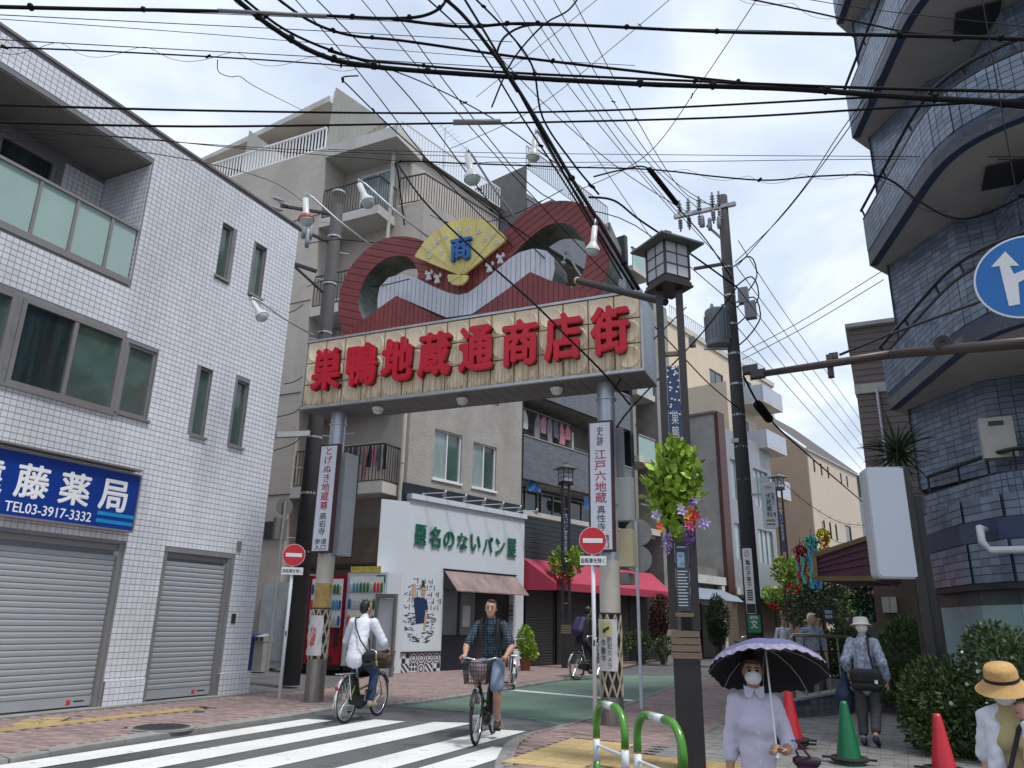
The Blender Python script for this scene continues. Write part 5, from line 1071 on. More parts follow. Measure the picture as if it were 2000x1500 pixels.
for k, z0 in enumerate((5.6, 8.55, 11.5, 14.45)):
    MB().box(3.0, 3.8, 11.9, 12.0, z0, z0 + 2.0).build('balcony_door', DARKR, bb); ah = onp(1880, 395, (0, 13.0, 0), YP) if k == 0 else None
    MB().box(2.1, 2.75, 12.2, 12.9, z0 + 2.70, z0 + 2.735).build('soffit_hatch', mat('hatch_dark', (.03, .03, .032), .6), bb)
# first-floor parapet and ground-floor wall
PG = curve_plan((.75, 14.9), (1.35, 13.6), (2.3, 12.7), (7, 11.6)); zg, zp = 2.12, 3.75
strip(PG, zg, zp, 'first_floor_wall', BGR, .2); tiles_along(PG, zp - .92, 9, .10, .1, lim=150, off=.003)
rl = [p + UP * (zp + .33) + Vector((.1, .1, 0)) for p in PG]; MB().tube(rl, .035, 8).build('hand_rail', BLACK, bb)
for p in PG[::4]: MB().tube([p + Vector((.1, .1, zp)), p + Vector((.1, .1, zp + .33))], .02, 5).build('rail_post', BLACK, bb)
deck(PG, zp - .3, zp - .1, BACK, 'balcony_slab', SOF)
# projecting lower tiled block and frosted glass
PH2 = [Vector((.62, 14.6, 0)), Vector((1.05, 13.0, 0)), Vector((1.45, 12.3, 0)), Vector((1.95, 11.95, 0)), Vector((6, 11.0, 0))]
strip(PH2, 2.14, 2.71, 'lower_wall', BGR, .25); tiles_along(PH2, 2.15, 5, .2, .11, lim=150, off=.003); strip(PH2, 2.06, 2.135, 'dark_trim', BLACK, .3, .02)
strip(PH2, 2.711, 3.0, 'navy_band', NAVT, .2, .01); strip(PH2, 3.001, 3.32, 'upper_block', BGR, .3); tiles_along(PH2, 3.005, 3, .2, .105, lim=0, off=.003)
PH3 = [p + Vector((.12, .12, 0)) for p in PH2]
FRG = mat('frosted_shop_glass', (.27, .40, .40), .25, .06, .8, spec=.5); CLG = mat('clear_shop_glass', (.07, .085, .085), .4, .3, 1, spec=.3)
for a, b in zip(PH3, PH3[1:]):
    n = max(1, round((b - a).length / 1.1))
    for i in range(n):
        p, q = a.lerp(b, i / n), a.lerp(b, (i + 1) / n); d = (q - p).normalized() * .006; nn_ = Vector((d.y, -d.x, 0)).normalized()
        for z0, z1, mt_ in ((.05, 1.86, FRG), (1.862, 2.06, CLG)): MB().add([p + d + UP * z0, q - d + UP * z0, q - d + UP * z1, p + d + UP * z1, p + d + UP * z0 - nn_ * .02, q - d + UP * z0 - nn_ * .02, q - d + UP * z1 - nn_ * .02, p + d + UP * z1 - nn_ * .02], [(0, 1, 2, 3), (7, 6, 5, 4), (0, 4, 5, 1), (2, 6, 7, 3), (1, 5, 6, 2), (3, 7, 4, 0)]).build('glass_panel', mt_, bb)
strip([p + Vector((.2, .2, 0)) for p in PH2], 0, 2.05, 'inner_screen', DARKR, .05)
PVC = mat('white_pvc', (.55, .57, .58), .4); e_ = onp(1915, 1040, (2.2, 11.8, 0), Vector((.3, 1, 0)).normalized()); MB().tube([e_ + Vector((.1, .3, .06)), e_ + Vector((0, 0, .06)), e_ + UP * -.12, e_ + Vector((.08, -.02, -.24)), e_ + Vector((1.6, -.35, -.26))], .05, 10).build('waste_pipe', PVC, bb, smooth=True)
e_ = far(1948, 855, 13.4); hb = MB().box(e_.x - .22, e_.x + .22, e_.y - .1, e_.y + .15, e_.z - .32, e_.z + .30).build('water_heater', mat('heater_beige', (.42, .40, .36), .5), bb); MB().box(e_.x - .1, e_.x + .1, e_.y - .11, e_.y - .1, e_.z + .17, e_.z + .24).build('vent', BLACK, hb)
# brown clapboard house behind
br = thing('brown_clapboard_house', 'brown clapboard house behind the blue tiled block', 'building', far(1720, 1200, 25))
o_ = far(1700, 700, 24.0); CLAP = mat('brown_clapboard', (.20, .165, .15), .8, .06, 2, rnd=.08); xL, xR = far(1690, 900, 24).x, far(1760, 900, 24).x + 4; zt2 = far(1684, 640, 24).z; Yb = o_.y
MB().box(xL, xR, Yb, Yb + 8, 0, zt2).build('wall', CLAP, br)
for i in range(60): z = .05 + i * .19; (MB().add([(xL - .01, Yb - .012, z), (xR, Yb - .012, z), (xR, Yb - .03, z), (xL - .01, Yb - .03, z), (xL - .01, Yb - .012, z + .18), (xR, Yb - .012, z + .18)], [(0, 3, 2, 1), (3, 4, 5, 2), (0, 4, 3)]).build('clapboard', CLAP, br) if z < zt2 - .2 else None)
MB().box(xL - .1, xR, Yb - .2, Yb + 8, zt2, zt2 + .12).build('roof_edge', SLABW, br); MB().box(xL - .05, xR, Yb - .1, Yb, far(1684, 770, 24).z, far(1684, 752, 24).z).build('string_course', SLABW, br); MB().tube([(xL + .55, Yb - .1, .2), (xL + .55, Yb - .1, zt2 - 2)], .05, 8).build('drain_pipe', STEEL, br)
# ground floor of that house: dark shops, meter boxes
MB().box(xL - .2, xR, Yb - .6, Yb - .05, 0, 3.0).build('shop_front', BRW, br)
for i in range(2): e_ = far(1730 + 14 * i, 1180, 22.8); MB().box(e_.x - .09, e_.x + .09, Yb - .75, Yb - .62, e_.z - .2, e_.z + .2).build('meter_box', SLABW, br)
# maroon canopy sign
cn = thing('maroon_canopy', 'maroon ribbed shop canopy with a brass edge beside the blank white sign', 'canopy', far(1650, 1130, 19))
Dm = 19.0; TLp, TRp, BRp, BLp = far(1591, 1085, Dm), far(1712, 1046, Dm - .6), far(1712, 1130, Dm - .6), far(1595, 1130, Dm); MARC = mat('maroon_ribbed', (.105, .035, .065), .45, .12, 2); BRS = mat('brass_edge', (.22, .16, .07), .4, .1, 3, metal=.4)
bk_ = Vector((.5, 2.2, 0)); MB().add([TLp, TRp, BRp, BLp] + [p + bk_ for p in (TLp, TRp, BRp, BLp)], [(0, 3, 2, 1), (4, 5, 6, 7), (0, 1, 5, 4), (3, 7, 6, 2), (0, 4, 7, 3), (1, 2, 6, 5)]).build('canopy_box', MARC, cn)
nrm = (TRp - TLp).cross(UP).normalized()
for a, b in ((TLp, TRp), (BLp, BRp), (TLp, BLp)): MB().bar(a + nrm * .03, b + nrm * .03, .1, .1).build('edge_strip', BRS, cn)
for i in range(4): u = (i + .7) / 5; MB().bar(TLp.lerp(BLp, u) + nrm * .02 + (TRp - TLp) * .06, TRp.lerp(BRp, u - .12) + nrm * .02, .05).build('rib', MARC, cn)
for i in range(7): a = BLp.lerp(BRp, (i + .5) / 7); MB().bar(a + UP * -.03, a + bk_ + UP * -.03, .06).build('soffit_rib', MARC, cn)
# ================================================================== STREET FURNITURE
TOC = lambda p: Vector((-p.x, -p.y, 0)).normalized()                 # horizontal direction to the viewer side
SRED2 = mat('road_sign_red', (.5, .012, .02), .35, .04, 3); SWH = mat('road_sign_white', (.72, .72, .72), .35, .03, 3); POLW = mat('white_pole', (.62, .64, .68), .4, .05, 3, dirt=.25); PLATE = mat('plate_grey', (.5, .51, .54), .4)
def no_entry(base, ctr, label, r=.2):
    b = Vector(base); n = TOC(b); rt_ = UP.cross(n).normalized(); c = Vector((b.x, b.y, 0)) + n * .05; zc = onp(*ctr, c, n).z
    t = thing('no_entry_sign', label, 'road sign', b, group='no entry signs')
    MB().tube([b, Vector((b.x, b.y, zc + .12))], .03, 12).build('pole', POLW, t, smooth=True)
    c = c + UP * zc; MB().lathe([(r, 0), (r, .006)], c, n, n=36).build('rim', SWH, t); MB().lathe([(r * .965, .006), (r * .965, .009)], c, n, n=36).build('disc', SRED2, t); MB().obox(c + n * .011, rt_ * (r * .72), n * .002, UP * (r * .165)).build('bar', SWH, t)
    c2 = c - UP * (r + .085); MB().obox(c2, rt_ * .19, n * .005, UP * .065).build('plate', SWH, t); text('自転車を除く', INK, t, c2 + n * .006, rt_, UP, 1, .002, .012, fit=(.34, .07))
    MB().obox(c - n * .02, rt_ * .05, n * .02, UP * .03).build('clamp', STEEL, t); MB().obox(Vector((b.x, b.y, 1.25)) + n * .032 , rt_ * .012, n * .004, UP * .04).build('sticker', BLACK, t)
p_ = onz(544, 1376, ZL + .012); no_entry(p_, (574, 1084), 'red no entry sign near the vending machines and pharmacy corner')
p_ = onz(1163, 1438, ZR + .01); no_entry(p_, (1158, 1056), 'red no entry sign standing before the right gate column')
# pole with two round signs seen from behind
b = onz(1253, 1385, ZR + .01); t = thing('mirror_pole', 'thin white pole with two round signs seen from behind', 'road sign', b); n = TOC(b); rt_ = UP.cross(n)
zt2 = onp(1243, 1018, b, n).z; MB().tube([b, Vector((b.x, b.y, zt2))], .03, 10).build('pole', POLW, t)
for y in (1040, 1092): c = onp(1247, y, b - n * .06, n); MB().lathe([(.26, 0), (.26, .02), (.24, .03)], c, -n, n=28).build('round_sign', mat('sign_back', (.34, .32, .30), .5, .1, 4, dirt=.4), t)
# boxes on the right gate column
t = thing('cabinet_group', 'cream and grey electrical boxes on the right gate column', 'electrical box', (CRb.x + .3, CRb.y, 2)); 
cab = lambda x0, y0, x1, y1, dep, mt_, nm: (lambda a, d_: MB().obox((a + d_) / 2 - GN * dep / 2, GD_ * abs((d_ - a).dot(GD_)) / 2, GN * dep / 2, UP * abs(a.z - d_.z) / 2).build(nm, mt_, t))(onp(x0, y0, CRb, GN), onp(x1, y1, CRb, GN))
cab(1200, 1033, 1236, 1106, .28, mat('cream_box', (.50, .43, .27), .5, .06, 4, dirt=.4), 'cream_box'); cab(1200, 932, 1234, 1015, .22, mat('pale_grey_box', (.42, .42, .40), .5, .05, 4, dirt=.2), 'pale_box'); cab(1197, 836, 1218, 930, .1, mat('dark_grey_box', (.2, .2, .21), .5), 'conduit_box'); cab(1202, 1118, 1228, 1140, .4, DKC, 'bracket_box')
# ---------------- lantern posts
ROOFG = mat('green_copper_roof', (.10, .125, .105), .5, .2, 4, metal=.3); PAPERL = mat('lantern_paper', (.42, .43, .46), .6, .05, 2); BAN = mat('indigo_banner', (.02, .045, .11), .7, .15, 3); BRWN = mat('post_brown', (.022, .018, .018), .4, .15, 4); TAN = mat('tan_trim', (.16, .115, .075), .5, .1, 4)
def lantern_post(base, rz, zl, label, k=1.0, board=True, banner=True):
    """twin-post street lantern; local x across the twin posts"""
    b = Vector(base); t = thing('lantern_post', label, 'street lamp', b, rz, group='lantern street lamps'); M = Matrix.Translation(b) @ Matrix.Rotation(rz, 4, 'Z'); Z = zl
    ML = M @ Matrix.Translation((0, 0, Z)) @ Matrix.Rotation(R(38), 4, 'Z') @ Matrix.Scale(.74, 4) @ Matrix.Translation((0, 0, -Z))
    def pb(mb, nm, mt_, par=None, m_=M, **kw): return mb.xf(m_).build(nm, mt_, par or t, **kw)
    pb(MB().box(-.145, .145, -.145, .145, 0, 1.12), 'pedestal', BRWN)
    for i in range(4): pb(MB().box(-.165 + .004 * i, .165 - .004 * i, -.165 + .004 * i, .165 - .004 * i, 1.121 + i * .075, 1.185 + i * .075), 'tan_ring', TAN)
    for sx in (-1, 1): pb(MB().box(sx * .125 - .045, sx * .125 + .045, -.05, .05, 1.42, Z - .02), 'post', BRWN)
    for z in (2.1, 3.2, Z - .9, Z - 1.6): pb(MB().box(-.08, .08, -.03, .03, z, z + .05), 'cross_bar', TAN)
    # lantern: stepped tray, framed paper box set cornerwise, low hipped roof
    for i in range(3): h = .30 - .02 * i; pb(MB().box(-h, h, -h, h, Z + i * .055, Z + .04 + i * .055), 'tray_board', BRWN, m_=ML)
    z0, z1, h = Z + .17, Z + .80, .255; lb = pb(MB().box(-h, h, -h, h, z0, z1), 'lantern_box', PAPERL, m_=ML)
    fr = MB()
    for s1 in (-1, 1):
        for s2 in (-1, 1): fr.box(s1 * h - .018, s1 * h + .018, s2 * h - .018, s2 * h + .018, z0 - .02, z1 + .02)
        for zz in (z0, z0 + .21, z0 + .42, z1): fr.box(s1 * h - .01, s1 * h + .01, -h + .018, h - .018, zz - .01, zz + .01); fr.box(-h + .018, h - .018, s1 * h - .01, s1 * h + .01, zz - .01, zz + .01)
        fr.box(s1 * h - .009, s1 * h + .009, -.009, .009, z0 + .01, z1 - .01); fr.box(-.009, .009, s1 * h - .009, s1 * h + .009, z0 + .01, z1 - .01)
    pb(fr, 'lattice', BRWN, lb, m_=ML); e = .46
    pb(MB().add([(-e, -e, z1 + .03), (e, -e, z1 + .03), (e, e, z1 + .03), (-e, e, z1 + .03), (-.06, -.06, z1 + .27), (.06, -.06, z1 + .27), (.06, .06, z1 + .27), (-.06, .06, z1 + .27), (-e, -e, z1 - .005), (e, -e, z1 - .005), (e, e, z1 - .005), (-e, e, z1 - .005)], [(0, 1, 5, 4), (1, 2, 6, 5), (2, 3, 7, 6), (3, 0, 4, 7), (4, 5, 6, 7), (8, 9, 1, 0), (9, 10, 2, 1), (10, 11, 3, 2), (11, 8, 0, 3), (11, 10, 9, 8)]), 'roof', ROOFG, m_=ML)
    pb(MB().box(-.07, .07, -.07, .07, z1 + .26, z1 + .33), 'finial', ROOFG, m_=ML)
    if banner:
        zb1, zb0 = Z - 1.05, Z - 2.9; bn = pb(MB().box(-.075, .075, -.055, -.04, zb0, zb1), 'banner', BAN); r_ = random.Random(5); mb = MB()
        for i in range(26): mb.lathe([(.013, 0), (.013, .003)], (r_.uniform(-.065, .065), -.056, zb1 - abs(r_.gauss(0, .35)) % 1.8), (0, -1, 0), n=5)
        pb(mb, 'blossom_print', SWH, bn); rr = M.to_3x3() @ XP
        text('巣\n鴨\n地\n蔵', PLATE, bn, M @ Vector((0, -.056, zb1 - .95)), rr, UP, 1, .003, 0, fit=(.085, .75))
    if board:
        ib = pb(MB().box(-.075, .075, -.062, -.045, 1.62, 2.38), 'information_board', mat('slate_board', (.035, .042, .06), .4))
        for z in (1.56, 2.39): pb(MB().box(-.1, .1, -.08, .06, z, z + .045), 'board_trim', TAN, ib)
        pass; pb(MB().box(-.055, .03, -.066, -.063, 2.1, 2.27), 'photo_print', mat('board_photo', (.25, .36, .48), .5, .5, 18), ib)
        mb = MB(); r_ = random.Random(8)
        for i in range(12): mb.box(-.06, .06 - r_.uniform(0, .03), -.0645, -.063, 2.05 - i * .034, 2.062 - i * .034)
        mb.box(-.05, .05, -.0645, -.063, 2.32, 2.335); pb(mb, 'text_lines', PLATE, ib, kind='stuff'); pb(MB().box(-.06, .06, -.04, .04, 2.75, 3.05), 'white_notice', SWH)
    return t
bp = onz(1352, 1512, 0); zl_ = onp(1312, 572, bp, TOC(bp)).z
lp0 = lantern_post((bp.x, bp.y, ZR + .01), R(14), zl_, 'tall brown lantern lamp with bouquet in front of the gate')
bp2 = onz(1106, 1309, 0); lantern_post((bp2.x, bp2.y, ZL), R(14), onp(1108, 951, bp2, TOC(bp2)).z, 'lantern lamp before the crimson awning and brown shutters', board=False)
bp3 = onz(1551, 1296, 0); lantern_post((bp3.x, bp3.y, ZR), R(10), onp(1530, 958, bp3, TOC(bp3)).z, 'lantern lamp farther up the street right of the utility pole', board=False)
# arm with a lamp on the near post
a = far(1300, 590, 9.45); t = thing('bracket_arm', 'thick brown arm with pale round cap from the lantern post to the gate', 'bracket', a); MB().tube([a, far(1128, 548, 10.8)], .055, 10).build('arm', BRWN, t); MB().ell(far(1128, 548, 10.8), .06).build('cap', mat('cap_cream', (.5, .45, .3), .5), t, smooth=True)
# ---------------- guard barriers
BGRN = mat('barrier_green', (.07, .25, .025), .3, .04, 3, coat=.3); BWH = mat('barrier_white', (.68, .72, .74), .3, .03, 3, coat=.3)
def barrier(pL, pR, label):
    a, b = onz(*pL, .82), onz(*pR, .82); a.z = b.z = 0; ga, gb = gz(a.x, a.y), gz(b.x, b.y); d = (b - a).normalized(); t = thing('guard_barrier', label, 'barrier', (a.x, a.y, ga), group='green and white guard barriers'); r = .20; Ht = .82; rr = .033
    L = (b - a).length; path = []
    arc = lambda c, t0, t1, n=7: [c + d * (r * math.cos(t0 + (t1 - t0) * i / n)) + UP * (r * math.sin(t0 + (t1 - t0) * i / n)) for i in range(n + 1)]
    cl, cr_ = a + d * r + UP * (Ht - r), b - d * r + UP * (Ht - r); x0 = L * .36; x1 = L * .64
    top = lambda u: a + d * u + UP * Ht
    MB().tube([a + UP * .52, cl - d * r] + arc(cl, math.pi, math.pi / 2)[1:] + [top(x0)], rr, 12).build('green_rail', BGRN, t, smooth=True); MB().tube([top(x0), top(x1)], rr + .0005, 12).build('white_rail', BWH, t, smooth=True)
    MB().tube([top(x1)] + arc(cr_, math.pi / 2, 0) + [b + UP * .52], rr, 12).build('green_rail', BGRN, t, smooth=True)
    for p, g_ in ((a, ga), (b, gb)):
        MB().tube([p + UP * .52, p + UP * .33], rr + .0005, 12).build('white_leg', BWH, t, smooth=True); MB().tube([p + UP * .33, p + UP * .14], rr, 12).build('green_leg', BGRN, t, smooth=True); MB().tube([p + UP * .14, p + UP * (g_ + .03)], rr + .0005, 12).build('white_leg', BWH, t, smooth=True)
    for p in (a, b): MB().lathe([(rr + .002, 0), (rr + .002, .008)], p + UP * .515, n=12).build('amber_band', mat('amber_tape', (.45, .22, .02), .4), t)
    MB().tube([a + UP * .46, b + UP * .46], .014, 8).build('cross_rail', BWH, t)
barrier((1164, 1371), (1219, 1386), 'green and white guard barrier before the right gate column'); barrier((1243, 1391), (1331, 1415), 'green and white guard barrier before the brown lantern pedestal')
# ---------------- traffic cones
def cone(p, h, mt_, label, weights=1):
    p = Vector(p); t = thing('traffic_cone', label, 'cone', p)
    MB().lathe([(.15 * h / .7, .03), (.145 * h / .7, .05), (.045, h - .04), (.035, h), (.001, h + .004)], p, n=26, cap=False).build('cone', mt_, t, smooth=True); MB().lathe([(.17, 0), (.17, .03), (.15, .035)], p, n=6).build('foot', mt_, t)
    for i in range(weights):
        r_ = .20 + .012 * i; z = .036 + .045 * i; mb = MB(); mb.lathe([(.15, z), (r_, z), (r_ + .012, z + .02), (r_, z + .038), (.15, z + .038), (.15, z)], p, n=22, cap=False); mb.box(p.x - r_ - .09, p.x - r_ + .02, p.y - .025, p.y + .025, p.z + z + .01, p.z + z + .03); mb.box(p.x + r_ - .02, p.x + r_ + .09, p.y - .025, p.y + .025, p.z + z + .01, p.z + z + .03); mb.build('rubber_weight', RUBBER, t, smooth=False)
CRED = mat('cone_red', (.52, .018, .03), .38, .06, 3, dirt=.15); CGRN = mat('cone_green', (.0, .13, .045), .38, .06, 3, dirt=.12)
zt = ZR + .012
cone(onz(1548, 1460, zt), .70, CRED, 'red traffic cone beside the umbrella lady', 2); cone(onz(1660, 1492, zt), .66, CGRN, 'green traffic cone in front of the steps', 1); cone(onz(1846, 1513, zt), .60, CRED, 'red traffic cone in front of the leafy shrub', 1)
# ---------------- white light box on a dark post
b = far(1822, 1290, 12.6); b.z = 0; t = thing('blank_light_box', 'blank white light box sign on a dark post by the shrubs', 'sign', b)
MB().bar(Vector((b.x, b.y, 0)), Vector((b.x - .02, b.y, far(1800, 912, 12.6).z)), .19, .12).build('post', BRWN, t); MB().bar(Vector((b.x + .12, b.y + .1, 0)), Vector((b.x + .1, b.y + .1, 3.4)), .1, .1).build('post', BRWN, t)
nn_ = Vector((.30, -.954, 0)); rr_ = Vector((.954, .30, 0)); o_ = far(1745, 1020, 12.45); qa, qb = onp(1702, 912, o_, nn_), onp(1772, 1130, o_, nn_); w_ = .31; h_ = (qa.z - qb.z) / 2; cc = o_.copy(); cc.z = (qa.z + qb.z) / 2; rd = .07
rp_ = [(sx * (w_ - rd) + rd * math.cos(a_), sy * (h_ - rd) + rd * math.sin(a_)) for sx, sy, a0 in ((1, 1, 0), (-1, 1, 90), (-1, -1, 180), (1, -1, 270)) for a_ in (R(a0 + 22.5 * i) for i in range(5))]
LBX = mat('light_box_acrylic', (.62, .68, .74), .3, .03, 1.5, dirt=.1); MB().prism(rp_, cc, rr_, UP, -nn_ * .30).build('case', mat('light_box_case', (.55, .57, .59), .4, .05, 3, dirt=.15), t); MB().prism([(x * .93, y * .97) for x, y in rp_], cc, rr_, UP, nn_ * .02).build('face', LBX, t); MB().prism([(x * 1.01, y * 1.005) for x, y in rp_], cc - nn_ * .09, rr_, UP, nn_ * -.02).build('rib', LBX, t)
for z in (-.65, .7): MB().bar(cc + UP * z - nn_ * .1, Vector((b.x, b.y, cc.z + z)), .06).build('bracket', STEEL, t)
# ---------------- brown traffic arm, speaker, arrow sign (pole stands out of frame on the right)
ARM = mat('brown_arm', (.06, .04, .034), .45, .15, 4); pp = far(2120, 660, 7.4); t = thing('traffic_mast', 'long brown horizontal arm reaching in from the right', 'traffic arm', (pp.x, pp.y, gz(pp.x, pp.y)))
e0 = far(1490, 730, 8.6); MB().tube([e0, far(1740, 692, 8.0)], [.038, .045], 12).build('arm', ARM, t, smooth=True); MB().tube([far(1740, 692, 8.0), pp], [.048, .055], 12).build('arm', ARM, t, smooth=True); MB().tube([Vector((pp.x, pp.y, gz(pp.x, pp.y))), Vector((pp.x, pp.y, pp.z + .8))], .11, 14).build('mast', ARM, t, smooth=True)
MB().tube([far(1640, 693, 8.3), far(1740, 652, 8.0), far(1980, 565, 7.5), Vector((pp.x, pp.y, pp.z + .75))], .014, 6).build('stay', BLACK, t); q = far(1621, 712, 8.3); MB().box(q.x - .03, q.x + .03, q.y - .05, q.y + .05, q.z - .14, q.z + .1).build('clamp', ARM, t); MB().bar(q + UP * .09, far(1637, 694, 8.3), .06).build('clamp', ARM, t)
for x, y in ((1480, 731), (1465, 722)): q = far(x, y, 8.6); MB().obox(q, Vector((.08, .02, .01)), Vector((-.01, .05, 0)), UP * .045).build('sensor', BLACK, t)
q = far(1842, 670, 7.75); MB().lathe([(.03, .12), (.05, .03), (.08, 0), (.075, -.01), (.03, .02)], q, TOC(q) * -1, n=20, cap=True).build('loudspeaker', BLACK, t, smooth=True)
q = far(2002, 540, 6.0); t = thing('direction_sign', 'round blue sign with a white arrow cut by the right edge', 'road sign', q); n = TOC(q); n = (n - UP * .0).normalized(); rt_ = UP.cross(n).normalized(); rs = .31; RB = mat('road_sign_blue', (.0, .13, .42), .35, .04, 3)
MB().lathe([(rs, 0), (rs, .006)], q, n, n=44).build('rim', SWH, t); MB().lathe([(rs * .955, .006), (rs * .955, .009)], q, n, n=44).build('disc', RB, t)
ar = [(-.125, -.2), (-.06, -.2), (-.045, -.04), (.12, .02), (.16, .02), (.16, .07), (.1, .07), (-.06, .03), (-.075, .10), (-.02, .085), (-.085, .215), (-.185, .12), (-.135, .115)]
MB().prism(ar, q + n * .010, rt_, UP, n * .003).build('arrow', SWH, t); MB().tube([q + rt_ * .0 - n * .06 + UP * .25, Vector((q.x - n.x * .06, q.y - n.y * .06, gz(q.x, q.y)))], .03, 10).build('pole', POLW, t) if False else MB().bar(q - n * .03, Vector((pp.x, pp.y, q.z)), .05).build('bracket', STEEL, t)
# ---------------- utility poles
PCON = mat('pole_concrete', (.05, .048, .05), .8, .15, 2, bump=.2, dirt=.3); INS = mat('insulator', (.30, .31, .33), .3, .1, 4); TRF = mat('transformer_grey', (.18, .20, .22), .5, .08, 3)
def insul(mb, p, d, s=1.0):
    for i in range(4): mb.lathe([(.045 * s, 0), (.045 * s, .03 * s)], Vector(p) + Vector(d) * (.05 * s * i), d, n=8)
    mb.tube([Vector(p) - Vector(d) * .05 * s, Vector(p) + Vector(d) * .25 * s], .02 * s, 6)
bR = onz(1484, 1366, ZR); DR = math.hypot(bR.x, bR.y); zT = far(1421, 384, DR).z
up_ = thing('utility_pole', 'tall dark utility pole with transformer and signs right of the gate', 'utility pole', bR, group='utility poles')
MB().lathe([(.19, 0), (.125, zT)], bR, n=18).build('pole', PCON, up_, smooth=True); zat = lambda y: far(1440, y, DR).z
wv_ = lambda x, y, D=None: far(x, y, D or DR)
a_, b_ = wv_(1317, 424, DR - .4), wv_(1436, 398, DR); MB().bar(a_, b_, .1).build('cross_arm', STEEL, up_); MB().bar(wv_(1380, 440, DR - .2), Vector((bR.x, bR.y, zat(470))), .05).build('brace', STEEL, up_)
for i, (x, y) in enumerate(((1328, 420), (1345, 416), (1366, 412), (1392, 404), (1405, 402))):
    mb = MB(); p = wv_(x, y, DR - .3); insul(mb, p + UP * .05, (TOC(p) * .5 + UP * .85).normalized(), 1.35); mb.build('insulator', INS, up_, smooth=True)
    mb = MB(); insul(mb, p - UP * .12 - TOC(p) * .05, (-TOC(p) * .2 - UP).normalized(), 1.25); mb.build('insulator', INS, up_, smooth=True)
for i, (x, y) in enumerate(((1386, 436), (1404, 432), (1372, 430))): q = wv_(x, y, DR - .25); MB().lathe([(.05, 0), (.06, .1), (.05, .3), (.02, .36)], q - UP * .2, n=10).build('cut_out', INS, up_, smooth=True)
q = wv_(1401, 640, DR - .1); dL = UP.cross(TOC(q)); k_ = .36
tr = MB().lathe([(.27, -.5), (.29, -.48), (.29, .42), (.27, .46), (.06, .5)], q, n=24).build('transformer', TRF, up_); 
for i in range(20): t_ = 2 * math.pi * i / 20; MB().bar(q + Vector((math.cos(t_) * .305, math.sin(t_) * .305, -.35)), q + Vector((math.cos(t_) * .305, math.sin(t_) * .305, .3)), .02).build('fin', TRF, tr)
for i in range(3): t_ = 2.1 * i; MB().lathe([(.04, 0), (.05, .06), (.03, .14)], q + Vector((math.cos(t_) * .16, math.sin(t_) * .16, .46)), n=8).build('bushing', INS, tr)
MB().bar(q - UP * .52 - dL * .35, Vector((bR.x, bR.y, q.z - .55)), .07).build('transformer_arm', STEEL, up_); MB().bar(wv_(1355, 525), Vector((bR.x, bR.y, zat(512))), .07).build('cross_arm', ARM, up_)
for x, y, w_, h_ in ((1452, 578, .12, .2), (1466, 606, .13, .22), (1352, 668, .07, .12)): q = wv_(x, y, DR - .15); MB().box(q.x - w_, q.x + w_, q.y - .1, q.y + .1, q.z - h_, q.z + h_).build('switch_box', mat('box_grey', (.24, .25, .24), .5), up_)
for i in range(10): MB().lathe([(.17 - .003 * i, 0), (.17 - .003 * i, .05)], Vector((bR.x, bR.y, 3.2 + i * .78)), n=14).build('steel_band', STEEL, up_)
q = wv_(1450, 860, DR - .1); MB().bar(q - dL * .25, q - dL * .02, .1).build('security_camera', PLATE, up_)
for j in range(3):      # looped service cables
    c = Vector((bR.x, bR.y, zat(520 + 40 * j))); MB().tube([c + dL * (.15 + .55 * math.sin(math.pi * i / 12) ** .8) + UP * (.3 * math.sin(math.pi * min(i / 6, 1)) - 1.0 * (i / 12) ** 2) for i in range(13)], .018, 6).build('cable_loop', BLACK, up_)
def hung_sign(label, TLp, BRp, D, mt_, name='hanging_sign', chars=(), dep=.08, rd=.05, group=None):
    c = far((TLp[0] + BRp[0]) / 2, (TLp[1] + BRp[1]) / 2, D); n = TOC(c); rt_ = UP.cross(n).normalized(); a, b = onp(*TLp, c, n), onp(*BRp, c, n); w_, h_ = abs((b - a).dot(rt_)) / 2, abs(a.z - b.z) / 2
    t = thing(name, label, 'sign', c); pl = [(sx * (w_ - rd) + rd * math.cos(a_), sy * (h_ - rd) + rd * math.sin(a_)) for sx, sy, a0 in ((1, 1, 0), (-1, 1, 90), (-1, -1, 180), (1, -1, 270)) for a_ in (R(a0 + 30 * i) for i in range(4))]
    MB().prism(pl, c, rt_, UP, -n * dep).build('board', mt_, t)
    for s_, cx, cy, fw, fh, m_ in chars: text(s_, m_, t, c + rt_ * (w_ * cx) + UP * (h_ * cy) + n * .002, rt_, UP, 1, .004, .01, fit=(w_ * 2 * fw, h_ * 2 * fh))
    return t, c, n, rt_, w_, h_
SGR = mat('sign_green', (.0, .16, .06), .4); PALE = mat('sign_pale_grey', (.52, .58, .60), .4)
t, c, n, rt_, w_, h_ = hung_sign('pale dental clinic sign hung on the utility pole', (1484, 942), (1521, 1031), DR - .1, PALE, chars=[('伏\n見\n歯\n科', -.05, .0, .36, .52, INK), ('医\n療\n法\n人', .55, .28, .16, .26, INK), ('↑', .62, -.42, .2, .12, INK)])
MB().prism([(-.08, 0), (.08, 0), (.08, .06), (.04, .03), (0, .07), (-.04, .03), (-.08, .06)], c + UP * h_ * .74 + n * .003, rt_, UP, n * .004).build('crown_mark', mat('crown_orange', (.55, .3, .05), .5), t); MB().obox(c - UP * h_ * .66 + n * .003, rt_ * w_ * .6, n * .003, UP * .02).build('ochre_line', OCHRE, t); MB().obox(c - UP * h_ * .82 + n * .003, rt_ * w_ * .55, n * .003, UP * .012).build('text_line', INK, t); MB().bar(c + UP * h_ * .5 - rt_ * w_, Vector((bR.x, bR.y, c.z + h_ * .5)), .05).build('bracket', STEEL, t)
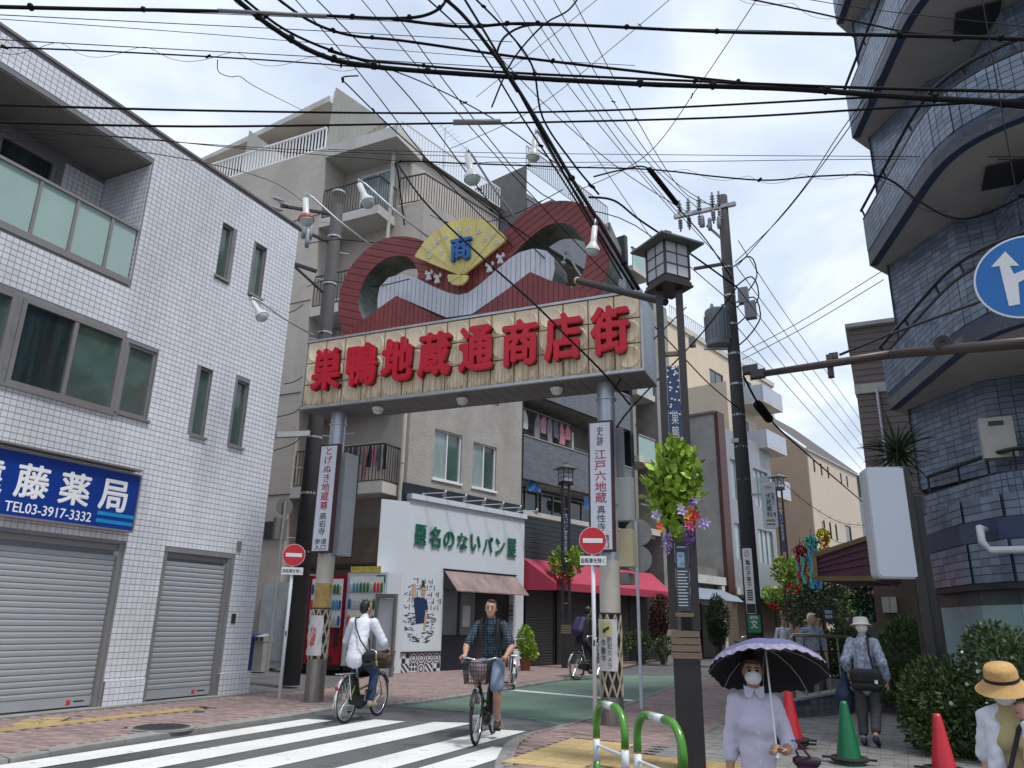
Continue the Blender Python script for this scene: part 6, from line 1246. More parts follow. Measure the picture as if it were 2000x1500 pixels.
t, c, n, rt_, w_, h_ = hung_sign('white vertical sign with black brush characters on the utility pole', (1449, 1070), (1477, 1198), DR - .24, SWH, chars=[('亀\nの\n子\n束\n子', -.0, .22, .5, .42, INK), ('☁', -.1, .84, .5, .1, INK)], dep=.02, rd=.03)
MB().obox(c - UP * h_ * .84 + n * .003, rt_ * w_ * .92, n * .003, UP * h_ * .14).build('black_panel', INK, t)
for i in range(5): MB().obox(c - UP * h_ * (.3 + .07 * i) + n * .003, rt_ * w_ * .6, n * .002, UP * .014).build('text_line', INK, t)
t, c, n, rt_, w_, h_ = hung_sign('small green school zone sign with white character on the utility pole', (1459, 1200), (1487, 1236), DR - .24, SGR, chars=[('文', 0, -.05, .55, .46, SWH), ('通学路', 0, .68, .6, .18, SWH)], dep=.02, rd=.03)
# left utility pole
bL = onz(566, 1338, ZL); DL = math.hypot(bL.x, bL.y); zT = far(611, 398, DL).z
ul = thing('utility_pole', 'dark utility pole between the pharmacy and the apartment balconies', 'utility pole', bL, group='utility poles'); dL2 = UP.cross(TOC(bL)); zl2 = lambda y: far(595, y, DL).z
MB().lathe([(.22, 0), (.16, zT)], bL, n=16).build('pole', PCON, ul, smooth=True); P2 = lambda x, y, o=0: far(x, y, DL - o)
MB().bar(P2(548, 402, .6), Vector((bL.x, bL.y, zl2(410))), .07).build('cross_arm', BLACK, ul); MB().bar(P2(573, 515, .4), P2(618, 530, .2), .08).build('cross_arm', BLACK, ul); MB().bar(P2(575, 520, .4), Vector((bL.x, bL.y, zl2(575))), .05).build('brace', BLACK, ul); MB().bar(P2(578, 445, .3), Vector((bL.x, bL.y, zl2(468))), .07).build('cross_arm', BLACK, ul)
for x, y in ((552, 392), (566, 402), (548, 410)): mb = MB(); q = P2(x, y, .6); insul(mb, q, (-dL2 + UP * .2).normalized(), 1.2); mb.build('insulator', INS, ul, smooth=True)
for x, y in ((593, 452), (606, 455), (600, 470)): MB().lathe([(.05, -.2), (.07, 0), (.06, .3), (.02, .36)], P2(x, y, .25), n=10).build('cut_out', INS, ul, smooth=True)
for i in range(8): MB().lathe([(.205 - .004 * i, 0), (.205 - .004 * i, .05)], Vector((bL.x, bL.y, 3 + i * 1.4)), n=14).build('steel_band', STEEL, ul)
for i in range(12): z = 2.5 + i * .85; MB().bar(Vector((bL.x, bL.y, z)) + dL2 * .18 * (-1) ** i, Vector((bL.x, bL.y, z)) + dL2 * .42 * (-1) ** i, .02).build('step_bolt', STEEL, ul)
MB().bar(P2(538, 850, .3), Vector((bL.x, bL.y, zl2(845))), .2, .13).build('street_camera', PLATE, ul)
# thin grey pole with an edge-on sign near the left utility pole
b = onz(520, 1316, ZL); t = thing('grey_sign_pole', 'thin grey pole with an edge-on sign by the pharmacy corner', 'road sign', b); zt2 = far(549, 978, math.hypot(b.x, b.y)).z; MB().tube([b, Vector((b.x, b.y, zt2))], .04, 10).build('pole', STEEL, t); MB().lathe([(.26, -.01), (.26, .01)], Vector((b.x - .05, b.y + .06, zt2 - .15)), Vector((.95, -.3, 0)), n=24).build('round_sign', DKC, t); MB().box(b.x - .12, b.x - .03, b.y - .25, b.y + .25, zt2 - 1.1, zt2 - .5).build('plate', DKC, t)
# ---------------- vending machines, bins and cabinets in the alley
VR = mat('vending_red', (.27, .008, .018), .35, .05, 2); VW = mat('vending_white', (.58, .60, .63), .35, .03, 2); VGL = mat('vending_window', (.5, .52, .54), .3, .1, 3, emit=.1); CANS = [mat('can_%d' % i, c, .35, .05) for i, c in enumerate(((.03, .12, .03), (.45, .03, .03), (.02, .06, .25), (.4, .35, .1), (.35, .36, .38), (.05, .2, .3)))]
def vending(x0, x1, Y, zb, zt2, body, front, label, seed, ad):
    t = thing('vending_machine', label, 'vending machine', ((x0 + x1) / 2, Y, zb), group='drink vending machines'); r_ = random.Random(seed); H_ = zt2 - zb
    MB().box(x0, x1, Y, Y + .7, zb + .12, zt2).build('cabinet', body, t); MB().box(x0 + .03, x1 - .03, Y + .05, Y + .65, zb, zb + .12).build('plinth', BLACK, t); MB().box(x0 + .07, x1 - .04, Y - .03, Y - .002, zb + .15, zt2 - .03).build('door', front, t)
    wy0 = zb + H_ * .44; MB().box(x0 + .12, x1 - .1, Y - .036, Y - .031, wy0, zt2 - .12).build('display_window', VGL, t)
    rows = 3; n = 10
    for j in range(rows):
        zz = wy0 + .04 + j * (zt2 - .14 - wy0) / rows; MB().box(x0 + .12, x1 - .1, Y - .06, Y - .037, zz - .03, zz - .005).build('button_rail', VW, t)
        for i in range(n): xx = x0 + .17 + (x1 - x0 - .32) * i / (n - 1); MB().lathe([(.036, 0), (.042, .02), (.042, .22), (.022, .27)], (xx, Y - .05, zz), n=8).build('drink_can', CANS[(r_.randrange(6) if i % 3 == 0 else (i // 3 + j + seed) % 6)], t)
    MB().box(x0 + .14, x0 + .62, Y - .034, Y - .031, zb + H_ * .27, zb + H_ * .42).build('advert', mat('vending_advert%d' % seed, (.30, .36, .22), .5, .5, 6), t); MB().box(x0 + .2, x1 - .3, Y - .05, Y - .031, zb + .2, zb + .36).build('delivery_flap', BLACK, t); MB().box(x1 - .27, x1 - .12, Y - .04, Y - .031, zb + H_ * .25, zb + H_ * .42).build('coin_panel', BLACK, t); MB().box(x0 + .2, x0 + .45, Y - .04, Y - .031, zb + H_ * .12 + .2, zb + H_ * .2 + .2).build('price_panel', mat('vending_green', (.03, .2, .05), .4), t)
    if ad: MB().box(x0 + .1, x1 - .25, Y - .02, Y + .02, zt2 + .002, zt2 + .17).build('price_board', mat('price_yellow', (.6, .48, .1), .5, .3, 10), t); MB().box(x1 - .36, x1 - .04, Y - .035, Y - .0305, zt2 - .28, zt2 - .08).build('brand_panel', mat('brand_green', (.01, .12, .12), .5), t)
YV = 18.15; xa, xb, xc = ony(592, 1270, YV).x, ony(667, 1270, YV).x, ony(748, 1270, YV).x; zb = .15; zv = ony(730, 1118, YV).z
vending(xa, xb - .02, YV + .02, zb, zv - .05, VR, VR, 'red drink vending machine behind the left gate column', 2, False); vending(xb + .01, xc, YV, zb, zv, VW, VW, 'white drink vending machine with a yellow price board beside the bakery', 3, True)
def bin_(x, y, D, mt_, label):
    p = onz(x, y, ZL); t = thing('recycling_bin', label, 'bin', p, group='recycling bins'); MB().box(p.x - .17, p.x + .17, p.y - .17, p.y + .17, p.z, p.z + .78).build('body', mt_, t); MB().prism([(-.18, .781), (.18, .781), (.18, .93), (-.18, 1.0)], p - XP * .18, YP * -1, UP, XP * .36).build('hood', mt_, t)
    for s_ in (-1, 1): MB().lathe([(.06, 0), (.06, .01)], p + Vector((s_ * .085, -.183, .87)), (0, -1, .1), n=16).build('hole', BLACK, t)
bin_(508, 1310, 0, mat('bin_grey', (.33, .32, .3), .5), 'grey recycling bin with round holes at the alley mouth'); bin_(490, 1309, 0, mat('bin_blue', (.012, .03, .16), .5), 'dark blue recycling bin half hidden by the pharmacy corner')
t = thing('meter_cabinet', 'tall grey metal cabinet in the alley', 'cabinet', ony(535, 1308, 18.3)); a, b = ony(514, 1137, 18.4), ony(554, 1300, 18.4); MB().box(a.x, b.x, 18.4, 18.55, .1, a.z).build('body', mat('cabinet_grey', (.4, .42, .44), .5), t); MB().box(a.x + .05, b.x - .05, 18.385, 18.399, .3, a.z - .06).build('door', mat('cabinet_door', (.43, .45, .47), .45), t)
t = thing('meter_cabinet', 'low dark steel cabinet beside the red vending machine', 'cabinet', ony(585, 1308, 18.3)); a, b = ony(566, 1155, 18.3), ony(590, 1300, 18.3); MB().box(a.x, b.x, 18.3, 18.6, .1, a.z).build('body', DKC, t); MB().box(a.x + .05, b.x - .05, 18.285, 18.299, .6, a.z - .2).build('door', mat('cabinet_dark_door', (.2, .21, .23), .35), t)
t = thing('gate_frame', 'grey steel door frame between vending machine and bakery', 'door', ony(754, 1300, 18.0)); a, b = ony(738, 1160, 18.0), ony(765, 1300, 18.0)
for q in (a.x, b.x): MB().box(q - .04, q + .04, 17.95, 18.05, .05, a.z).build('post', DKC, t)
MB().box(a.x + .042, b.x - .042, 17.95, 18.05, a.z - .12, a.z).build('lintel', DKC, t); MB().box(a.x + .05, b.x - .05, 18.0, 18.03, .08, a.z - .13).build('leaf', VW, t)
# ---------------- rope stanchions by the shutters
def stanchion(x, y, h, label):
    p = onz(x, y, ZL + .01); t = thing('rope_post', label, 'post', p, group='white rope posts'); MB().lathe([(.16, 0), (.15, .05), (.05, .1)], p, n=14).build('base', RUBBER, t); MB().tube([p + UP * .06, p + UP * h], .03, 8).build('post', POLW, t); return p + UP * (h - .06)
s1_ = stanchion(1088, 1294, .85, 'white rope post with black base before the brown shutters'); s2_ = stanchion(1196, 1287, .85, 'white rope post with black base behind the right gate column')
o = MB().tube([s1_.lerp(s2_, i / 10) - UP * (.25 * (1 - (2 * i / 10 - 1) ** 2)) for i in range(11)], .015, 6).build('rope', POLW); o['label'] = 'white rope sagging between the two posts before the shutters'; o['category'] = 'rope'
# ---------------- ramp, railing and steps by the blue building
RT = mat('ramp_tile', (.06, .065, .085), .4, .15, 3, rnd=.3); ra, rb_ = onz(1558, 1404, ZR), onz(1760, 1350, ZR); 
t = thing('ramp_wall', 'low dark tiled ramp wall with steel railing behind the lady in lavender', 'wall', ra)
A_, B_ = ra, Vector((ra.x + 2.6, ra.y + 4.6, ZR)); d = (B_ - A_).normalized(); n = Vector((d.y, -d.x, 0)); h0, h1 = .28, .62
core = [A_, B_, B_ + UP * h1, A_ + UP * h0]; MB().add(core + [p - n * .22 for p in core], [(0, 1, 2, 3), (7, 6, 5, 4), (3, 2, 6, 7), (0, 3, 7, 4), (1, 5, 6, 2)]).build('wall', BGR, t); cp_ = [A_ + UP * h0 + n * .02, B_ + UP * h1 + n * .02]; MB().add([cp_[0], cp_[1], cp_[1] - n * .26, cp_[0] - n * .26] + [p + UP * .035 for p in (cp_[0], cp_[1], cp_[1] - n * .26, cp_[0] - n * .26)], [(4, 5, 6, 7), (0, 1, 5, 4), (3, 0, 4, 7), (2, 3, 7, 6), (1, 2, 6, 5)]).build('coping', KERB, t)
L_ = (B_ - A_).length; ang = math.atan2(d.y, d.x); me = MB().box(-.095, .095, -.006, 0, .003, .095).mesh('tile', RT)
for i in range(int(L_ / .2)):
    for j in range(6):
        u = (i + .5) * .2
        if (j + 1) * .1 < h0 + (h1 - h0) * u / L_ - .01 and u < 3.4: piece('tile', me, t, A_ + d * u + UP * (j * .1), ang)
RST = mat('stainless_rail', (.34, .31, .27), .3, .1, 4, metal=.8); RL = 1.9
for z in (1.12,): MB().tube([A_ + UP * (h0 + .02) - n * .1 + d * .1, A_ + UP * (h0 + 1.0) - n * .1 + d * .1, A_ + d * .22 + UP * (h0 + 1.08) - n * .1, A_ + d * RL + UP * (h0 + 1.05) - n * .1], .03, 10).build('hand_rail', RST, t, smooth=True)
for i in range(6): u = .1 + i * (RL - .1) / 5; MB().tube([A_ + d * u + UP * (h0 + .05 * u) - n * .1, A_ + d * u + UP * (h0 + 1.05) - n * .1], .016, 8).build('upright', RST, t)
for zz in (.35, .58, .8): MB().tube([A_ + d * .1 + UP * (h0 + zz) - n * .1, A_ + d * RL + UP * (h0 + zz) - n * .1], .012, 6).build('mid_rail', BLACK, t)
st_ = thing('tiled_steps', 'short flight of tiled steps behind the walking lady', 'steps', onz(1760, 1405, ZR)); s0 = onz(1745, 1392, ZR)
for i in range(4):
    y0 = s0.y + .35 * i; z = ZR + .15 * i; MB().box(s0.x - .9, s0.x + 1.5, y0, y0 + 2.6 - .35 * i, z, z + .125).build('riser', BGR, st_); MB().box(s0.x - .92, s0.x + 1.5, y0 - .02, y0 + .37, z + .126, z + .15).build('tread', KERB, st_)
    me = MB().box(-.045, .045, -.005, 0, .004, .12).mesh('tile', RT)
    for k in range(20): piece('tile', me, st_, (s0.x - .85 + k * .1, y0, z))
# ---------------- tanabata streamers
MET = [mat('foil_%s' % n_, c, .25, .3, 9, metal=.7) for n_, c in (('teal', (.05, .38, .35)), ('red', (.25, .02, .03)), ('yellow', (.6, .5, .03)), ('blue', (.05, .15, .45)))]
for (x, y0, y1, k, lab) in ((1585, 1060, 1150, 0, 'teal foil streamer ball'), (1563, 1077, 1140, 1, 'dark red foil streamer ball'), (1608, 1045, 1075, 2, 'yellow foil streamer ball')):
    D = 30; p = far(x, y0, D); q = far(x, y1, D); t = thing('festival_streamer', lab + ' hanging over the far street', 'streamer', p); mb = MB(); r_ = random.Random(k)
    for i in range(60): v = Vector((r_.gauss(0, 1), r_.gauss(0, 1), r_.gauss(0, 1))).normalized() * .2; mb.obox(p + v, Vector((r_.uniform(-.06, .06), .05, 0)), Vector((0, .02, .05)), Vector((.008, 0, 0)))
    mb.build('foil_ball', MET[k], t, kind='stuff'); MB().tube([p, p + UP * .5], .01, 4).build('cord', BLACK, t)
    for i in range(6): a = p + Vector((math.cos(i) * .14, math.sin(i) * .14, -.15)); MB().loft([[a + Vector((-.04, 0, 0)) - UP * (p.z - q.z - .15) * j / 6 + XP * .05 * math.sin(j * 1.5 + i), a + Vector((.04, 0, 0)) - UP * (p.z - q.z - .15) * j / 6 + XP * .05 * math.sin(j * 1.5 + i)] for j in range(7)], cap=False, closed=False).build('streamer', MET[(k + i % 2 * 3) % 4], t)
# far green awning and stalls at the end of the street
t = thing('far_awning', 'bright green awning of a far shop on the right', 'awning', far(1700, 1230, 33)); a, b, c, d_ = far(1658, 1178, 34), far(1690, 1172, 32), far(1722, 1208, 31), far(1684, 1206, 33); MB().add([a, b, c, d_, a - UP * .05, b - UP * .05, c - UP * .05, d_ - UP * .05], [(0, 3, 2, 1), (4, 5, 6, 7), (0, 4, 7, 3), (3, 7, 6, 2)]).build('canopy', mat('jade_awning', (.03, .32, .18), .6), t); MB().tube([d_, Vector((d_.x, d_.y, 0))], .04, 6).build('pole', STEEL, t); MB().tube([c, Vector((c.x, c.y, 0))], .04, 6).build('pole', STEEL, t)
t = thing('far_shop_row', 'dark open shops at the far right end of the street', 'shop', (-2.5, 46, 0)); MB().box(-2.6, 4, 44, 56, 0, 3.6).build('front', DARKR, t); MB().box(-2.7, 4, 43.6, 44, 2.6, 3.6).build('fascia', mat('far_fascia', (.24, .19, .15), .7), t); MB().box(-2.2, 4, 44.2, 56, 3.7, 5.5).build('upper_wall', mat('far_wall_right', (.34, .30, .26), .8), t)
t, *_ = hung_sign('dark blue shop notice standing by the far street', (1607, 1188), (1630, 1212), 26, BAN, name='notice_board', chars=[('営業中', 0, .4, .7, .3, SWH), ('商店街', 0, -.35, .7, .3, SWH)])
# ================================================================== PEOPLE AND BICYCLES
def sdf_mesh(prims, h, wob=0.0):
    """smooth union of capsules ('c') and ellipsoids ('e'), polygonised with surface nets"""
    lo = np.full(3, 1e9); hi = -lo; boxes = []
    for q in prims:
        if q[0] == 'c': P_ = np.array([list(q[1]), list(q[2])]); r = max(q[3], q[4])
        else: P_ = np.array([list(q[1])]); r = max(q[2])
        a, b = P_.min(0) - r - .01, P_.max(0) + r + .01; boxes.append((a, b)); lo = np.minimum(lo, a); hi = np.maximum(hi, b)
    lo -= 3 * h; hi += 3 * h; n = np.ceil((hi - lo) / h).astype(int) + 1; f = np.full(n, 9.0)
    for q, (a, b) in zip(prims, boxes):
        k = q[-1]; i0 = np.maximum(((a - lo - k - 2 * h) / h).astype(int), 0); i1 = np.minimum(((b - lo + k + 2 * h) / h).astype(int) + 2, n)
        X, Y, Z = np.meshgrid(*[lo[d] + h * np.arange(i0[d], i1[d]) for d in range(3)], indexing='ij', sparse=True)
        if q[0] == 'c':
            p0, p1 = np.array(list(q[1])), np.array(list(q[2])); fl = q[5]; v = p1 - p0; x, y, z = X - p0[0], Y - p0[1], Z - p0[2]; s = 1.0
            if fl is not None:      # flattened along a direction
                ax, s = np.array(list(fl[0])), fl[1]; dd = (x * ax[0] + y * ax[1] + z * ax[2]) * (s - 1); x, y, z = x + dd * ax[0], y + dd * ax[1], z + dd * ax[2]; v = v + ax * (v @ ax) * (s - 1)
            t = np.clip((x * v[0] + y * v[1] + z * v[2]) / max(v @ v, 1e-9), 0, 1); d = np.sqrt((x - t * v[0]) ** 2 + (y - t * v[1]) ** 2 + (z - t * v[2]) ** 2) - (q[3] + (q[4] - q[3]) * t)
            if s > 1: d = d / (1 + (s - 1) * .5)
        else:
            c, r, M3 = np.array(list(q[1])), np.array(q[2]), q[3]; x, y, z = X - c[0], Y - c[1], Z - c[2]
            if M3 is not None:
                m_ = np.array(M3); x, y, z = (x * m_[0, i] + y * m_[1, i] + z * m_[2, i] for i in range(3))
            k0 = np.sqrt((x / r[0]) ** 2 + (y / r[1]) ** 2 + (z / r[2]) ** 2); k1 = np.sqrt((x / r[0] ** 2) ** 2 + (y / r[1] ** 2) ** 2 + (z / r[2] ** 2) ** 2); d = k0 * (k0 - 1) / np.maximum(k1, 1e-6)
        sl = tuple(slice(i0[d_], i1[d_]) for d_ in range(3)); g = f[sl]
        if k > 0: hh = np.clip(.5 + .5 * (g - d) / k, 0, 1); f[sl] = g + (d - g) * hh - k * hh * (1 - hh)
        else: f[sl] = np.minimum(g, d)
    if wob:
        X, Y, Z = np.meshgrid(*[lo[d] + h * np.arange(n[d]) for d in range(3)], indexing='ij', sparse=True)
        f = f + wob * (np.sin(X * 44 + 3 * np.sin(Z * 17)) * np.sin(Z * 35 + 2 * np.sin(Y * 23)) + .7 * np.sin(Y * 62 + Z * 33 + 2.5 * np.sin(X * 31)) + .5 * np.sin(Z * 95 + 3 * np.sin(X * 41 + Y * 37)))
    s = f < 0; act = np.zeros(n - 1, bool); cnt = np.zeros(n - 1, np.int8)
    for i in (0, 1):
        for j in (0, 1):
            for k in (0, 1): cnt += s[i:n[0] - 1 + i, j:n[1] - 1 + j, k:n[2] - 1 + k]
    act = (cnt > 0) & (cnt < 8); I = np.argwhere(act); idx = np.full(n - 1, -1); idx[act] = np.arange(len(I)); acc = np.zeros((len(I), 3)); num = np.zeros(len(I))
    for ax in range(3):
        o1, o2 = [d for d in range(3) if d != ax]
        for a in (0, 1):
            for b in (0, 1):
                A = I.copy(); A[:, o1] += a; A[:, o2] += b; B = A.copy(); B[:, ax] += 1; fa, fb = f[tuple(A.T)], f[tuple(B.T)]; m_ = (fa < 0) != (fb < 0); t = np.where(m_, fa / np.where(m_, fa - fb, 1), 0); p = A.astype(float); p[:, ax] += t; acc[m_] += p[m_]; num[m_] += 1
    V = lo + h * acc / num[:, None]; F = []
    for ax in range(3):
        o1, o2 = [(1, 2), (2, 0), (0, 1)][ax]; sl0 = [slice(1, -1)] * 3; sl1 = list(sl0); sl0[ax] = slice(0, n[ax] - 1); sl1[ax] = slice(1, n[ax]); s0, s1 = s[tuple(sl0)], s[tuple(sl1)]; E_ = np.argwhere(s0 != s1); E_[:, o1] += 1; E_[:, o2] += 1
        if not len(E_): continue
        q = []
        for a, b in ((-1, -1), (0, -1), (0, 0), (-1, 0)): c = E_.copy(); c[:, o1] += a; c[:, o2] += b; q.append(idx[tuple(c.T)])
        q = np.stack(q, 1); flip = ~s[tuple(E_.T)]; q[flip] = q[flip][:, ::-1]; F.append(q)
    return V, np.vstack(F)
def organic(name, prims, mt_, parent, M, h=.014, wob=0.0, **kw):
    V, F = sdf_mesh(prims, h, wob); mb = MB(); mb.v = [tuple(M @ Vector(v)) for v in V]; mb.f = [tuple(f) for f in F.tolist()]; mb.m = [0] * len(mb.f)
    return mb.build(name, mt_, parent, smooth=True, **kw)
V3 = Vector
def hand(w, d, pn, side, curl=.5):
    """palm from wrist w along d, palm facing pn, thumb on the given side"""
    d = V3(d).normalized(); pn = (V3(pn) - d * V3(pn).dot(d)).normalized(); lat = d.cross(pn) * side; P = []
    k_ = V3(w) + d * .085; P.append(('c', w, k_, .026, .036, (pn, 1.9), .012))
    for i, (o, L) in enumerate(((-.030, .075), (-.010, .085), (.010, .08), (.029, .062))):
        p = k_ + lat * (-o) ; dd = d.copy()
        for j, f in enumerate((.45, .32, .23)): a = curl * (.75 if j == 0 else 1.15); dd = (dd * math.cos(a) + pn * math.sin(a)).normalized(); pn2 = (pn - dd * pn.dot(dd)).normalized(); q = p + dd * (L * f); P.append(('c', p, q, .0095 - .001 * j, .0085 - .001 * j, None, .004)); p = q; pn_ = pn2
    b = V3(w) + d * .03 + lat * .028; c = b + (d * .55 + lat * .55 + pn * .35).normalized() * .04; e = c + (d * .8 + pn * .6 - lat * .1).normalized() * .034; P += [('c', b, c, .015, .011, None, .008), ('c', c, e, .011, .009, None, .004)]
    return P
def head_prims(c, hd, s=1.0, nose=True):
    hd = V3(hd).normalized(); lf = UP.cross(hd).normalized(); up = hd.cross(lf); M3 = Matrix((hd, lf, up)).transposed(); q = lambda x, y, z: V3(c) + hd * x * s + lf * y * s + up * z * s
    P = [('e', q(-.005, 0, .025), (.098 * s, .077 * s, .098 * s), M3, .02), ('e', q(.022, 0, -.045), (.066 * s, .058 * s, .072 * s), M3, .03), ('e', q(.045, 0, -.088), (.03 * s, .03 * s, .024 * s), M3, .025)]
    if nose: P += [('c', q(.088, 0, .012), q(.108, 0, -.028), .010 * s, .014 * s, None, .012)]
    P += [('e', q(-.005, sgn * .078, -.01), (.018 * s, .010 * s, .03 * s), M3, .006) for sgn in (1, -1)]; return P, q, M3
SKIN1 = mat('skin_fair', (.50, .28, .19), .5, .06, 8); SKIN2 = mat('skin_tan', (.42, .24, .15), .5, .06, 8); HAIRB = mat('hair_black', (.012, .011, .011), .5, .2, 30); HAIRBR = mat('hair_brown', (.05, .028, .016), .55, .25, 30); HAIRW = mat('hair_white', (.6, .6, .6), .6, .1, 20); EYEW = mat('eye_dark', (.02, .015, .012), .2); LIP = mat('lips', (.36, .13, .11), .5); MASKW = mat('face_mask', (.72, .76, .78), .8, .04, 12)
def figure(t, M, J, skin, shirt, pants, hair=None, sleeve=.55, pantlen=1.0, shoe=None, g=1.0, fem=False, shirt_hem=.0, sk='hand', hcurl=.5, wob=.0022, hairp=None, face=True, shirt_loose=.0, h=.0135, nose=True):
    """J: joint positions in local coordinates (x forward). Body is one skin mesh, clothes are children"""
    J = {k: V3(v) for k, v in J.items()}; fw = J['hd'].normalized(); tf = J.get('tf', V3((1, 0, 0))).normalized(); lat = UP.cross(tf).normalized()
    B, q, M3 = head_prims(J['head'], J['hd'], g, nose); nk = J['neck']; tor = lambda a, b, r0, r1, fl, k: ('c', a, b, r0, r1, (tf, fl), k)
    B += [('c', q(-.02, 0, -.06), nk, .05 * g, .058 * g, None, .03), tor(J['chest'], J['waist'], .105, .095, 1.3, .03), tor(J['waist'], J['pelvis'], .095, .105, 1.2, .03), ('c', J['shL'], J['shR'], .05, .05, None, .05)]
    for s_ in 'LR':
        sg = 1 if s_ == 'L' else -1; sh, el, wr = J['sh' + s_], J['el' + s_], J['wr' + s_]; hp, kn, an, to = J['hip' + s_], J['kn' + s_], J['an' + s_], J['to' + s_]
        B += [('c', sh, el, .050 * g, .041 * g, None, .03), ('c', el, el.lerp(wr, .35), .041 * g, .040 * g, None, .02), ('c', el.lerp(wr, .35), wr, .040 * g, .026 * g, None, .02)]
        hdv = J.get('hv' + s_, (wr - el).normalized()); pnv = J.get('hp' + s_, -UP); B += hand(wr, hdv, pnv, sg * J.get('ts', V3((1, 0, 0))).x, hcurl)
        cf = kn + (an - kn) * .32 - tf * .012; cv = .72 if pantlen > 1 else 1.0; B += [('c', hp, kn, .075 * g * cv, .054 * g * cv, None, .03), ('c', kn, cf, .051 * g * cv, .054 * g * cv, None, .02), ('c', cf, an, .054 * g * cv, .034 * g, None, .02), ('c', an - UP * .02, to, .034 * g, .026 * g, None, .02)]
    body = organic('body', B, skin, t, M, h=h * .85)
    if face:
        for sg in (1, -1):
            MB().ell(M @ q(.091, sg * .031, .012), (.012, .012, .009), 8, 6).build('eye', EYEW, body); MB().tube([M @ q(.094, sg * .014, .036), M @ q(.094, sg * .03, .040), M @ q(.084, sg * .05, .034)], .0045, 5).build('eyebrow', hair or HAIRB, body)
        MB().tube([M @ q(.076, .024, -.062), M @ q(.089, 0, -.064), M @ q(.076, -.024, -.062)], .005, 6).build('mouth', LIP, body)
    e = .006 + shirt_loose; S = [tor(J['chest'] + UP * .03, J['waist'], .132 * g + e, .124 * g + e, 1.30, .03), tor(J['waist'], J['pelvis'] - UP * shirt_hem, .124 * g + e, .130 * g + e, 1.22, .03), ('c', J['shL'] + (J['shR'] - J['shL']) * .06, J['shR'] + (J['shL'] - J['shR']) * .06, .050 + e * .4, .050 + e * .4, None, .045), ('c', nk - UP * .03, nk + (q(0, 0, 0) - nk) * .12, .075 * g + .004, .066 * g, None, .03)]
    if fem: S += [('e', J['chest'] + tf * .06 + lat * sg * .06 - UP * .02, (.055, .06, .065), None, .05) for sg in (1, -1)]
    for s_ in 'LR':
        sh, el, wr = J['sh' + s_], J['el' + s_], J['wr' + s_]; L1 = (el - sh).length; 
        if sleeve <= 1: S += [('c', sh, sh.lerp(el, sleeve), .056 * g + e, .060 * g + e, None, .025)]
        else: S += [('c', sh, el, .056 * g + e, .048 * g + e, None, .025), ('c', el, el.lerp(wr, sleeve - 1), .048 * g + e, .042 * g + e, None, .02)]
    so = organic('shirt', S, shirt, t, M, h=h, wob=wob)
    Pn = [tor(J['pelvis'] + UP * .03, J['pelvis'] - UP * .03, .105 * g, .118 * g, 1.32, .02)]
    for s_ in 'LR':
        hp, kn, an = J['hip' + s_], J['kn' + s_], J['an' + s_]
        if pantlen <= 1: Pn += [('c', hp, hp.lerp(kn, pantlen), .098 * g, .092 * g, None, .04)]
        else: Pn += [('c', hp, kn, .088 * g, .074 * g, None, .03), ('c', kn, kn.lerp(an, pantlen - 1), .076 * g, .066 * g, None, .03)]
    organic('trousers', Pn, pants, t, M, h=h, wob=wob)
    if shoe:
        for s_ in 'LR': an, to = J['an' + s_], J['to' + s_]; organic('shoe', [('c', an - UP * .035 - (to - an) * .12, to, .042, .036, None, .02), ('c', an - UP * .03, an, .042, .04, None, .02)], shoe, t, M, h=.013)
    if hair:
        hp_ = hairp(q, M3) if hairp else [('e', q(-.03, 0, .048), (.086 * g, .081 * g, .085 * g), M3, .02), ('e', q(-.052, 0, -.005), (.062 * g, .077 * g, .082 * g), M3, .03), ('e', q(.045, .015, .105), (.035 * g, .05 * g, .024 * g), M3, .03), ('c', q(-.0, .074, .03), q(.012, .076, -.01), .014, .008, None, .01), ('c', q(-.0, -.074, .03), q(.012, -.076, -.01), .014, .008, None, .01)]
        organic('hair', hp_, hair, t, M, h=.010, wob=.002)
    return body, q, M3
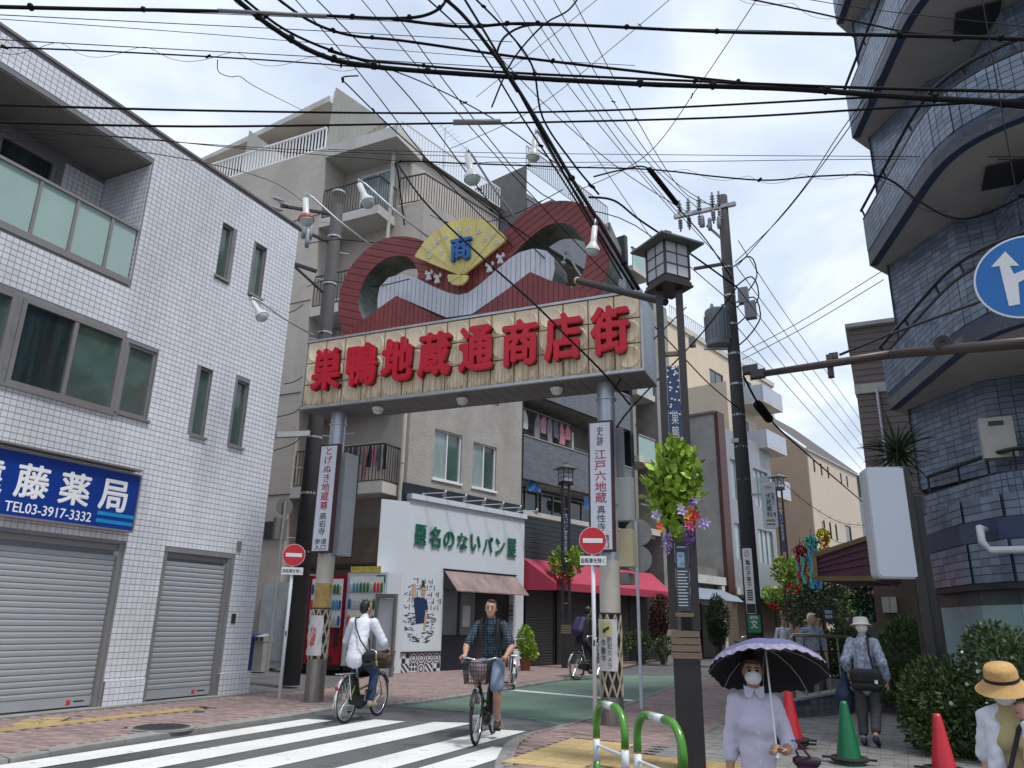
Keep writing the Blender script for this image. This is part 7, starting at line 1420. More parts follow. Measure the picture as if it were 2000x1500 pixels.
# ------------------------------------------------------------------ bicycle
def bicycle(t, M, frame_mt, r=.335, wb=1.08, basket=True, bask_mt=BLACK, battery=True, rack=True, fender_mt=CHROME, guard=None, bars='swept', bh=1.02):
    b_ = lambda mb, nm, mt_, par=None, **k: mb.xf(M).build(nm, mt_, par or t, **k)
    ring = lambda R_, rr, n=32, k=8: (lambda mb: mb)(MB().lathe([(R_ + rr * math.cos(2 * math.pi * i / k), rr * math.sin(2 * math.pi * i / k)) for i in range(k + 1)], (0, 0, 0), (0, 1, 0), n=n, cap=False))
    for nm, x in (('wheel', 0), ('wheel', wb)):
        T = Matrix.Translation((x, 0, r)); w_ = b_(ring(r - .02, .02).xf(T), nm, RUBBER, smooth=True); b_(ring(r - .045, .011, 32, 6).xf(T), 'rim', CHROME, w_, smooth=True)
        sp = MB()
        for i in range(28): a = 2 * math.pi * i / 28; sp.tube([V3((.02 * math.cos(a + .9 * (-1) ** i), .03 * (-1) ** i, .02 * math.sin(a + .9 * (-1) ** i))), V3(((r - .05) * math.cos(a), 0, (r - .05) * math.sin(a)))], .0016, 3, cap=False)
        b_(sp.xf(T), 'spokes', CHROME, w_, kind='stuff'); b_(MB().lathe([(.028, -.045), (.028, .045)], (x, 0, r), (0, 1, 0), n=12), 'hub', STEEL, w_)
        fa = (30, 215) if x == 0 else (10, 200); arc = [V3((x + (r + .022) * math.cos(R(a)), 0, r + (r + .022) * math.sin(R(a)))) for a in range(fa[0] if x == 0 else 25, fa[1] if x == 0 else 165, 8)]
        b_(MB().loft([[p + V3((0, -.026, 0)), p + V3((0, 0, 0)) + (p - V3((x, 0, r))).normalized() * .008, p + V3((0, .026, 0))] for p in arc], cap=False, closed=False), 'mudguard', fender_mt, smooth=True)
    BBx, BBz = .44, .28; ht, hb = V3((wb - .17, 0, .86)), V3((wb - .12, 0, .66)); st = V3((.28, 0, .70)); fr = MB(); BB = V3((BBx, 0, BBz))
    fr.tube([hb, V3((.72, 0, .40)), BB], .022, 8); fr.tube([hb + V3((-.01, 0, .06)), V3((.7, 0, .50)), V3((.38, 0, .45))], .018, 8); fr.tube([BB, st], .018, 8); fr.tube([hb, ht], .022, 8)
    for s_ in (-1, 1): fr.tube([BB + V3((0, s_ * .03, 0)), V3((0, s_ * .06, r))], .010, 6); fr.tube([st + V3((0, s_ * .02, -.06)), V3((0, s_ * .06, r))], .009, 6)
    b_(fr, 'frame', frame_mt, smooth=True); fk = MB()
    for s_ in (-1, 1): fk.tube([hb + V3((.005, s_ * .03, -.01)), V3((wb - .06, s_ * .055, .5)), V3((wb, s_ * .055, r))], .011, 7)
    b_(fk, 'fork', frame_mt, smooth=True)
    b_(MB().tube([st, st + V3((-.035, 0, .13))], .013, 7), 'seat_post', CHROME); b_(MB().loft([[V3((x, w_ * math.cos(a), .845 + hz + .028 * math.sin(a))) for a in (2 * math.pi * i / 12 for i in range(12))] for x, w_, hz in ((.08, .03, .02), (.12, .10, .025), (.2, .105, .012), (.3, .05, .008), (.38, .025, .006), (.4, .01, .004))]), 'saddle', BLACK, smooth=True)
    hb_ = MB(); stem = ht + V3((-.02, 0, .14)); hb_.tube([ht, stem], .014, 8)
    for s_ in (-1, 1): hb_.tube([stem, stem + V3((.05, s_ * .08, .02)), stem + V3((.05, s_ * .2, bh - stem.z + .03)), stem + V3((-.05, s_ * .27, bh - stem.z + .01)), stem + V3((-.22, s_ * .285, bh - stem.z - .01))], .0115, 7)
    b_(hb_, 'handlebar', CHROME, smooth=True)
    for s_ in (-1, 1): b_(MB().tube([stem + V3((-.12, s_ * .279, bh - stem.z)), stem + V3((-.235, s_ * .285, bh - stem.z - .01))], .017, 8), 'grip', BLACK, smooth=True); b_(MB().tube([stem + V3((-.02, s_ * .25, bh - stem.z - .01)), stem + V3((-.1, s_ * .30, bh - stem.z - .05)), stem + V3((-.19, s_ * .29, bh - stem.z - .06))], .006, 5), 'brake_lever', STEEL)
    b_(MB().lathe([(.085, -.008), (.085, .008)], BB + V3((0, -.06, 0)), (0, 1, 0), n=20), 'chainring', BLACK); b_(MB().prism([(-.02, r - .06), (BBx - .05, BBz - .08), (BBx + .09, BBz - .05), (BBx + .1, BBz + .06), (BBx, BBz + .1), (.02, r + .06), (-.05, r)], (0, -.075, 0), XP, UP, YP * .02), 'chain_case', guard or BLACK)
    for s_, a in ((1, -90), (-1, 90)):
        e = BB + V3((.165 * math.cos(R(a)), 0, .165 * math.sin(R(a)))); b_(MB().bar(BB + V3((0, s_ * .085, 0)), e + V3((0, s_ * .09, 0)), .02), 'crank', STEEL); b_(MB().box(e.x - .045, e.x + .045, s_ * .1, s_ * .19, e.z - .012, e.z + .012), 'pedal', BLACK)
    if battery: b_(MB().box(BBx - .17, BBx - .07, -.045, .045, BBz + .06, BBz + .40).xf(Matrix.Translation((BBx, 0, BBz)) @ Matrix.Rotation(R(-20), 4, 'Y') @ Matrix.Translation((-BBx, 0, -BBz))), 'battery', BLACK); b_(MB().ell((BBx + .02, 0, BBz - .03), (.13, .06, .09)), 'motor', BLACK, smooth=True)
    if rack:
        rk = MB()
        for s_ in (-1, 1): rk.tube([V3((.2, s_ * .07, .70)), V3((-.28, s_ * .07, .71))], .007, 5); rk.tube([V3((-.1, s_ * .07, .71)), V3((0, s_ * .08, r))], .006, 5)
        for i in range(5): rk.tube([V3((.15 - i * .1, -.07, .705)), V3((.15 - i * .1, .07, .705))], .005, 5)
        b_(rk, 'luggage_rack', CHROME); b_(MB().ell((-.335, 0, .52), (.025, .03, .03), 8, 6), 'rear_reflector', mat('red_reflector', (.4, .01, .01), .2))
    if basket:
        x0, x1, z0, z1 = wb - .13, wb + .2, .74, 1.0; bs = MB()
        P4 = lambda u, z: [V3((x0 + (.03 * (1 - z)), -.17 + .03 * (1 - z), z0 + (z1 - z0) * z)), V3((x1 - .05 * (1 - z), -.17 + .03 * (1 - z), z0 + (z1 - z0) * z)), V3((x1 - .05 * (1 - z), .17 - .03 * (1 - z), z0 + (z1 - z0) * z)), V3((x0 + .03 * (1 - z), .17 - .03 * (1 - z), z0 + (z1 - z0) * z))]
        for k in range(6): c = P4(0, k / 5); bs.tube(c + [c[0]], .008 if k == 5 else .0035, 4)
        for e in range(4):
            for i in range(9): u = i / 9; bs.tube([P4(0, z)[e].lerp(P4(0, z)[(e + 1) % 4], u) for z in (0, 1)], .0032, 4)
        for i in range(8): u = i / 7; c = P4(0, 0); bs.tube([c[0].lerp(c[3], u), c[1].lerp(c[2], u)], .0032, 4)
        b_(bs, 'basket', bask_mt)
    b_(MB().lathe([(.03, -.04), (.035, .03), (.02, .04)], (wb + .06, 0, .66), (1, 0, 0), n=10), 'head_lamp', STEEL)
    b_(MB().tube([V3((0, .08, r - .02)), V3((-.04, .13, .08))], .008, 5), 'kick_stand', STEEL)
    return st, stem
def frameM(p, heading, z=0.0): return Matrix.Translation((p[0], p[1], z)) @ Matrix.Rotation(heading, 4, 'Z')
def rider_joints(lean=0.0, bh=1.02, pedL=-90, pedR=90, wb=1.08, look=(1, 0, 0), tall=1.0):
    BB = V3((.44, 0, .28)); pe = lambda a, s_: BB + V3((.165 * math.cos(R(a)), s_ * .14, .165 * math.sin(R(a)) + .10)); hip = V3((.17, 0, .95)); T = tall
    J = dict(pelvis=hip + V3((0, 0, .02)), waist=hip + V3((.05 + lean * .3, 0, .2)), chest=hip + V3((.13 + lean * .7, 0, .40 * T)), neck=hip + V3((.17 + lean, 0, .565 * T)), head=hip + V3((.215 + lean, 0, .715 * T)), hd=look)
    sh = hip + V3((.15 + lean, 0, .50 * T)); gx = wb - .17 - .02 - .17
    for s_, k in ((1, 'L'), (-1, 'R')):
        J['sh' + k] = sh + V3((0, s_ * .185, 0)); J['wr' + k] = V3((gx - .07, s_ * .285, bh + .045)); mid = (J['sh' + k] + J['wr' + k]) / 2; J['el' + k] = mid + V3((-.05, s_ * .09, -.09)); J['hv' + k] = V3((1, 0, -.12)); J['hp' + k] = V3((0, 0, -1))
        J['hip' + k] = hip + V3((.03, s_ * .095, -.02)); p = pe(pedL if s_ > 0 else pedR, s_); J['an' + k] = p + V3((-.06, 0, 0)); J['to' + k] = p + V3((.10, s_ * .01, -.055))
        a, b = J['hip' + k], J['an' + k]; d = b - a; L = d.length; L1 = .44 * T; h2 = math.sqrt(max(L1 * L1 - (L / 2) ** 2, .0004)); nrm = V3((-d.z, 0, d.x)).normalized(); nrm = nrm if nrm.x > 0 else -nrm; J['kn' + k] = (a + b) / 2 + nrm * h2 + V3((0, s_ * .03, 0))
    return J
def plaid(name, base, l1, l2, sc=26):
    mt_ = mat(name, base, .85, .08, 9); t = mt_.node_tree; L = t.links.new; b = t.nodes['Principled BSDF']; old = b.inputs['Base Color'].links[0].from_socket; tcn = t.nodes.new('ShaderNodeTexCoord'); last = old
    for ax, col, f in (('Z', l1, sc), ('Y', l1, sc), ('X', l2, sc), ('Z', l2, sc * .5), ('Y', l2, sc * .5)):
        w_ = t.nodes.new('ShaderNodeTexWave'); w_.bands_direction = ax; w_.inputs['Scale'].default_value = f / 6.28 * 1.0; w_.inputs['Distortion'].default_value = .6; L(tcn.outputs['Object'], w_.inputs['Vector']); rp = t.nodes.new('ShaderNodeValToRGB'); rp.color_ramp.elements[0].position = .80; rp.color_ramp.elements[1].position = .93; rp.color_ramp.elements[1].color = (.7, .7, .7, 1); L(w_.outputs[0], rp.inputs[0]); mx_ = t.nodes.new('ShaderNodeMix'); mx_.data_type = 'RGBA'; L(rp.outputs[0], mx_.inputs[0]); L(last, mx_.inputs[6]); mx_.inputs[7].default_value = (*col, 1); last = mx_.outputs[2]
    L(last, b.inputs['Base Color']); return mt_
BKG = mat('bike_black', (.018, .018, .02), .35, .1, 4); BKL = mat('bike_lime', (.22, .26, .04), .35, .1, 4); WICK = mat('brown_basket', (.10, .06, .04), .7, .25, 20); BLKC = mat('black_cloth', (.014, .014, .017), .85, .15, 9)
DENIM = mat('dark_denim', (.022, .042, .10), .85, .2, 12); SHORT = mat('blue_grey_shorts', (.20, .24, .33), .85, .12, 8); WSH = mat('white_shirt', (.66, .68, .74), .8, .03, 6); PLD = plaid('plaid_shirt', (.022, .036, .062), (.10, .17, .20), (.012, .014, .02), 55); SAND = mat('sandal_brown', (.05, .035, .03), .7); SHOEB = mat('canvas_shoe', (.32, .26, .18), .8)
# --- man in plaid riding towards the viewer
pf, prr = onz(929, 1456, 0), onz(969, 1428, 0); hdg = math.atan2(-.965, .262); Mb = frameM(pf - V3((math.cos(hdg), math.sin(hdg), 0)) * 1.08, hdg)
bt = thing('bicycle', 'black city bicycle with a wire basket ridden by the man in plaid', 'bicycle', Mb.translation, hdg, group='bicycles'); bicycle(bt, Mb, BKG, fender_mt=BKG)
pt_ = thing('person', 'man in a dark plaid shirt and shorts cycling towards the camera', 'person', Mb.translation, hdg, group='cyclists')
J = rider_joints(lean=-.02, pedL=-85, pedR=95, look=(1, .1, -.02), tall=1.03); bd, q, M3 = figure(pt_, Mb, J, SKIN1, PLD, SHORT, hair=HAIRBR, sleeve=.8, pantlen=.92, shoe=SAND, g=1.0, hcurl=.95, shirt_hem=.0)
for s_ in (1, -1): o_ = MB().tube([Mb @ (J['chest'] + V3((.155, s_ * .12, -.18))), Mb @ (J['chest'] + V3((.165, s_ * .12, 0))), Mb @ (J['neck'] + V3((.07, s_ * .12, .01))), Mb @ (J['neck'] + V3((-.08, s_ * .1, -.0)))], .026, 6).build('strap', BLKC, pt_)
bp_ = thing('backpack', 'black backpack on the back of the man in plaid', 'bag', Mb @ (J['chest'] + V3((-.2, 0, 0))), hdg); organic('pack', [('c', J['chest'] + V3((-.24, -.05, .05)), J['waist'] + V3((-.24, .05, 0)), .10, .12, None, .02), ('c', J['chest'] + V3((-.24, .07, .05)), J['waist'] + V3((-.24, -.07, 0)), .10, .12, None, .05)], BLKC, bp_, Mb, h=.02)
sb = thing('shopping_bag', 'grey pink shopping bag in the bicycle basket', 'bag', Mb @ V3((1.1, 0, .78))); organic('bag', [('e', (1.1, .02, .88), (.11, .12, .12), None, .02), ('e', (1.08, -.03, .95), (.08, .09, .09), None, .05)], mat('bag_pinkgrey', (.17, .12, .14), .6, .6, 9), sb, Mb, h=.018, wob=.004)
# --- man in white riding away
pr2, pf2 = onz(673, 1413, 0), onz(742, 1397, 0); d = (pf2 - pr2).normalized(); hdg = math.atan2(d.y, d.x); Mw = frameM(pr2, hdg)
bt = thing('bicycle', 'lime framed bicycle with a brown basket ridden by the man in white', 'bicycle', pr2, hdg, group='bicycles'); bicycle(bt, Mw, BKL, bask_mt=WICK)
o_ = organic('basket_liner', [('c', (1.09, -.06, .86), (1.09, .06, .86), .125, .125, None, .02)], WICK, bt, Mw, h=.025); MB().prism([(-.26, .42), (.12, .42), (.05, .62), (-.2, .60)], (0, .045, 0), XP, UP, YP * .012).xf(Mw).build('skirt_guard', mat('guard_grey', (.12, .12, .12), .6), bt)
pw = thing('person', 'man in a loose white shirt with a shoulder bag cycling away', 'person', pr2, hdg, group='cyclists')
J = rider_joints(lean=.05, pedL=120, pedR=-40, look=(1, -.45, .0), tall=1.02); bd, q, M3 = figure(pw, Mw, J, SKIN2, WSH, DENIM, hair=HAIRB, sleeve=1.55, pantlen=1.85, shoe=SHOEB, hcurl=.95, shirt_loose=.014, shirt_hem=.05, wob=.0030)
cb = thing('shoulder_bag', 'black shoulder bag of the man in white', 'bag', Mw @ (J['pelvis'] + V3((0, -.2, 0))), hdg); organic('bag', [('c', J['pelvis'] + V3((-.09, -.235, .02)), J['pelvis'] + V3((.12, -.235, .02)), .035, .035, None, 0), ('c', J['pelvis'] + V3((-.09, -.235, -.14)), J['pelvis'] + V3((.12, -.235, -.14)), .035, .035, None, .2)], BLKC, cb, Mw, h=.016)
c1 = J['chest']; MB().tube([Mw @ p for p in (J['pelvis'] + V3((-.03, -.24, .05)), J['waist'] + V3((-.16, -.12, .05)), c1 + V3((-.165, .02, .02)), J['neck'] + V3((-.10, .11, -.01)), J['neck'] + V3((.03, .12, .02)), c1 + V3((.17, .02, .04)), J['waist'] + V3((.16, -.12, 0)), J['pelvis'] + V3((.06, -.22, .03)))], .012, 6).build('strap', BLKC, cb)
# --- far rider with purple backpack
p3 = onz(1127, 1329, 0); hdg = R(76); M3_ = frameM(p3, hdg); bt = thing('bicycle', 'silver bicycle ridden by the person with the purple backpack', 'bicycle', p3, hdg, group='bicycles'); bicycle(bt, M3_ @ Matrix.Scale(1.12, 4), CHROME, battery=False, rack=False)
p3t = thing('person', 'person in dark clothes with a purple backpack cycling up the street', 'person', p3, hdg, group='cyclists'); Mx = M3_ @ Matrix.Scale(1.12, 4); J = rider_joints(lean=.14, pedL=60, pedR=-90, look=(1, .1, -.1), tall=1.0); figure(p3t, Mx, J, SKIN2, BLKC, BLKC, hair=HAIRB, sleeve=1.7, pantlen=1.8, shoe=BLACK, h=.02, face=False)
pk = thing('backpack', 'dark purple backpack on the far cyclist', 'bag', Mx @ (J['chest'] + V3((-.2, 0, 0))), hdg); organic('pack', [('c', J['chest'] + V3((-.22, -.07, .08)), J['waist'] + V3((-.22, -.06, .02)), .10, .12, None, .02), ('c', J['chest'] + V3((-.22, .07, .08)), J['waist'] + V3((-.22, .06, .02)), .10, .12, None, .05)], mat('purple_nylon', (.025, .018, .07), .6, .15, 9), pk, Mx, h=.022)
# --- parked bicycles
p4 = onz(1003, 1347, 0); bt = thing('bicycle', 'dark parked bicycle half hidden behind the man in plaid', 'bicycle', p4, R(-130), group='bicycles'); Mq = frameM(p4, R(118)) ; bicycle(bt, Mq @ Matrix.Translation((-.0, 0, 0)) @ Matrix.Scale(1.08, 4), BKG, basket=False, battery=False)
p5 = onz(1432, 1268, 0); p5 = far(1434, 1266, 33); bt = thing('bicycle', 'small dark bicycle parked before the far brown shutters', 'bicycle', (p5.x, p5.y, 0), R(60), group='bicycles'); bicycle(bt, frameM((p5.x, p5.y), R(60)) @ Matrix.Scale(1.1, 4), BKG)
# ------------------------------------------------------------------ standing people
def stander(scale=1.0, w=1.0, bend=0.0, stride=0.0):
    J = dict(pelvis=(0, 0, .90), waist=(.01 + bend * .3, 0, 1.08), chest=(.02 + bend * .7, 0, 1.27), neck=(.0 + bend, 0, 1.45), head=(.035 + bend * 1.25, 0, 1.60), hd=(1, 0, -.1))
    for s_, k in ((1, 'L'), (-1, 'R')):
        J['sh' + k] = (bend * .95, s_ * .175 * w, 1.39); J['el' + k] = (-.03 + bend * .6, s_ * .235 * w, 1.12); J['wr' + k] = (.05 + bend * .5, s_ * .235 * w, .88); J['hip' + k] = (0, s_ * .085, .88); J['kn' + k] = (.03 + s_ * stride * .5, s_ * .09, .48); J['an' + k] = (s_ * stride, s_ * .09, .09); J['to' + k] = (.13 + s_ * stride, s_ * .1, .035); J['hv' + k] = (0, 0, -1); J['hp' + k] = (0, -s_, 0)
    return {k: V3(v) for k, v in J.items()}
# lady in lavender with a parasol
D = 5.65; pl_ = far(1468, 1300, D); gl = gz(pl_.x, pl_.y) + ZR; hdg = math.atan2(-pl_.y, -pl_.x) + R(4); eye = far(1467, 1309, D).z; sc = (eye - gl) / 1.60; Ml = Matrix.Translation((pl_.x, pl_.y, gl)) @ Matrix.Rotation(hdg, 4, 'Z') @ Matrix.Scale(sc, 4)
LAV = mat('lavender_blouse', (.56, .54, .66), .85, .04, 7); CREAMT = mat('cream_trousers', (.55, .52, .46), .85)
la = thing('person', 'lady in a lavender blouse and white mask under a lilac parasol', 'person', (pl_.x, pl_.y, gl), hdg); J = stander(w=.74); bob = lambda q, M3: [('e', q(-.024, 0, .045), (.082, .076, .08), M3, .02), ('e', q(-.05, 0, -.02), (.055, .074, .075), M3, .03), ('c', q(.07, .04, .085), q(.07, -.04, .085), .017, .017, None, .02)]
J['elL'] = V3((.0, .21, 1.12)); J['wrL'] = V3((.20, .16, 1.10)); J['hvL'] = V3((.5, -.6, .35)); J['hpL'] = V3((.3, .1, -.9)); J['elR'] = V3((-.04, -.18, 1.10)); J['wrR'] = V3((.0, -.20, .86))
bd, q, M3 = figure(la, Ml, J, SKIN2, LAV, CREAMT, hair=HAIRBR, sleeve=1.3, pantlen=1.9, shoe=BLACK, g=.84, fem=True, shirt_hem=.20, hcurl=.9, shirt_loose=.006, wob=.003, hairp=bob, nose=False)
organic('face_mask', [('e', q(.035, 0, -.05), (.058, .058, .050), M3, .01), ('e', q(.062, 0, -.03), (.040, .036, .045), M3, .03)], MASKW, la, Ml, h=.007)
for s_ in (1, -1): MB().prism([(0, 0), (s_ * .07, .035), (s_ * .065, -.04), (s_ * .03, -.05)], V3(J['neck']) + V3((.062, 0, .02)), YP, UP + XP * -.55, XP * .012).xf(Ml).build('collar', LAV, la)
for i in range(6): MB().lathe([(.008, 0), (.006, .004)], V3((.187 - .004 * i, 0, 1.30 - .09 * i)), XP, n=8).xf(Ml).build('button', SWH, la)
um = thing('parasol', 'open lilac parasol with black lining and scalloped edge', 'umbrella', Ml @ J['wrL']); hp = Ml @ (J['wrL'] + V3((.05, -.055, .0))); apx = far(1492, 1257, D + .12); axu = (apx - hp).normalized()
apx = far(1494, 1262, D - .02); toc = TOC(pl_); axu = (UP * .90 - toc * .40 + UP.cross(toc) * -.04).normalized(); uu, vv, _ = basis(axu); ru, du = .385, .18; n_ = 64; rings_o = []; rings_i = []
for k in range(9):
    s_ = k / 8; rr = ru * math.sin(s_ * 1.25) / math.sin(1.25); zz = -du * (1 - math.cos(s_ * 1.25)) / (1 - math.cos(1.25)); ring_o = []; ring_i = []
    for j in range(n_):
        a = 2 * math.pi * j / n_; rib = 1 - .035 * s_ * abs(math.sin(a * 4)); sc_ = -.012 * abs(math.sin(a * 16)) if k == 8 else 0; p = apx + (uu * math.cos(a) + vv * math.sin(a)) * (rr * rib) + axu * (zz + sc_ + .02 * s_ * abs(math.sin(a * 4))); ring_o.append(p); ring_i.append(p - axu * .006 - (uu * math.cos(a) + vv * math.sin(a)) * .003)
    rings_o.append(ring_o); rings_i.append(ring_i)
LIL = mat('lilac_fabric', (.10, .105, .22), .7, .05, 4); MB().loft([rings_o[0]] + rings_o[1:], cap=False).build('canopy', LIL, um, smooth=True); MB().loft(rings_i[::-1], cap=False).build('lining', mat('black_lining', (.008, .008, .012), .7), um, smooth=True)
MB().loft([[p + axu * .003 for p in rings_o[7]], [p + axu * .0025 for p in rings_o[8]]], cap=False).build('lace_trim', mat('lace_trim', (.24, .21, .31), .8, .4, 40), um)
MB().tube([hp - axu * .0, apx - axu * .01], .006, 8).build('shaft', SWH, um); MB().tube([Ml @ (J['wrL'] + V3((.06, -.06, -.03))), hp], .012, 8).build('handle', SWH, um)
for j in range(8): a = 2 * math.pi * j / 8; MB().tube([rings_i[k][int(j * n_ / 8) % n_] - axu * .004 for k in range(0, 9, 2)], .003, 4).build('rib', STEEL, um)
tb = thing('tote_bag', 'green and purple tote bag hanging from the lavender lady arm', 'bag', Ml @ V3((.05, .27, .9))); organic('bag', [('c', (.02, .25, 1.03 - .08 * i), (.02, .38, 1.03 - .08 * i), .03, .03, None, .04 if i else 0) for i in range(5)], mat('tote_green', (.015, .075, .06), .7, .7, 3, col2=(.10, .012, .07)), tb, Ml, h=.015); MB().tube([Ml @ V3(p) for p in ((.03, .27, 1.04), (.06, .22, 1.16), (.10, .25, 1.16), (.03, .35, 1.04))], .008, 5).build('strap', mat('tote_strap', (.05, .02, .05), .6), tb)
# walking lady in a bucket hat, seen from behind
pw_ = onz(1706, 1456, ZR + .01); Dw = math.hypot(pw_.x, pw_.y); ht = far(1690, 1208, Dw).z; sc = (ht - ZR) / 1.745; hdg = math.atan2(1, .12); Mh = Matrix.Translation(pw_) @ Matrix.Rotation(hdg, 4, 'Z') @ Matrix.Scale(sc, 4)
BLP = mat('blue_patterned_blouse', (.17, .22, .36), .85, .5, 22, col2=(.42, .46, .56)); GTR = mat('charcoal_trousers', (.045, .045, .05), .85, .15, 8)
wl = thing('person', 'lady in a blue patterned shirt and cream bucket hat walking away', 'person', pw_, hdg); J = stander(w=.9, bend=.07, stride=-.16); J['hd'] = V3((1, .25, -.15)); J['elL'] = V3((-.02, .25, 1.13)); J['wrL'] = V3((.10, .25, .99)); J['elR'] = V3((-.06, -.25, 1.12)); J['wrR'] = V3((.02, -.28, .86)); J['anR'] = V3((-.30, -.09, .14)); J['toR'] = V3((-.20, -.1, .04)); J['knR'] = V3((-.02, -.09, .48))
bd, q, M3 = figure(wl, Mh, J, SKIN2, BLP, GTR, hair=HAIRW, sleeve=1.75, pantlen=1.75, shoe=mat('navy_shoe', (.015, .03, .06), .7), fem=False, shirt_hem=.10, shirt_loose=.014, wob=.0032, face=False)
HATC = mat('cream_hat', (.52, .50, .45), .85, .06, 9); hatp = lambda par, mt_, Mm, q, prof, band=None: (lambda ax: (MB().lathe(prof, (0, 0, 0), n=28, cap=False).xf(Mm @ Matrix.Translation(q(0, 0, 0)) @ (M3.to_4x4())).build('hat', mt_, par, smooth=True)))(0)
hatp(wl, HATC, Mh, q, [(.165, .03), (.13, .05), (.112, .065), (.105, .12), (.09, .150), (.001, .158)])
bg = thing('shoulder_bag', 'large black shoulder bag of the walking lady', 'bag', Mh @ V3((-.1, 0, .95)), hdg); organic('bag', [('c', (-.17, -.17, .98), (-.17, .12, .98), .055, .055, None, 0), ('c', (-.17, -.17, .80), (-.17, .12, .80), .065, .065, None, .2)], BLKC, bg, Mh, h=.018, wob=.002); MB().tube([Mh @ V3(p) for p in ((-.17, -.15, 1.0), (-.13, -.10, 1.25), (-.02, -.09, 1.47), (.14, -.02, 1.40), (.2, .1, 1.1))], .018, 6).build('strap', BLKC, bg); MB().box(-.236, -.232, -.19, -.15, .84, .89).xf(Mh).build('tag', SWH, bg)
b2 = thing('cloth_bag', 'dark blue cloth bag in the walking lady left hand', 'bag', Mh @ V3((.1, .3, .8)), hdg); organic('bag', [('c', (.10, .30, .97), (.06, .34, .62), .03, .13, None, .02), ('c', (.06, .33, .62), (.05, .33, .5), .13, .12, None, .03)], mat('navy_cloth', (.008, .022, .05), .8, .2, 8), b2, Mh, h=.018, wob=.004)
# lady with the straw hat at the right edge
D = 6.1; ps = far(1962, 1330, D); gl = gz(ps.x, ps.y) + ZR; hdg = math.atan2(-ps.y, -ps.x) + R(-8); sc = (far(1958, 1294, D).z - gl) / 1.76; Ms = Matrix.Translation((ps.x, ps.y, gl)) @ Matrix.Rotation(hdg, 4, 'Z') @ Matrix.Scale(sc, 4)
KHA = mat('khaki_top', (.40, .33, .16), .85, .06, 7); sl = thing('person', 'lady in a straw hat and open white shirt at the right edge', 'person', (ps.x, ps.y, gl), hdg); J = stander(w=.78, bend=.05); J['hd'] = V3((1, 0, -.35)); J['elL'] = V3((.06, .22, 1.16)); J['wrL'] = V3((.17, .13, 1.40)); J['hvL'] = V3((0, -.45, .9)); J['hpL'] = V3((-1, 0, 0))
bd, q, M3 = figure(sl, Ms, J, SKIN1, KHA, CREAMT, hair=HAIRW, sleeve=.4, pantlen=1.9, shoe=BLACK, fem=True, shirt_hem=.1, hcurl=.9, g=.88, nose=False)
organic('face_mask', [('e', q(.045, 0, -.055), (.064, .070, .060), M3, .01), ('e', q(.082, 0, -.035), (.040, .045, .052), M3, .03)], MASKW, sl, Ms, h=.008)
JJ = J; SS = []
for s_, k in ((1, 'L'), (-1, 'R')): SS += [('c', JJ['sh' + k], JJ['sh' + k].lerp(JJ['el' + k], .9), .062, .072, None, .03), ('c', JJ['neck'] + V3((-.01, s_ * .06, -.01)), JJ['sh' + k], .05, .062, None, .03), ('c', JJ['sh' + k] + V3((.07, -s_ * .04, -.05)), V3((.115, s_ * .12, .84)), .05, .06, None, .03), ('c', JJ['chest'] + V3((-.06, s_ * .08, .06)), V3((-.09, s_ * .09, .84)), .09, .11, None, .05)]
organic('overshirt', SS, WSH, sl, Ms, h=.014, wob=.004)
STRW = mat('straw', (.55, .33, .12), .8, .12, 40, bump=.5, bscale=200); hatp(sl, STRW, Ms, q, [(.178, -.012), (.14, .022), (.112, .05), (.110, .058), (.103, .125), (.088, .152), (.001, .158)]); MB().lathe([(.1135, .056), (.1115, .078)], (0, 0, 0), n=28, cap=False).xf(Ms @ Matrix.Translation(q(0, 0, 0)) @ M3.to_4x4()).build('hat_band', BLKC, sl)
MB().tube([Ms @ V3(p) for p in ((-.1, .08, 1.40), (.02, .13, 1.455), (.16, .06, 1.34), (.19, -.02, 1.1), (.19, -.1, .98))], .014, 6).build('strap', BLKC, sl)
pb_ = thing('shoulder_bag', 'small black shoulder bag of the straw hat lady', 'bag', Ms @ V3((.2, -.1, .9)), hdg); organic('bag', [('c', (.17, .02, .94), (.17, .16, .94), .035, .035, None, 0), ('c', (.17, .02, .84), (.17, .16, .84), .04, .04, None, .2)], BLKC, pb_, Ms, h=.014)
# far pedestrians
for (x, y, D, mt_, hr, lab) in ((1581, 1201, 18.0, BLP, HAIRW, 'white haired pedestrian behind the ramp railing'), (1527, 1210, 27.0, WSH, HAIRB, 'small far pedestrian in pale clothes by the lantern lamp')):
    p = far(x, y, D); sc = p.z / 1.72; Mp = Matrix.Translation((p.x, p.y, ZR)) @ Matrix.Rotation(math.atan2(-p.y, -p.x) + .4, 4, 'Z') @ Matrix.Scale(sc, 4); f_ = thing('person', lab, 'person', (p.x, p.y, ZR)); figure(f_, Mp, stander(bend=.04, stride=.12), SKIN2, mt_, GTR, hair=hr, sleeve=1.4, pantlen=1.8, shoe=BLACK, h=.022, face=False)
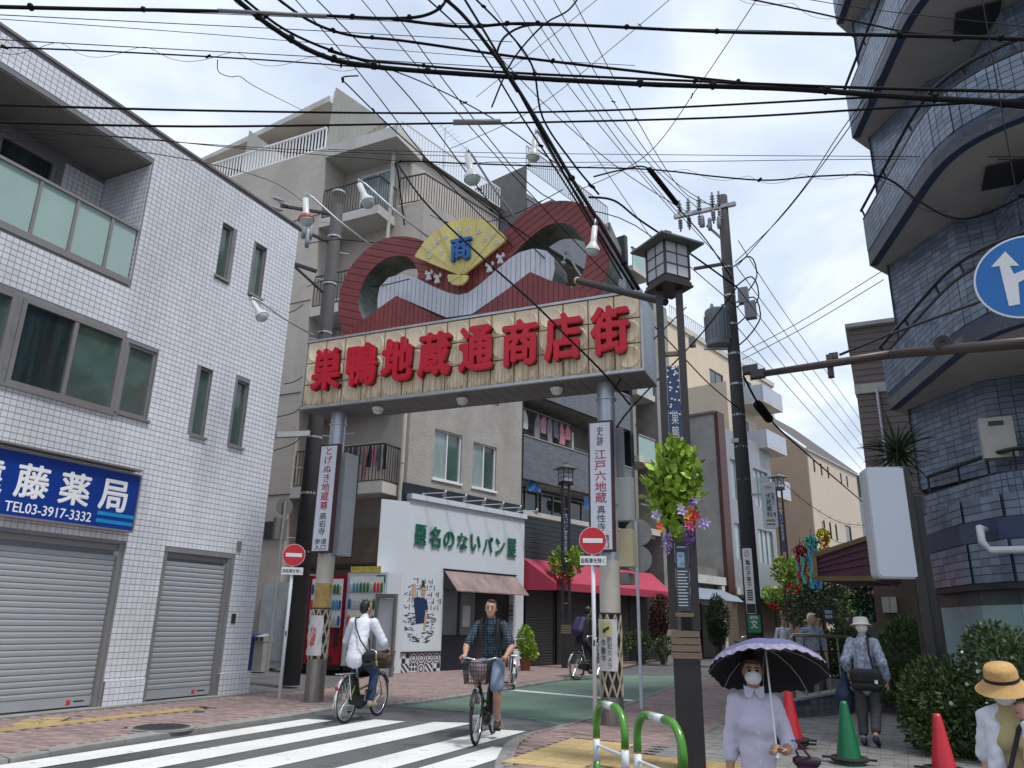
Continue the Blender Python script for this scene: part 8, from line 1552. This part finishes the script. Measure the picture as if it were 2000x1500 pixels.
# ================================================================== PLANTS
LEAF = mat('leaf_green', (.045, .085, .022), .5, .2, 8, island=.45, col2=(.075, .12, .03)); LEAFD = mat('leaf_dark', (.022, .045, .016), .5, .2, 8, island=.4); LEAFB = mat('leaf_bright', (.20, .36, .02), .45, .15, 8, rnd=.35, col2=(.34, .50, .06)); LEAFBi = mat('leaf_bright_far', (.20, .34, .025), .45, .15, 8, island=.4, col2=(.33, .46, .06)); LEAFR = mat('leaf_russet', (.09, .035, .025), .6, .3, 8, island=.4); BARK = mat('bark', (.06, .045, .035), .9, .2, 10)
def leaf_geo(L, w): return [(0, 0, 0), (L * .35, w * .5, L * .05), (L * .75, w * .36, L * .02), (L, 0, -L * .08), (L * .75, -w * .36, L * .02), (L * .35, -w * .5, L * .05), (L * .5, 0, -L * .03)], [(0, 6, 1), (1, 6, 2), (2, 6, 3), (3, 6, 4), (4, 6, 5), (5, 6, 0)]
def leafcloud(name, parent, blobs, n, L, w, mt_, seed, shell=.55, up=.35):
    r_ = np.random.default_rng(seed); mb = MB(); vs, fs = leaf_geo(L, w); vs = np.array(vs); tot = sum(b[1][0] * b[1][1] * b[1][2] for b in blobs)
    for c, rad in blobs:
        for _ in range(int(n * rad[0] * rad[1] * rad[2] / tot)):
            d = r_.normal(size=3); d /= np.linalg.norm(d); rr = shell + (1 - shell) * r_.random() ** .5; rr *= 1 + .12 * math.sin(d[0] * 7 + seed) * math.sin(d[1] * 6 + 1) * math.sin(d[2] * 8); p = np.array(list(c)) + d * np.array(rad) * rr
            if p[2] < .02: continue
            x = d + r_.normal(size=3) * .6 + np.array([0, 0, up]); x /= np.linalg.norm(x); y = np.cross(r_.normal(size=3), x); y /= np.linalg.norm(y); z = np.cross(x, y); s_ = r_.uniform(.65, 1.25); mb.add((p + (vs * s_) @ np.array([x, y, z])).tolist(), fs)
    return mb.build(name, mt_, parent, kind='stuff')
def stems(parent, base, blobs, n, seed, r0=.012):
    q = random.Random(seed); mb = MB()
    for i in range(n): c, rad = blobs[q.randrange(len(blobs))]; e = V3(c) + V3((q.uniform(-.7, .7) * rad[0], q.uniform(-.7, .7) * rad[1], q.uniform(-.3, .6) * rad[2])); b = V3(base) + V3((q.uniform(-.1, .1), q.uniform(-.1, .1), 0)); mb.tube([b, b.lerp(e, .5) + V3((q.uniform(-.1, .1), q.uniform(-.1, .1), .05)), e], [r0, r0 * .7, r0 * .3], 5)
    mb.build('stems', BARK, parent, kind='stuff')
def shrub(label, blobs, n, L, w, mt_, seed, name='shrub', flowers=0, fl_mt=None, cat='shrub', shell=.55):
    b = V3(blobs[0][0]); b.z = 0; t = thing(name, label, cat, b); leafcloud('foliage', t, blobs, n, L, w, mt_, seed, shell); stems(t, b, blobs, 26, seed)
    if flowers: leafcloud('blossoms', t, [(c, tuple(x * 1.03 for x in r)) for c, r in blobs], flowers, .05, .05, fl_mt or SWH, seed + 5, .95)
    return t
F_ = lambda x, y, D: far(x, y, D)
shrub('large glossy green shrub in front of the frosted shop glass', [(F_(1845, 1372, 11.9), (.52, .5, .55)), (F_(1890, 1395, 11.6), (.5, .45, .5)), (F_(1815, 1400, 12.0), (.35, .4, .45)), (F_(1870, 1440, 11.5), (.5, .4, .3))], 9000, .075, .034, LEAF, 11)
shrub('tall shrub with small white blossoms behind the straw hat lady', [(F_(1945, 1300, 11.6), (.40, .4, .5)), (F_(1985, 1330, 11.2), (.4, .4, .55)), (F_(1960, 1400, 11.4), (.5, .4, .5))], 6500, .065, .03, LEAF, 12, flowers=70)
shrub('clipped green hedge behind the walking lady', [(F_(1757, 1285, 16.5), (.36, .5, .62)), (F_(1740, 1330, 16.5), (.4, .5, .4)), (F_(1768, 1240, 16.8), (.25, .4, .35))], 5500, .07, .035, LEAF, 13, name='hedge')
shrub('low clipped hedge behind the ramp railing', [(F_(1640, 1272, 20), (.62, .5, .48)), (F_(1612, 1280, 20), (.35, .45, .42)), (F_(1672, 1262, 20), (.35, .45, .42))], 5000, .08, .04, LEAF, 14, name='hedge')
o = F_(1660, 1310, 20); pbx = MB().box(o.x - 1.0, o.x + .9, o.y - .55, o.y + .6, 0, .42).build('planter', KERB); pbx['label'] = 'long concrete planter under the low hedge'; pbx['category'] = 'planter'
shrub('dark round conifer in a pot beside the grey awning shop', [(F_(1402, 1207, 32), (.42, .42, .85)), (F_(1402, 1235, 32), (.36, .36, .5))], 4500, .10, .03, LEAFD, 15, name='potted_conifer', cat='plant')
shrub('russet leaved shrub under the crimson awning end', [(F_(1292, 1198, 33), (.45, .45, .75)), (F_(1285, 1225, 33), (.35, .4, .6))], 2600, .10, .05, LEAFR, 16)
shrub('green potted shrubs behind the right gate column', [(F_(1248, 1255, 32), (.5, .4, .4)), (F_(1300, 1262, 32), (.4, .4, .35)), (F_(1216, 1250, 31), (.3, .3, .5))], 2600, .10, .045, LEAF, 17)
tp = shrub('potted green plant at the bakery corner', [(F_(1026, 1250, 25.5), (.24, .24, .42)), (F_(1033, 1272, 25.5), (.26, .26, .28))], 1500, .10, .045, LEAFBi, 18, name='potted_plant', cat='plant'); c = F_(1026, 1290, 25.5); MB().lathe([(.14, 0), (.19, .32), (.2, .36)], (c.x, c.y, ZL), n=14).build('pot', mat('terracotta', (.22, .085, .04), .8), tp)
for x, y, D, s_, lab in ((1602, 1165, 36, .9, 'dark far tree beyond the foil streamers'), (1560, 1178, 40, .8, 'pale green far tree left of the streamers'), (1715, 1150, 30, .9, 'dark tree beneath the maroon canopy'), (1628, 1185, 38, .6, 'small far tree by the notice board')):
    p = F_(x, y, D); t = thing('tree', lab, 'tree', (p.x, p.y, 0)); bl = [(p, (s_, s_, s_ * 1.3)), (p + V3((s_ * .5, 0, s_ * .7)), (s_ * .6, s_ * .6, s_ * .7)), (p + V3((-s_ * .5, 0, -s_ * .3)), (s_ * .7, s_ * .6, s_ * .7))]; leafcloud('crown', t, bl, 2200, .16, .07, LEAFD if 'dark' in lab else LEAF, x, .3); MB().tube([V3((p.x, p.y, 0)), V3((p.x + .05, p.y, p.z * .6)), p], [.12, .09, .04], 8).build('trunk', BARK, t)
# spiky yucca by the blue building
c = F_(1752, 885, 13.6); t = thing('yucca', 'spiky green yucca above the blank white sign', 'plant', (c.x, c.y, 0)); MB().tube([V3((c.x, c.y, 0)), V3((c.x + .03, c.y, c.z * .5)), c], [.07, .06, .05], 8).build('trunk', BARK, t); q = random.Random(3); me = MB().add([(0, -.018, 0), (.2, -.024, .02), (.42, -.015, .0), (.62, 0, -.07), (.42, .015, .0), (.2, .024, .02), (0, .018, 0), (.2, 0, .008), (.42, 0, -.012)], [(0, 1, 7, 6), (1, 2, 8, 7), (6, 7, 5), (7, 8, 4, 5), (2, 3, 8), (8, 3, 4)]).mesh('leaf', LEAFD)
for i in range(110): o = piece('leaf', me, t, c + V3((0, 0, q.uniform(-.2, .08))), rot=Matrix.Rotation(q.uniform(0, 6.28), 4, 'Z') @ Matrix.Rotation(-q.uniform(-.7, 1.35), 4, 'Y') @ Matrix.Scale(q.uniform(.7, 1.15), 4))
# bouquets of artificial leaves and flowers on the lantern posts
PETC = [mat('petal_%s' % n, c, .6, .1, 9) for n, c in (('red', (.55, .02, .02)), ('orange', (.6, .25, .02)), ('pink', (.55, .09, .2)), ('lilac', (.35, .25, .5)), ('white', (.6, .58, .62)), ('purple', (.2, .08, .35)))]
def flower_mesh(k, r):
    mb = MB()
    for i in range(5): a = 2 * math.pi * i / 5; mb.add([(0, 0, 0), (r * .55 * math.cos(a - .5), r * .55 * math.sin(a - .5), .012), (r * math.cos(a), r * math.sin(a), .022), (r * .55 * math.cos(a + .5), r * .55 * math.sin(a + .5), .012)], [(0, 1, 2, 3)])
    mb.ell((0, 0, .012), r * .16, 6, 4); return mb.mesh('flower', PETC[k])
t = thing('leaf_bouquet', 'large bright green leaf bouquet with colourful flowers on the near lantern post', 'bouquet', F_(1330, 1060, 9.3)); q = random.Random(21); vs, fs = leaf_geo(.118, .072); lm = MB().add(vs, fs).mesh('leaf', LEAFB); Dq = 9.05
leafcloud('inner_leaves', t, [(F_(1320, 895, Dq), (.17, .14, .22)), (F_(1318, 945, Dq), (.29, .18, .27)), (F_(1315, 990, Dq), (.26, .16, .2))], 900, .105, .068, LEAFBi, 77, .1, .9)
tw = MB()
for i in range(290):
    u = q.random(); yy = 868 + 190 * u; hw = 12 + 44 * math.sin(math.pi * min(.08 + u * .95, 1)) ** .8; x = 1318 + q.uniform(-1, 1) * hw + (5 if u < .3 else 0); p = F_(x, yy, Dq + q.uniform(-.24, .2)); d = V3((q.gauss(0, .5), q.gauss(-.25, .5), q.gauss(.85, .4))).normalized()
    piece('leaf', lm, t, p, rot=d.to_track_quat('X', 'Z').to_matrix().to_4x4() @ Matrix.Rotation(q.uniform(-1.2, 1.2), 4, 'X') @ Matrix.Scale(q.uniform(.7, 1.25), 4))
for i in range(26): e = F_(1318 + q.uniform(-45, 45), q.uniform(885, 1010), Dq + q.uniform(-.15, .15)); b = F_(1325, 1055, Dq); tw.tube([b, b.lerp(e, .5) + V3((q.uniform(-.05, .05), 0, 0)), e], .004, 4)
tw.build('twigs', mat('green_twig', (.05, .09, .02), .6), t, kind='stuff'); fm = [flower_mesh(k, .06) for k in range(6)]
for x, y, k in ((1330, 990, 4), (1333, 1000, 3), (1352, 985, 5), (1358, 978, 3), (1348, 996, 1), (1342, 1008, 1), (1356, 1003, 0), (1350, 1016, 0), (1361, 1010, 0), (1343, 1024, 2), (1350, 1028, 2), (1288, 1026, 0), (1290, 1033, 1), (1284, 1008, 3), (1280, 1004, 4), (1378, 1020, 3), (1372, 1024, 3)):
    p = F_(x, y, Dq - .3); d = (TOC(p) + V3((q.uniform(-.4, .4), q.uniform(-.2, .2), q.uniform(-.3, .4)))).normalized(); piece('flower', fm[k], t, p, rot=d.to_track_quat('Z', 'Y').to_matrix().to_4x4() @ Matrix.Scale(q.uniform(.8, 1.2), 4))
for x, y0, y1, k in ((1303, 1040, 1078, 3), (1345, 1030, 1062, 5)): leafcloud('wisteria', t, [(F_(x, (y0 + y1) / 2, Dq - .2), (.05, .05, .13))], 130, .03, .025, PETC[k], x, .1, -.4)
for x, y, D, s_, n, lab in ((1106, 1102, 27.6, .62, 700, 'bright leaf bouquet on the lantern lamp before the crimson awning'), (1545, 1118, 33.5, .75, 800, 'bright leaf bouquet on the far lantern lamp right of the utility pole'), (1512, 1165, 40, .55, 500, 'small bright leaf bouquet low behind the utility pole'), (1683, 1186, 34, .45, 400, 'small bright leaf bouquet over the far green awning')):
    p = F_(x, y, D); t = thing('leaf_bouquet', lab, 'bouquet', p); leafcloud('leaves', t, [(p + V3((-s_ * .45, 0, s_ * .1)), (s_ * .5, s_ * .4, s_ * .7)), (p + V3((s_ * .45, 0, s_ * .15)), (s_ * .5, s_ * .4, s_ * .7)), (p - V3((0, 0, s_ * .5)), (s_ * .4, s_ * .35, s_ * .4))], n, .16, .09, LEAFBi, x, .2); leafcloud('flowers', t, [(p - V3((0, .1, s_ * .8)), (s_ * .4, s_ * .3, s_ * .25))], 60, .10, .10, PETC[0], x + 1, .4)
    if D > 39 or D == 34: MB().tube([p - UP * s_ * .5, V3((p.x, p.y, 0))], .05, 6).build('post', BRWN, t)
# ================================================================== OVERHEAD CABLES
CABK = mat('cable_black', (.010, .010, .011), .85, .1, 4, spec=.15); CABG = mat('cable_sleeve_grey', (.22, .22, .21), .5, .1, 4); CABP = mat('cable_thin', (.02, .018, .024), .8, .1, 4, spec=.15)
def spline(pts, k=6):
    out = []; n = len(pts)
    for i in range(n - 1):
        a, b, c, d = pts[max(i - 1, 0)], pts[i], pts[i + 1], pts[min(i + 2, n - 1)]
        for j in range(k): t = j / k; out.append(.5 * ((2 * b) + (c - a) * t + (2 * a - 5 * b + 4 * c - d) * t * t + (3 * b - a - 3 * c + d) * t ** 3))
    return out + [pts[-1]]
def cable(label, r, P, sleeve=None, clips=0, spiral=0.0, name='overhead_cable', extra=None):
    """P: (x, y, horizontal distance) along the run"""
    pts = spline([far(x, y, D) for x, y, D in P]); t = thing(name, label, 'cable', pts[0], group='overhead cables')
    r *= 1.25; MB().tube(pts, r, 6).build('line', CABK if r > .008 else CABP, t, smooth=True); N = len(pts)
    if sleeve: a, b = far(*sleeve[0]), far(*sleeve[1]); MB().tube([a, b], sleeve[2], 10).build('sleeve', sleeve[3] if len(sleeve) > 3 else CABG, t, smooth=True)
    q = random.Random(hash(label) % 997 if False else len(label) * 7 + N)
    for i in range(clips): p = pts[int(N * (i + .5 + q.uniform(-.3, .3)) / clips) % N]; MB().lathe([(r * .9, -.05), (r * 1.7, -.02), (r * 1.7, .02), (r * .9, .05)], p + UP * r * .4, (q.uniform(-1, 1), q.uniform(-1, 1), .3), n=6).build('clip', CABK, t)
    if spiral:
        L = sum((pts[i + 1] - pts[i]).length for i in range(N - 1)); M_ = int(L * 14); sp = []
        for i in range(M_ + 1): u = i / M_ * (N - 1); k = min(int(u), N - 2); p = pts[k].lerp(pts[k + 1], u - k); a = i / M_ * L * 5.5; sp.append(p + UP * (math.sin(a) * spiral) + V3((math.cos(a) * spiral, 0, 0)))
        MB().tube(sp, .004, 4).build('lashing_wire', CABP, t)
A = 11.0
cable('thick black cable with a long grey sleeve along the top left edge', .022, [(-60, 12, A), (200, 18, A), (430, 22, A), (640, 31, A), (760, 36, A), (830, 30, A), (868, 6, A), (872, -30, A)], ((425, 21, A), (637, 31, A), .034), clips=7, spiral=.03)
cable('thick black cable swinging from top centre to the right tower near the top', .022, [(760, 36, A), (900, 52, A), (1010, 46, A), (1150, 50, A), (1400, 62, A), (1700, 68, A - .5), (2060, 78, A - 1)], clips=8, spiral=.03)
cable('thick cable looping down from the top right of centre', .016, [(1100, 48, A), (1030, 50, A), (990, 68, A), (973, 95, A), (975, 120, A + .5), (1010, 180, A + 1)])
cable('heaviest black cable bundle sagging across the middle of the sky', .034, [(440, -20, A), (520, 45, A), (620, 105, A), (730, 130, A), (960, 148, A), (1250, 164, A), (1530, 173, A), (1780, 190, A - .4), (2060, 205, A - 1)], clips=12, spiral=.05)
cable('black cable lying close above the heaviest bundle', .018, [(455, -20, A + .2), (560, 60, A + .2), (690, 112, A + .2), (800, 126, A + .2), (1000, 142, A + .2), (1300, 156, A + .2), (1700, 172, A - .2), (2060, 180, A - 1)], clips=6)
cable('black cable dropping from top left of centre to the grey sleeve at right', .02, [(520, -20, A + .4), (600, 38, A + .4), (680, 68, A + .4), (790, 80, A + .4), (1000, 110, A + .4), (1250, 140, A + .4), (1530, 170, A + .2), (1700, 184, A), (1900, 200, A - .5), (2060, 215, A - 1)], ((1532, 170, A + .2), (1718, 186, A), .04), clips=9, spiral=.025)
cable('upper of two straight cables crossing in front of the apartment roof', .015, [(-60, 203, 12), (400, 216, 12), (850, 221, 12), (1200, 215, 12), (1660, 192, 12), (1800, 186, 12)])
cable('lower of two straight cables with a grey splice case above the fan', .015, [(-60, 237, 12), (380, 247, 12), (860, 241, 12), (1000, 240, 12), (1400, 230, 12), (1700, 213, 11.6), (2060, 190, 11)], ((885, 239, 12), (978, 238, 12), .055))
cable('thin purple wire high on the left crossing towards the centre', .006, [(-60, 26, 12.5), (300, 44, 12.5), (620, 60, 12.5), (1000, 82, 12.5)])
cable('thin wire just under the top left sleeve', .006, [(-60, 10, 13), (400, 26, 13), (900, 46, 13), (1500, 60, 13), (2060, 80, 12)])
cable('thin pale wire sloping gently across the upper left sky', .005, [(-60, 33, 13), (400, 66, 13), (900, 108, 13), (1240, 128, 13)])
cable('black wire with a wavy lashing line over the pharmacy roof', .010, [(-60, 90, 11.5), (200, 100, 11.5), (500, 116, 11.5), (720, 132, 11.5)], spiral=.11, clips=3)
cable('thin wire above the wavy lashed wire at left', .006, [(-60, 74, 11.8), (300, 94, 11.8), (600, 110, 11.8), (1000, 133, 11.8)])
cable('thin dropping wire from the lashed line to the apartment roof', .006, [(425, 117, 11.5), (427, 140, 12), (450, 150, 12.5), (470, 150, 13), (500, 170, 15), (590, 215, 19)])
cable('thin double wire passing in front of the pharmacy balcony', .006, [(-60, 255, 12), (250, 268, 12), (420, 285, 13), (620, 302, 15), (800, 316, 16)])
cable('thin wire low across the left from the pharmacy coping to the gate', .005, [(-60, 240, 12.2), (350, 278, 12.2), (700, 298, 13), (1050, 310, 14)])
cable('long thin level wire across the whole sky at mid height', .005, [(640, 292, 13), (1000, 299, 13), (1500, 304, 13), (2060, 307, 12)])
cable('second thin level wire just below across the right sky', .005, [(900, 318, 13), (1300, 316, 13), (1700, 311, 13), (2060, 312, 12)])
cable('black cable waving from the apartment corner to the right tower', .013, [(790, 440, 14), (778, 340, 13.4), (782, 316, 13.2), (900, 319, 13), (1100, 326, 13), (1270, 331, 13), (1400, 345, 13), (1500, 352, 13), (1600, 344, 12.6), (1720, 345, 12), (1790, 390, 11.5), (1860, 425, 11.2), (1930, 415, 11), (2060, 350, 10.5)], spiral=.07, clips=5)
cable('wire at the top right corner entering the blue balconies', .011, [(1400, -15, A), (1560, 18, A), (1700, 48, A), (1800, 66, A), (2060, 76, A - 1)], spiral=.08)
cable('thin wire above it at the top right corner', .005, [(1500, -15, A), (1700, 18, A), (2060, 58, A - 1)])
# diagonals to the gate and the right pole
cable('thick black cable pair falling from top centre to the gate right end', .026, [(830, -30, 10.5), (900, 25, 10.6), (975, 120, 10.8), (1040, 220, 11), (1105, 330, 11.1), (1180, 450, 11.2), (1248, 566, 11.3)], clips=4)
cable('second black cable of the pair reaching the gate right end', .017, [(890, -30, 10.6), (975, 110, 10.8), (1030, 210, 11), (1085, 310, 11.1), (1160, 440, 11.2), (1238, 566, 11.35)])
cable('black cable crossing over the yellow fan and the last characters', .012, [(775, 318, 12), (830, 395, 11), (930, 492, 10.4), (1040, 590, 10.2), (1110, 660, 10.2), (1180, 730, 10.4), (1230, 790, 11)])
cable('thin wire slanting from top left over the apartment to the fan', .008, [(560, -20, 12), (700, 140, 12), (850, 330, 12.2), (1000, 480, 12)])
cable('thin wire falling from the top over the right arch', .007, [(690, -20, 12), (850, 170, 12), (1010, 350, 12), (1150, 500, 12), (1260, 610, 12.5)])
cable('black wire from the heavy bundle past the apartment drain pipe', .010, [(700, 148, 11.2), (668, 152, 11.3), (685, 172, 11.4), (760, 245, 11.8), (880, 350, 12), (1000, 440, 12.2), (1120, 520, 12.4)], clips=3)
cable('thin wire from the top to the left end of the utility cross arm', .007, [(985, -20, 11), (1090, 140, 12.5), (1200, 280, 14), (1320, 420, 15.6)])
cable('thin wire from the top to the middle insulators of the utility pole', .007, [(1030, -20, 11), (1130, 140, 12.5), (1240, 290, 14), (1366, 410, 15.7)])
cable('thin wire from the top to the right insulators of the utility pole', .007, [(860, -20, 11), (1050, 190, 12.5), (1210, 330, 14), (1345, 416, 15.6)])
cable('thin wire from the top to the utility pole shaft', .007, [(1010, -20, 11), (1100, 120, 12.5), (1250, 330, 14.2), (1430, 530, 16)])
cable('black cable with a fat black sleeve reaching the utility pole', .013, [(1160, 345, 12.5), (1215, 332, 13), (1268, 330, 13.5), (1320, 400, 14.6), (1380, 470, 15.4), (1430, 545, 16)], ((1268, 330, 13.5), (1322, 398, 14.6), .055, CABK))
cable('black cable from the right arch past the lantern roof to the pole', .016, [(1150, 385, 12), (1200, 392, 12.4), (1250, 430, 13), (1340, 490, 14.6), (1438, 560, 16)])
cable('thin wire climbing from the right arch to the top right', .006, [(1110, 380, 13), (1260, 305, 13), (1370, 160, 12), (1490, -20, 11)], clips=2)
cable('thin wire crossing diagonally up right through the cable knot', .005, [(880, 290, 13), (1040, 215, 13), (1200, 90, 12), (1330, -20, 11)], clips=2)
cable('thin wire rising from the apartment aerial to the top', .005, [(930, 190, 13), (1060, 85, 12), (1190, -20, 11)], clips=1)
cable('upper wire from the tower down to the utility pole', .008, [(1720, 150, 12), (1640, 260, 13.4), (1560, 380, 14.8), (1440, 520, 16.2)])
cable('lower wire from the tower down to the utility pole', .008, [(1700, 190, 12), (1600, 330, 13.6), (1520, 430, 14.9), (1436, 512, 16.2)])
for i, (y0, x1, y1) in enumerate(((520, 1690, 858), (560, 1690, 880), (600, 1692, 905), (640, 1690, 925), (470, 1695, 840))):
    cable('%s of the fan of wires running down right from the utility pole' % ['first', 'second', 'third', 'fourth', 'topmost'][i], .008, [(1438 + i, y0, 16.3), (1540, y0 + (y1 - y0) * .41, 22), (x1, y1, 40)])
cable('heavy black cable running down the far street from the utility pole', .02, [(1452, 735, 16.4), (1500, 815, 19), (1580, 890, 25), (1690, 985, 40)], ((1480, 790, 18), (1502, 818, 19), .11, CABK))
cable('upper thin line from the utility pole rising to the blue tower', .006, [(1450, 688, 16.3), (1560, 630, 15.5), (1722, 530, 14.6)])
cable('lower thin line from the utility pole rising to the blue tower', .006, [(1450, 702, 16.3), (1570, 640, 15.5), (1726, 546, 14.6)])
cable('black wire from the utility pole slanting down left behind the lantern post', .012, [(1440, 560, 16.2), (1380, 640, 15.5), (1330, 695, 14.8), (1230, 800, 13.2), (1190, 860, 12.6)])
cable('black wire crossing it behind the lantern post', .010, [(1230, 590, 12.6), (1300, 660, 13.6), (1380, 745, 15), (1445, 800, 16.2)])
cable('thin wire from the right gate column towards the concrete fin', .010, [(1200, 760, 12.3), (1240, 700, 12.5), (1290, 650, 13), (1340, 600, 14)])
cable('sagging festival line between the far buildings', .010, [(1520, 935, 30), (1580, 985, 32), (1640, 1020, 36), (1690, 1026, 40)], spiral=.12)
cable('black line with bulbs along the far street right', .010, [(1545, 1075, 32), (1600, 1042, 33), (1640, 1060, 36), (1690, 1060, 40)])
cable('wire from the left utility pole to the left arch', .010, [(600, 476, 20.5), (660, 468, 18), (745, 476, 16), (870, 485, 14)])
cable('service wire from the left utility pole across to the gate top', .008, [(600, 560, 20.5), (640, 548, 18), (720, 560, 15), (800, 545, 13)])
for i, (y, x, y2) in enumerate(((595, 560, 612), (735, 555, 750), (790, 540, 815), (845, 535, 880))): cable('short wire %s from the left utility pole towards the alley' % ['highest of four', 'second of four', 'third of four', 'lowest of four'][i], .010, [(592, y, 20.5), (575, (y + y2) / 2 + 3, 20), (x, y2, 19)])
cable('vertical stay wire in front of the blue balconies', .006, [(1915, -20, 9.6), (1945, 150, 9.6), (1975, 320, 9.6), (1995, 440, 9.6)])
cable('black cable from the top edge bending into the right arch', .014, [(905, -25, 10.8), (990, 60, 11), (1040, 130, 11.2), (1060, 230, 11.4), (1120, 320, 11.6), (1170, 380, 12)], clips=3)
cable('black cable leaving the heavy bundle towards the top right corner', .012, [(1140, -20, 11), (1110, 20, 11), (1060, 50, 11), (1000, 120, 11.2), (960, 210, 11.6)])
cable('thin wire from the frame top straight to the lantern roof', .006, [(940, -20, 11), (1040, 130, 12), (1160, 300, 13), (1275, 470, 14)])
cable('thin wire over the pharmacy coping towards the flood lamps', .006, [(-40, 268, 12), (300, 300, 13), (520, 350, 16), (600, 400, 20)])
cable('thin wire between the apartment terrace and the right arch', .007, [(840, 420, 17), (900, 440, 15), (1000, 420, 14), (1100, 370, 13)], clips=2)
for i, P in enumerate(([(600, -20, 11.6), (800, 190, 12), (960, 400, 12.4), (1080, 520, 12.6)], [(815, -20, 10.9), (930, 90, 11), (1020, 230, 11.2), (1130, 400, 11.4), (1215, 545, 11.4)], [(1070, -20, 11), (1180, 170, 13), (1290, 330, 14.6), (1392, 404, 15.8)], [(1110, -20, 11), (1225, 200, 13), (1330, 370, 15), (1405, 402, 15.8)], [(740, -20, 11.4), (900, 200, 12), (1060, 380, 13), (1240, 440, 14), (1440, 600, 16.2)], [(640, 100, 11.2), (800, 150, 11.6), (960, 230, 12), (1100, 330, 12.6)])):
    cable('black wire slanting down right through the tangle, ' + ['starting farthest left at the top edge', 'hugging the thick cable pair to the gate', 'steepest towards the utility insulators', 'starting farthest right at the top edge', 'ending low on the utility pole shaft', 'leaving the heavy bundle over the apartment'][i], (.009, .012, .007, .007, .008, .009)[i], P, clips=1)
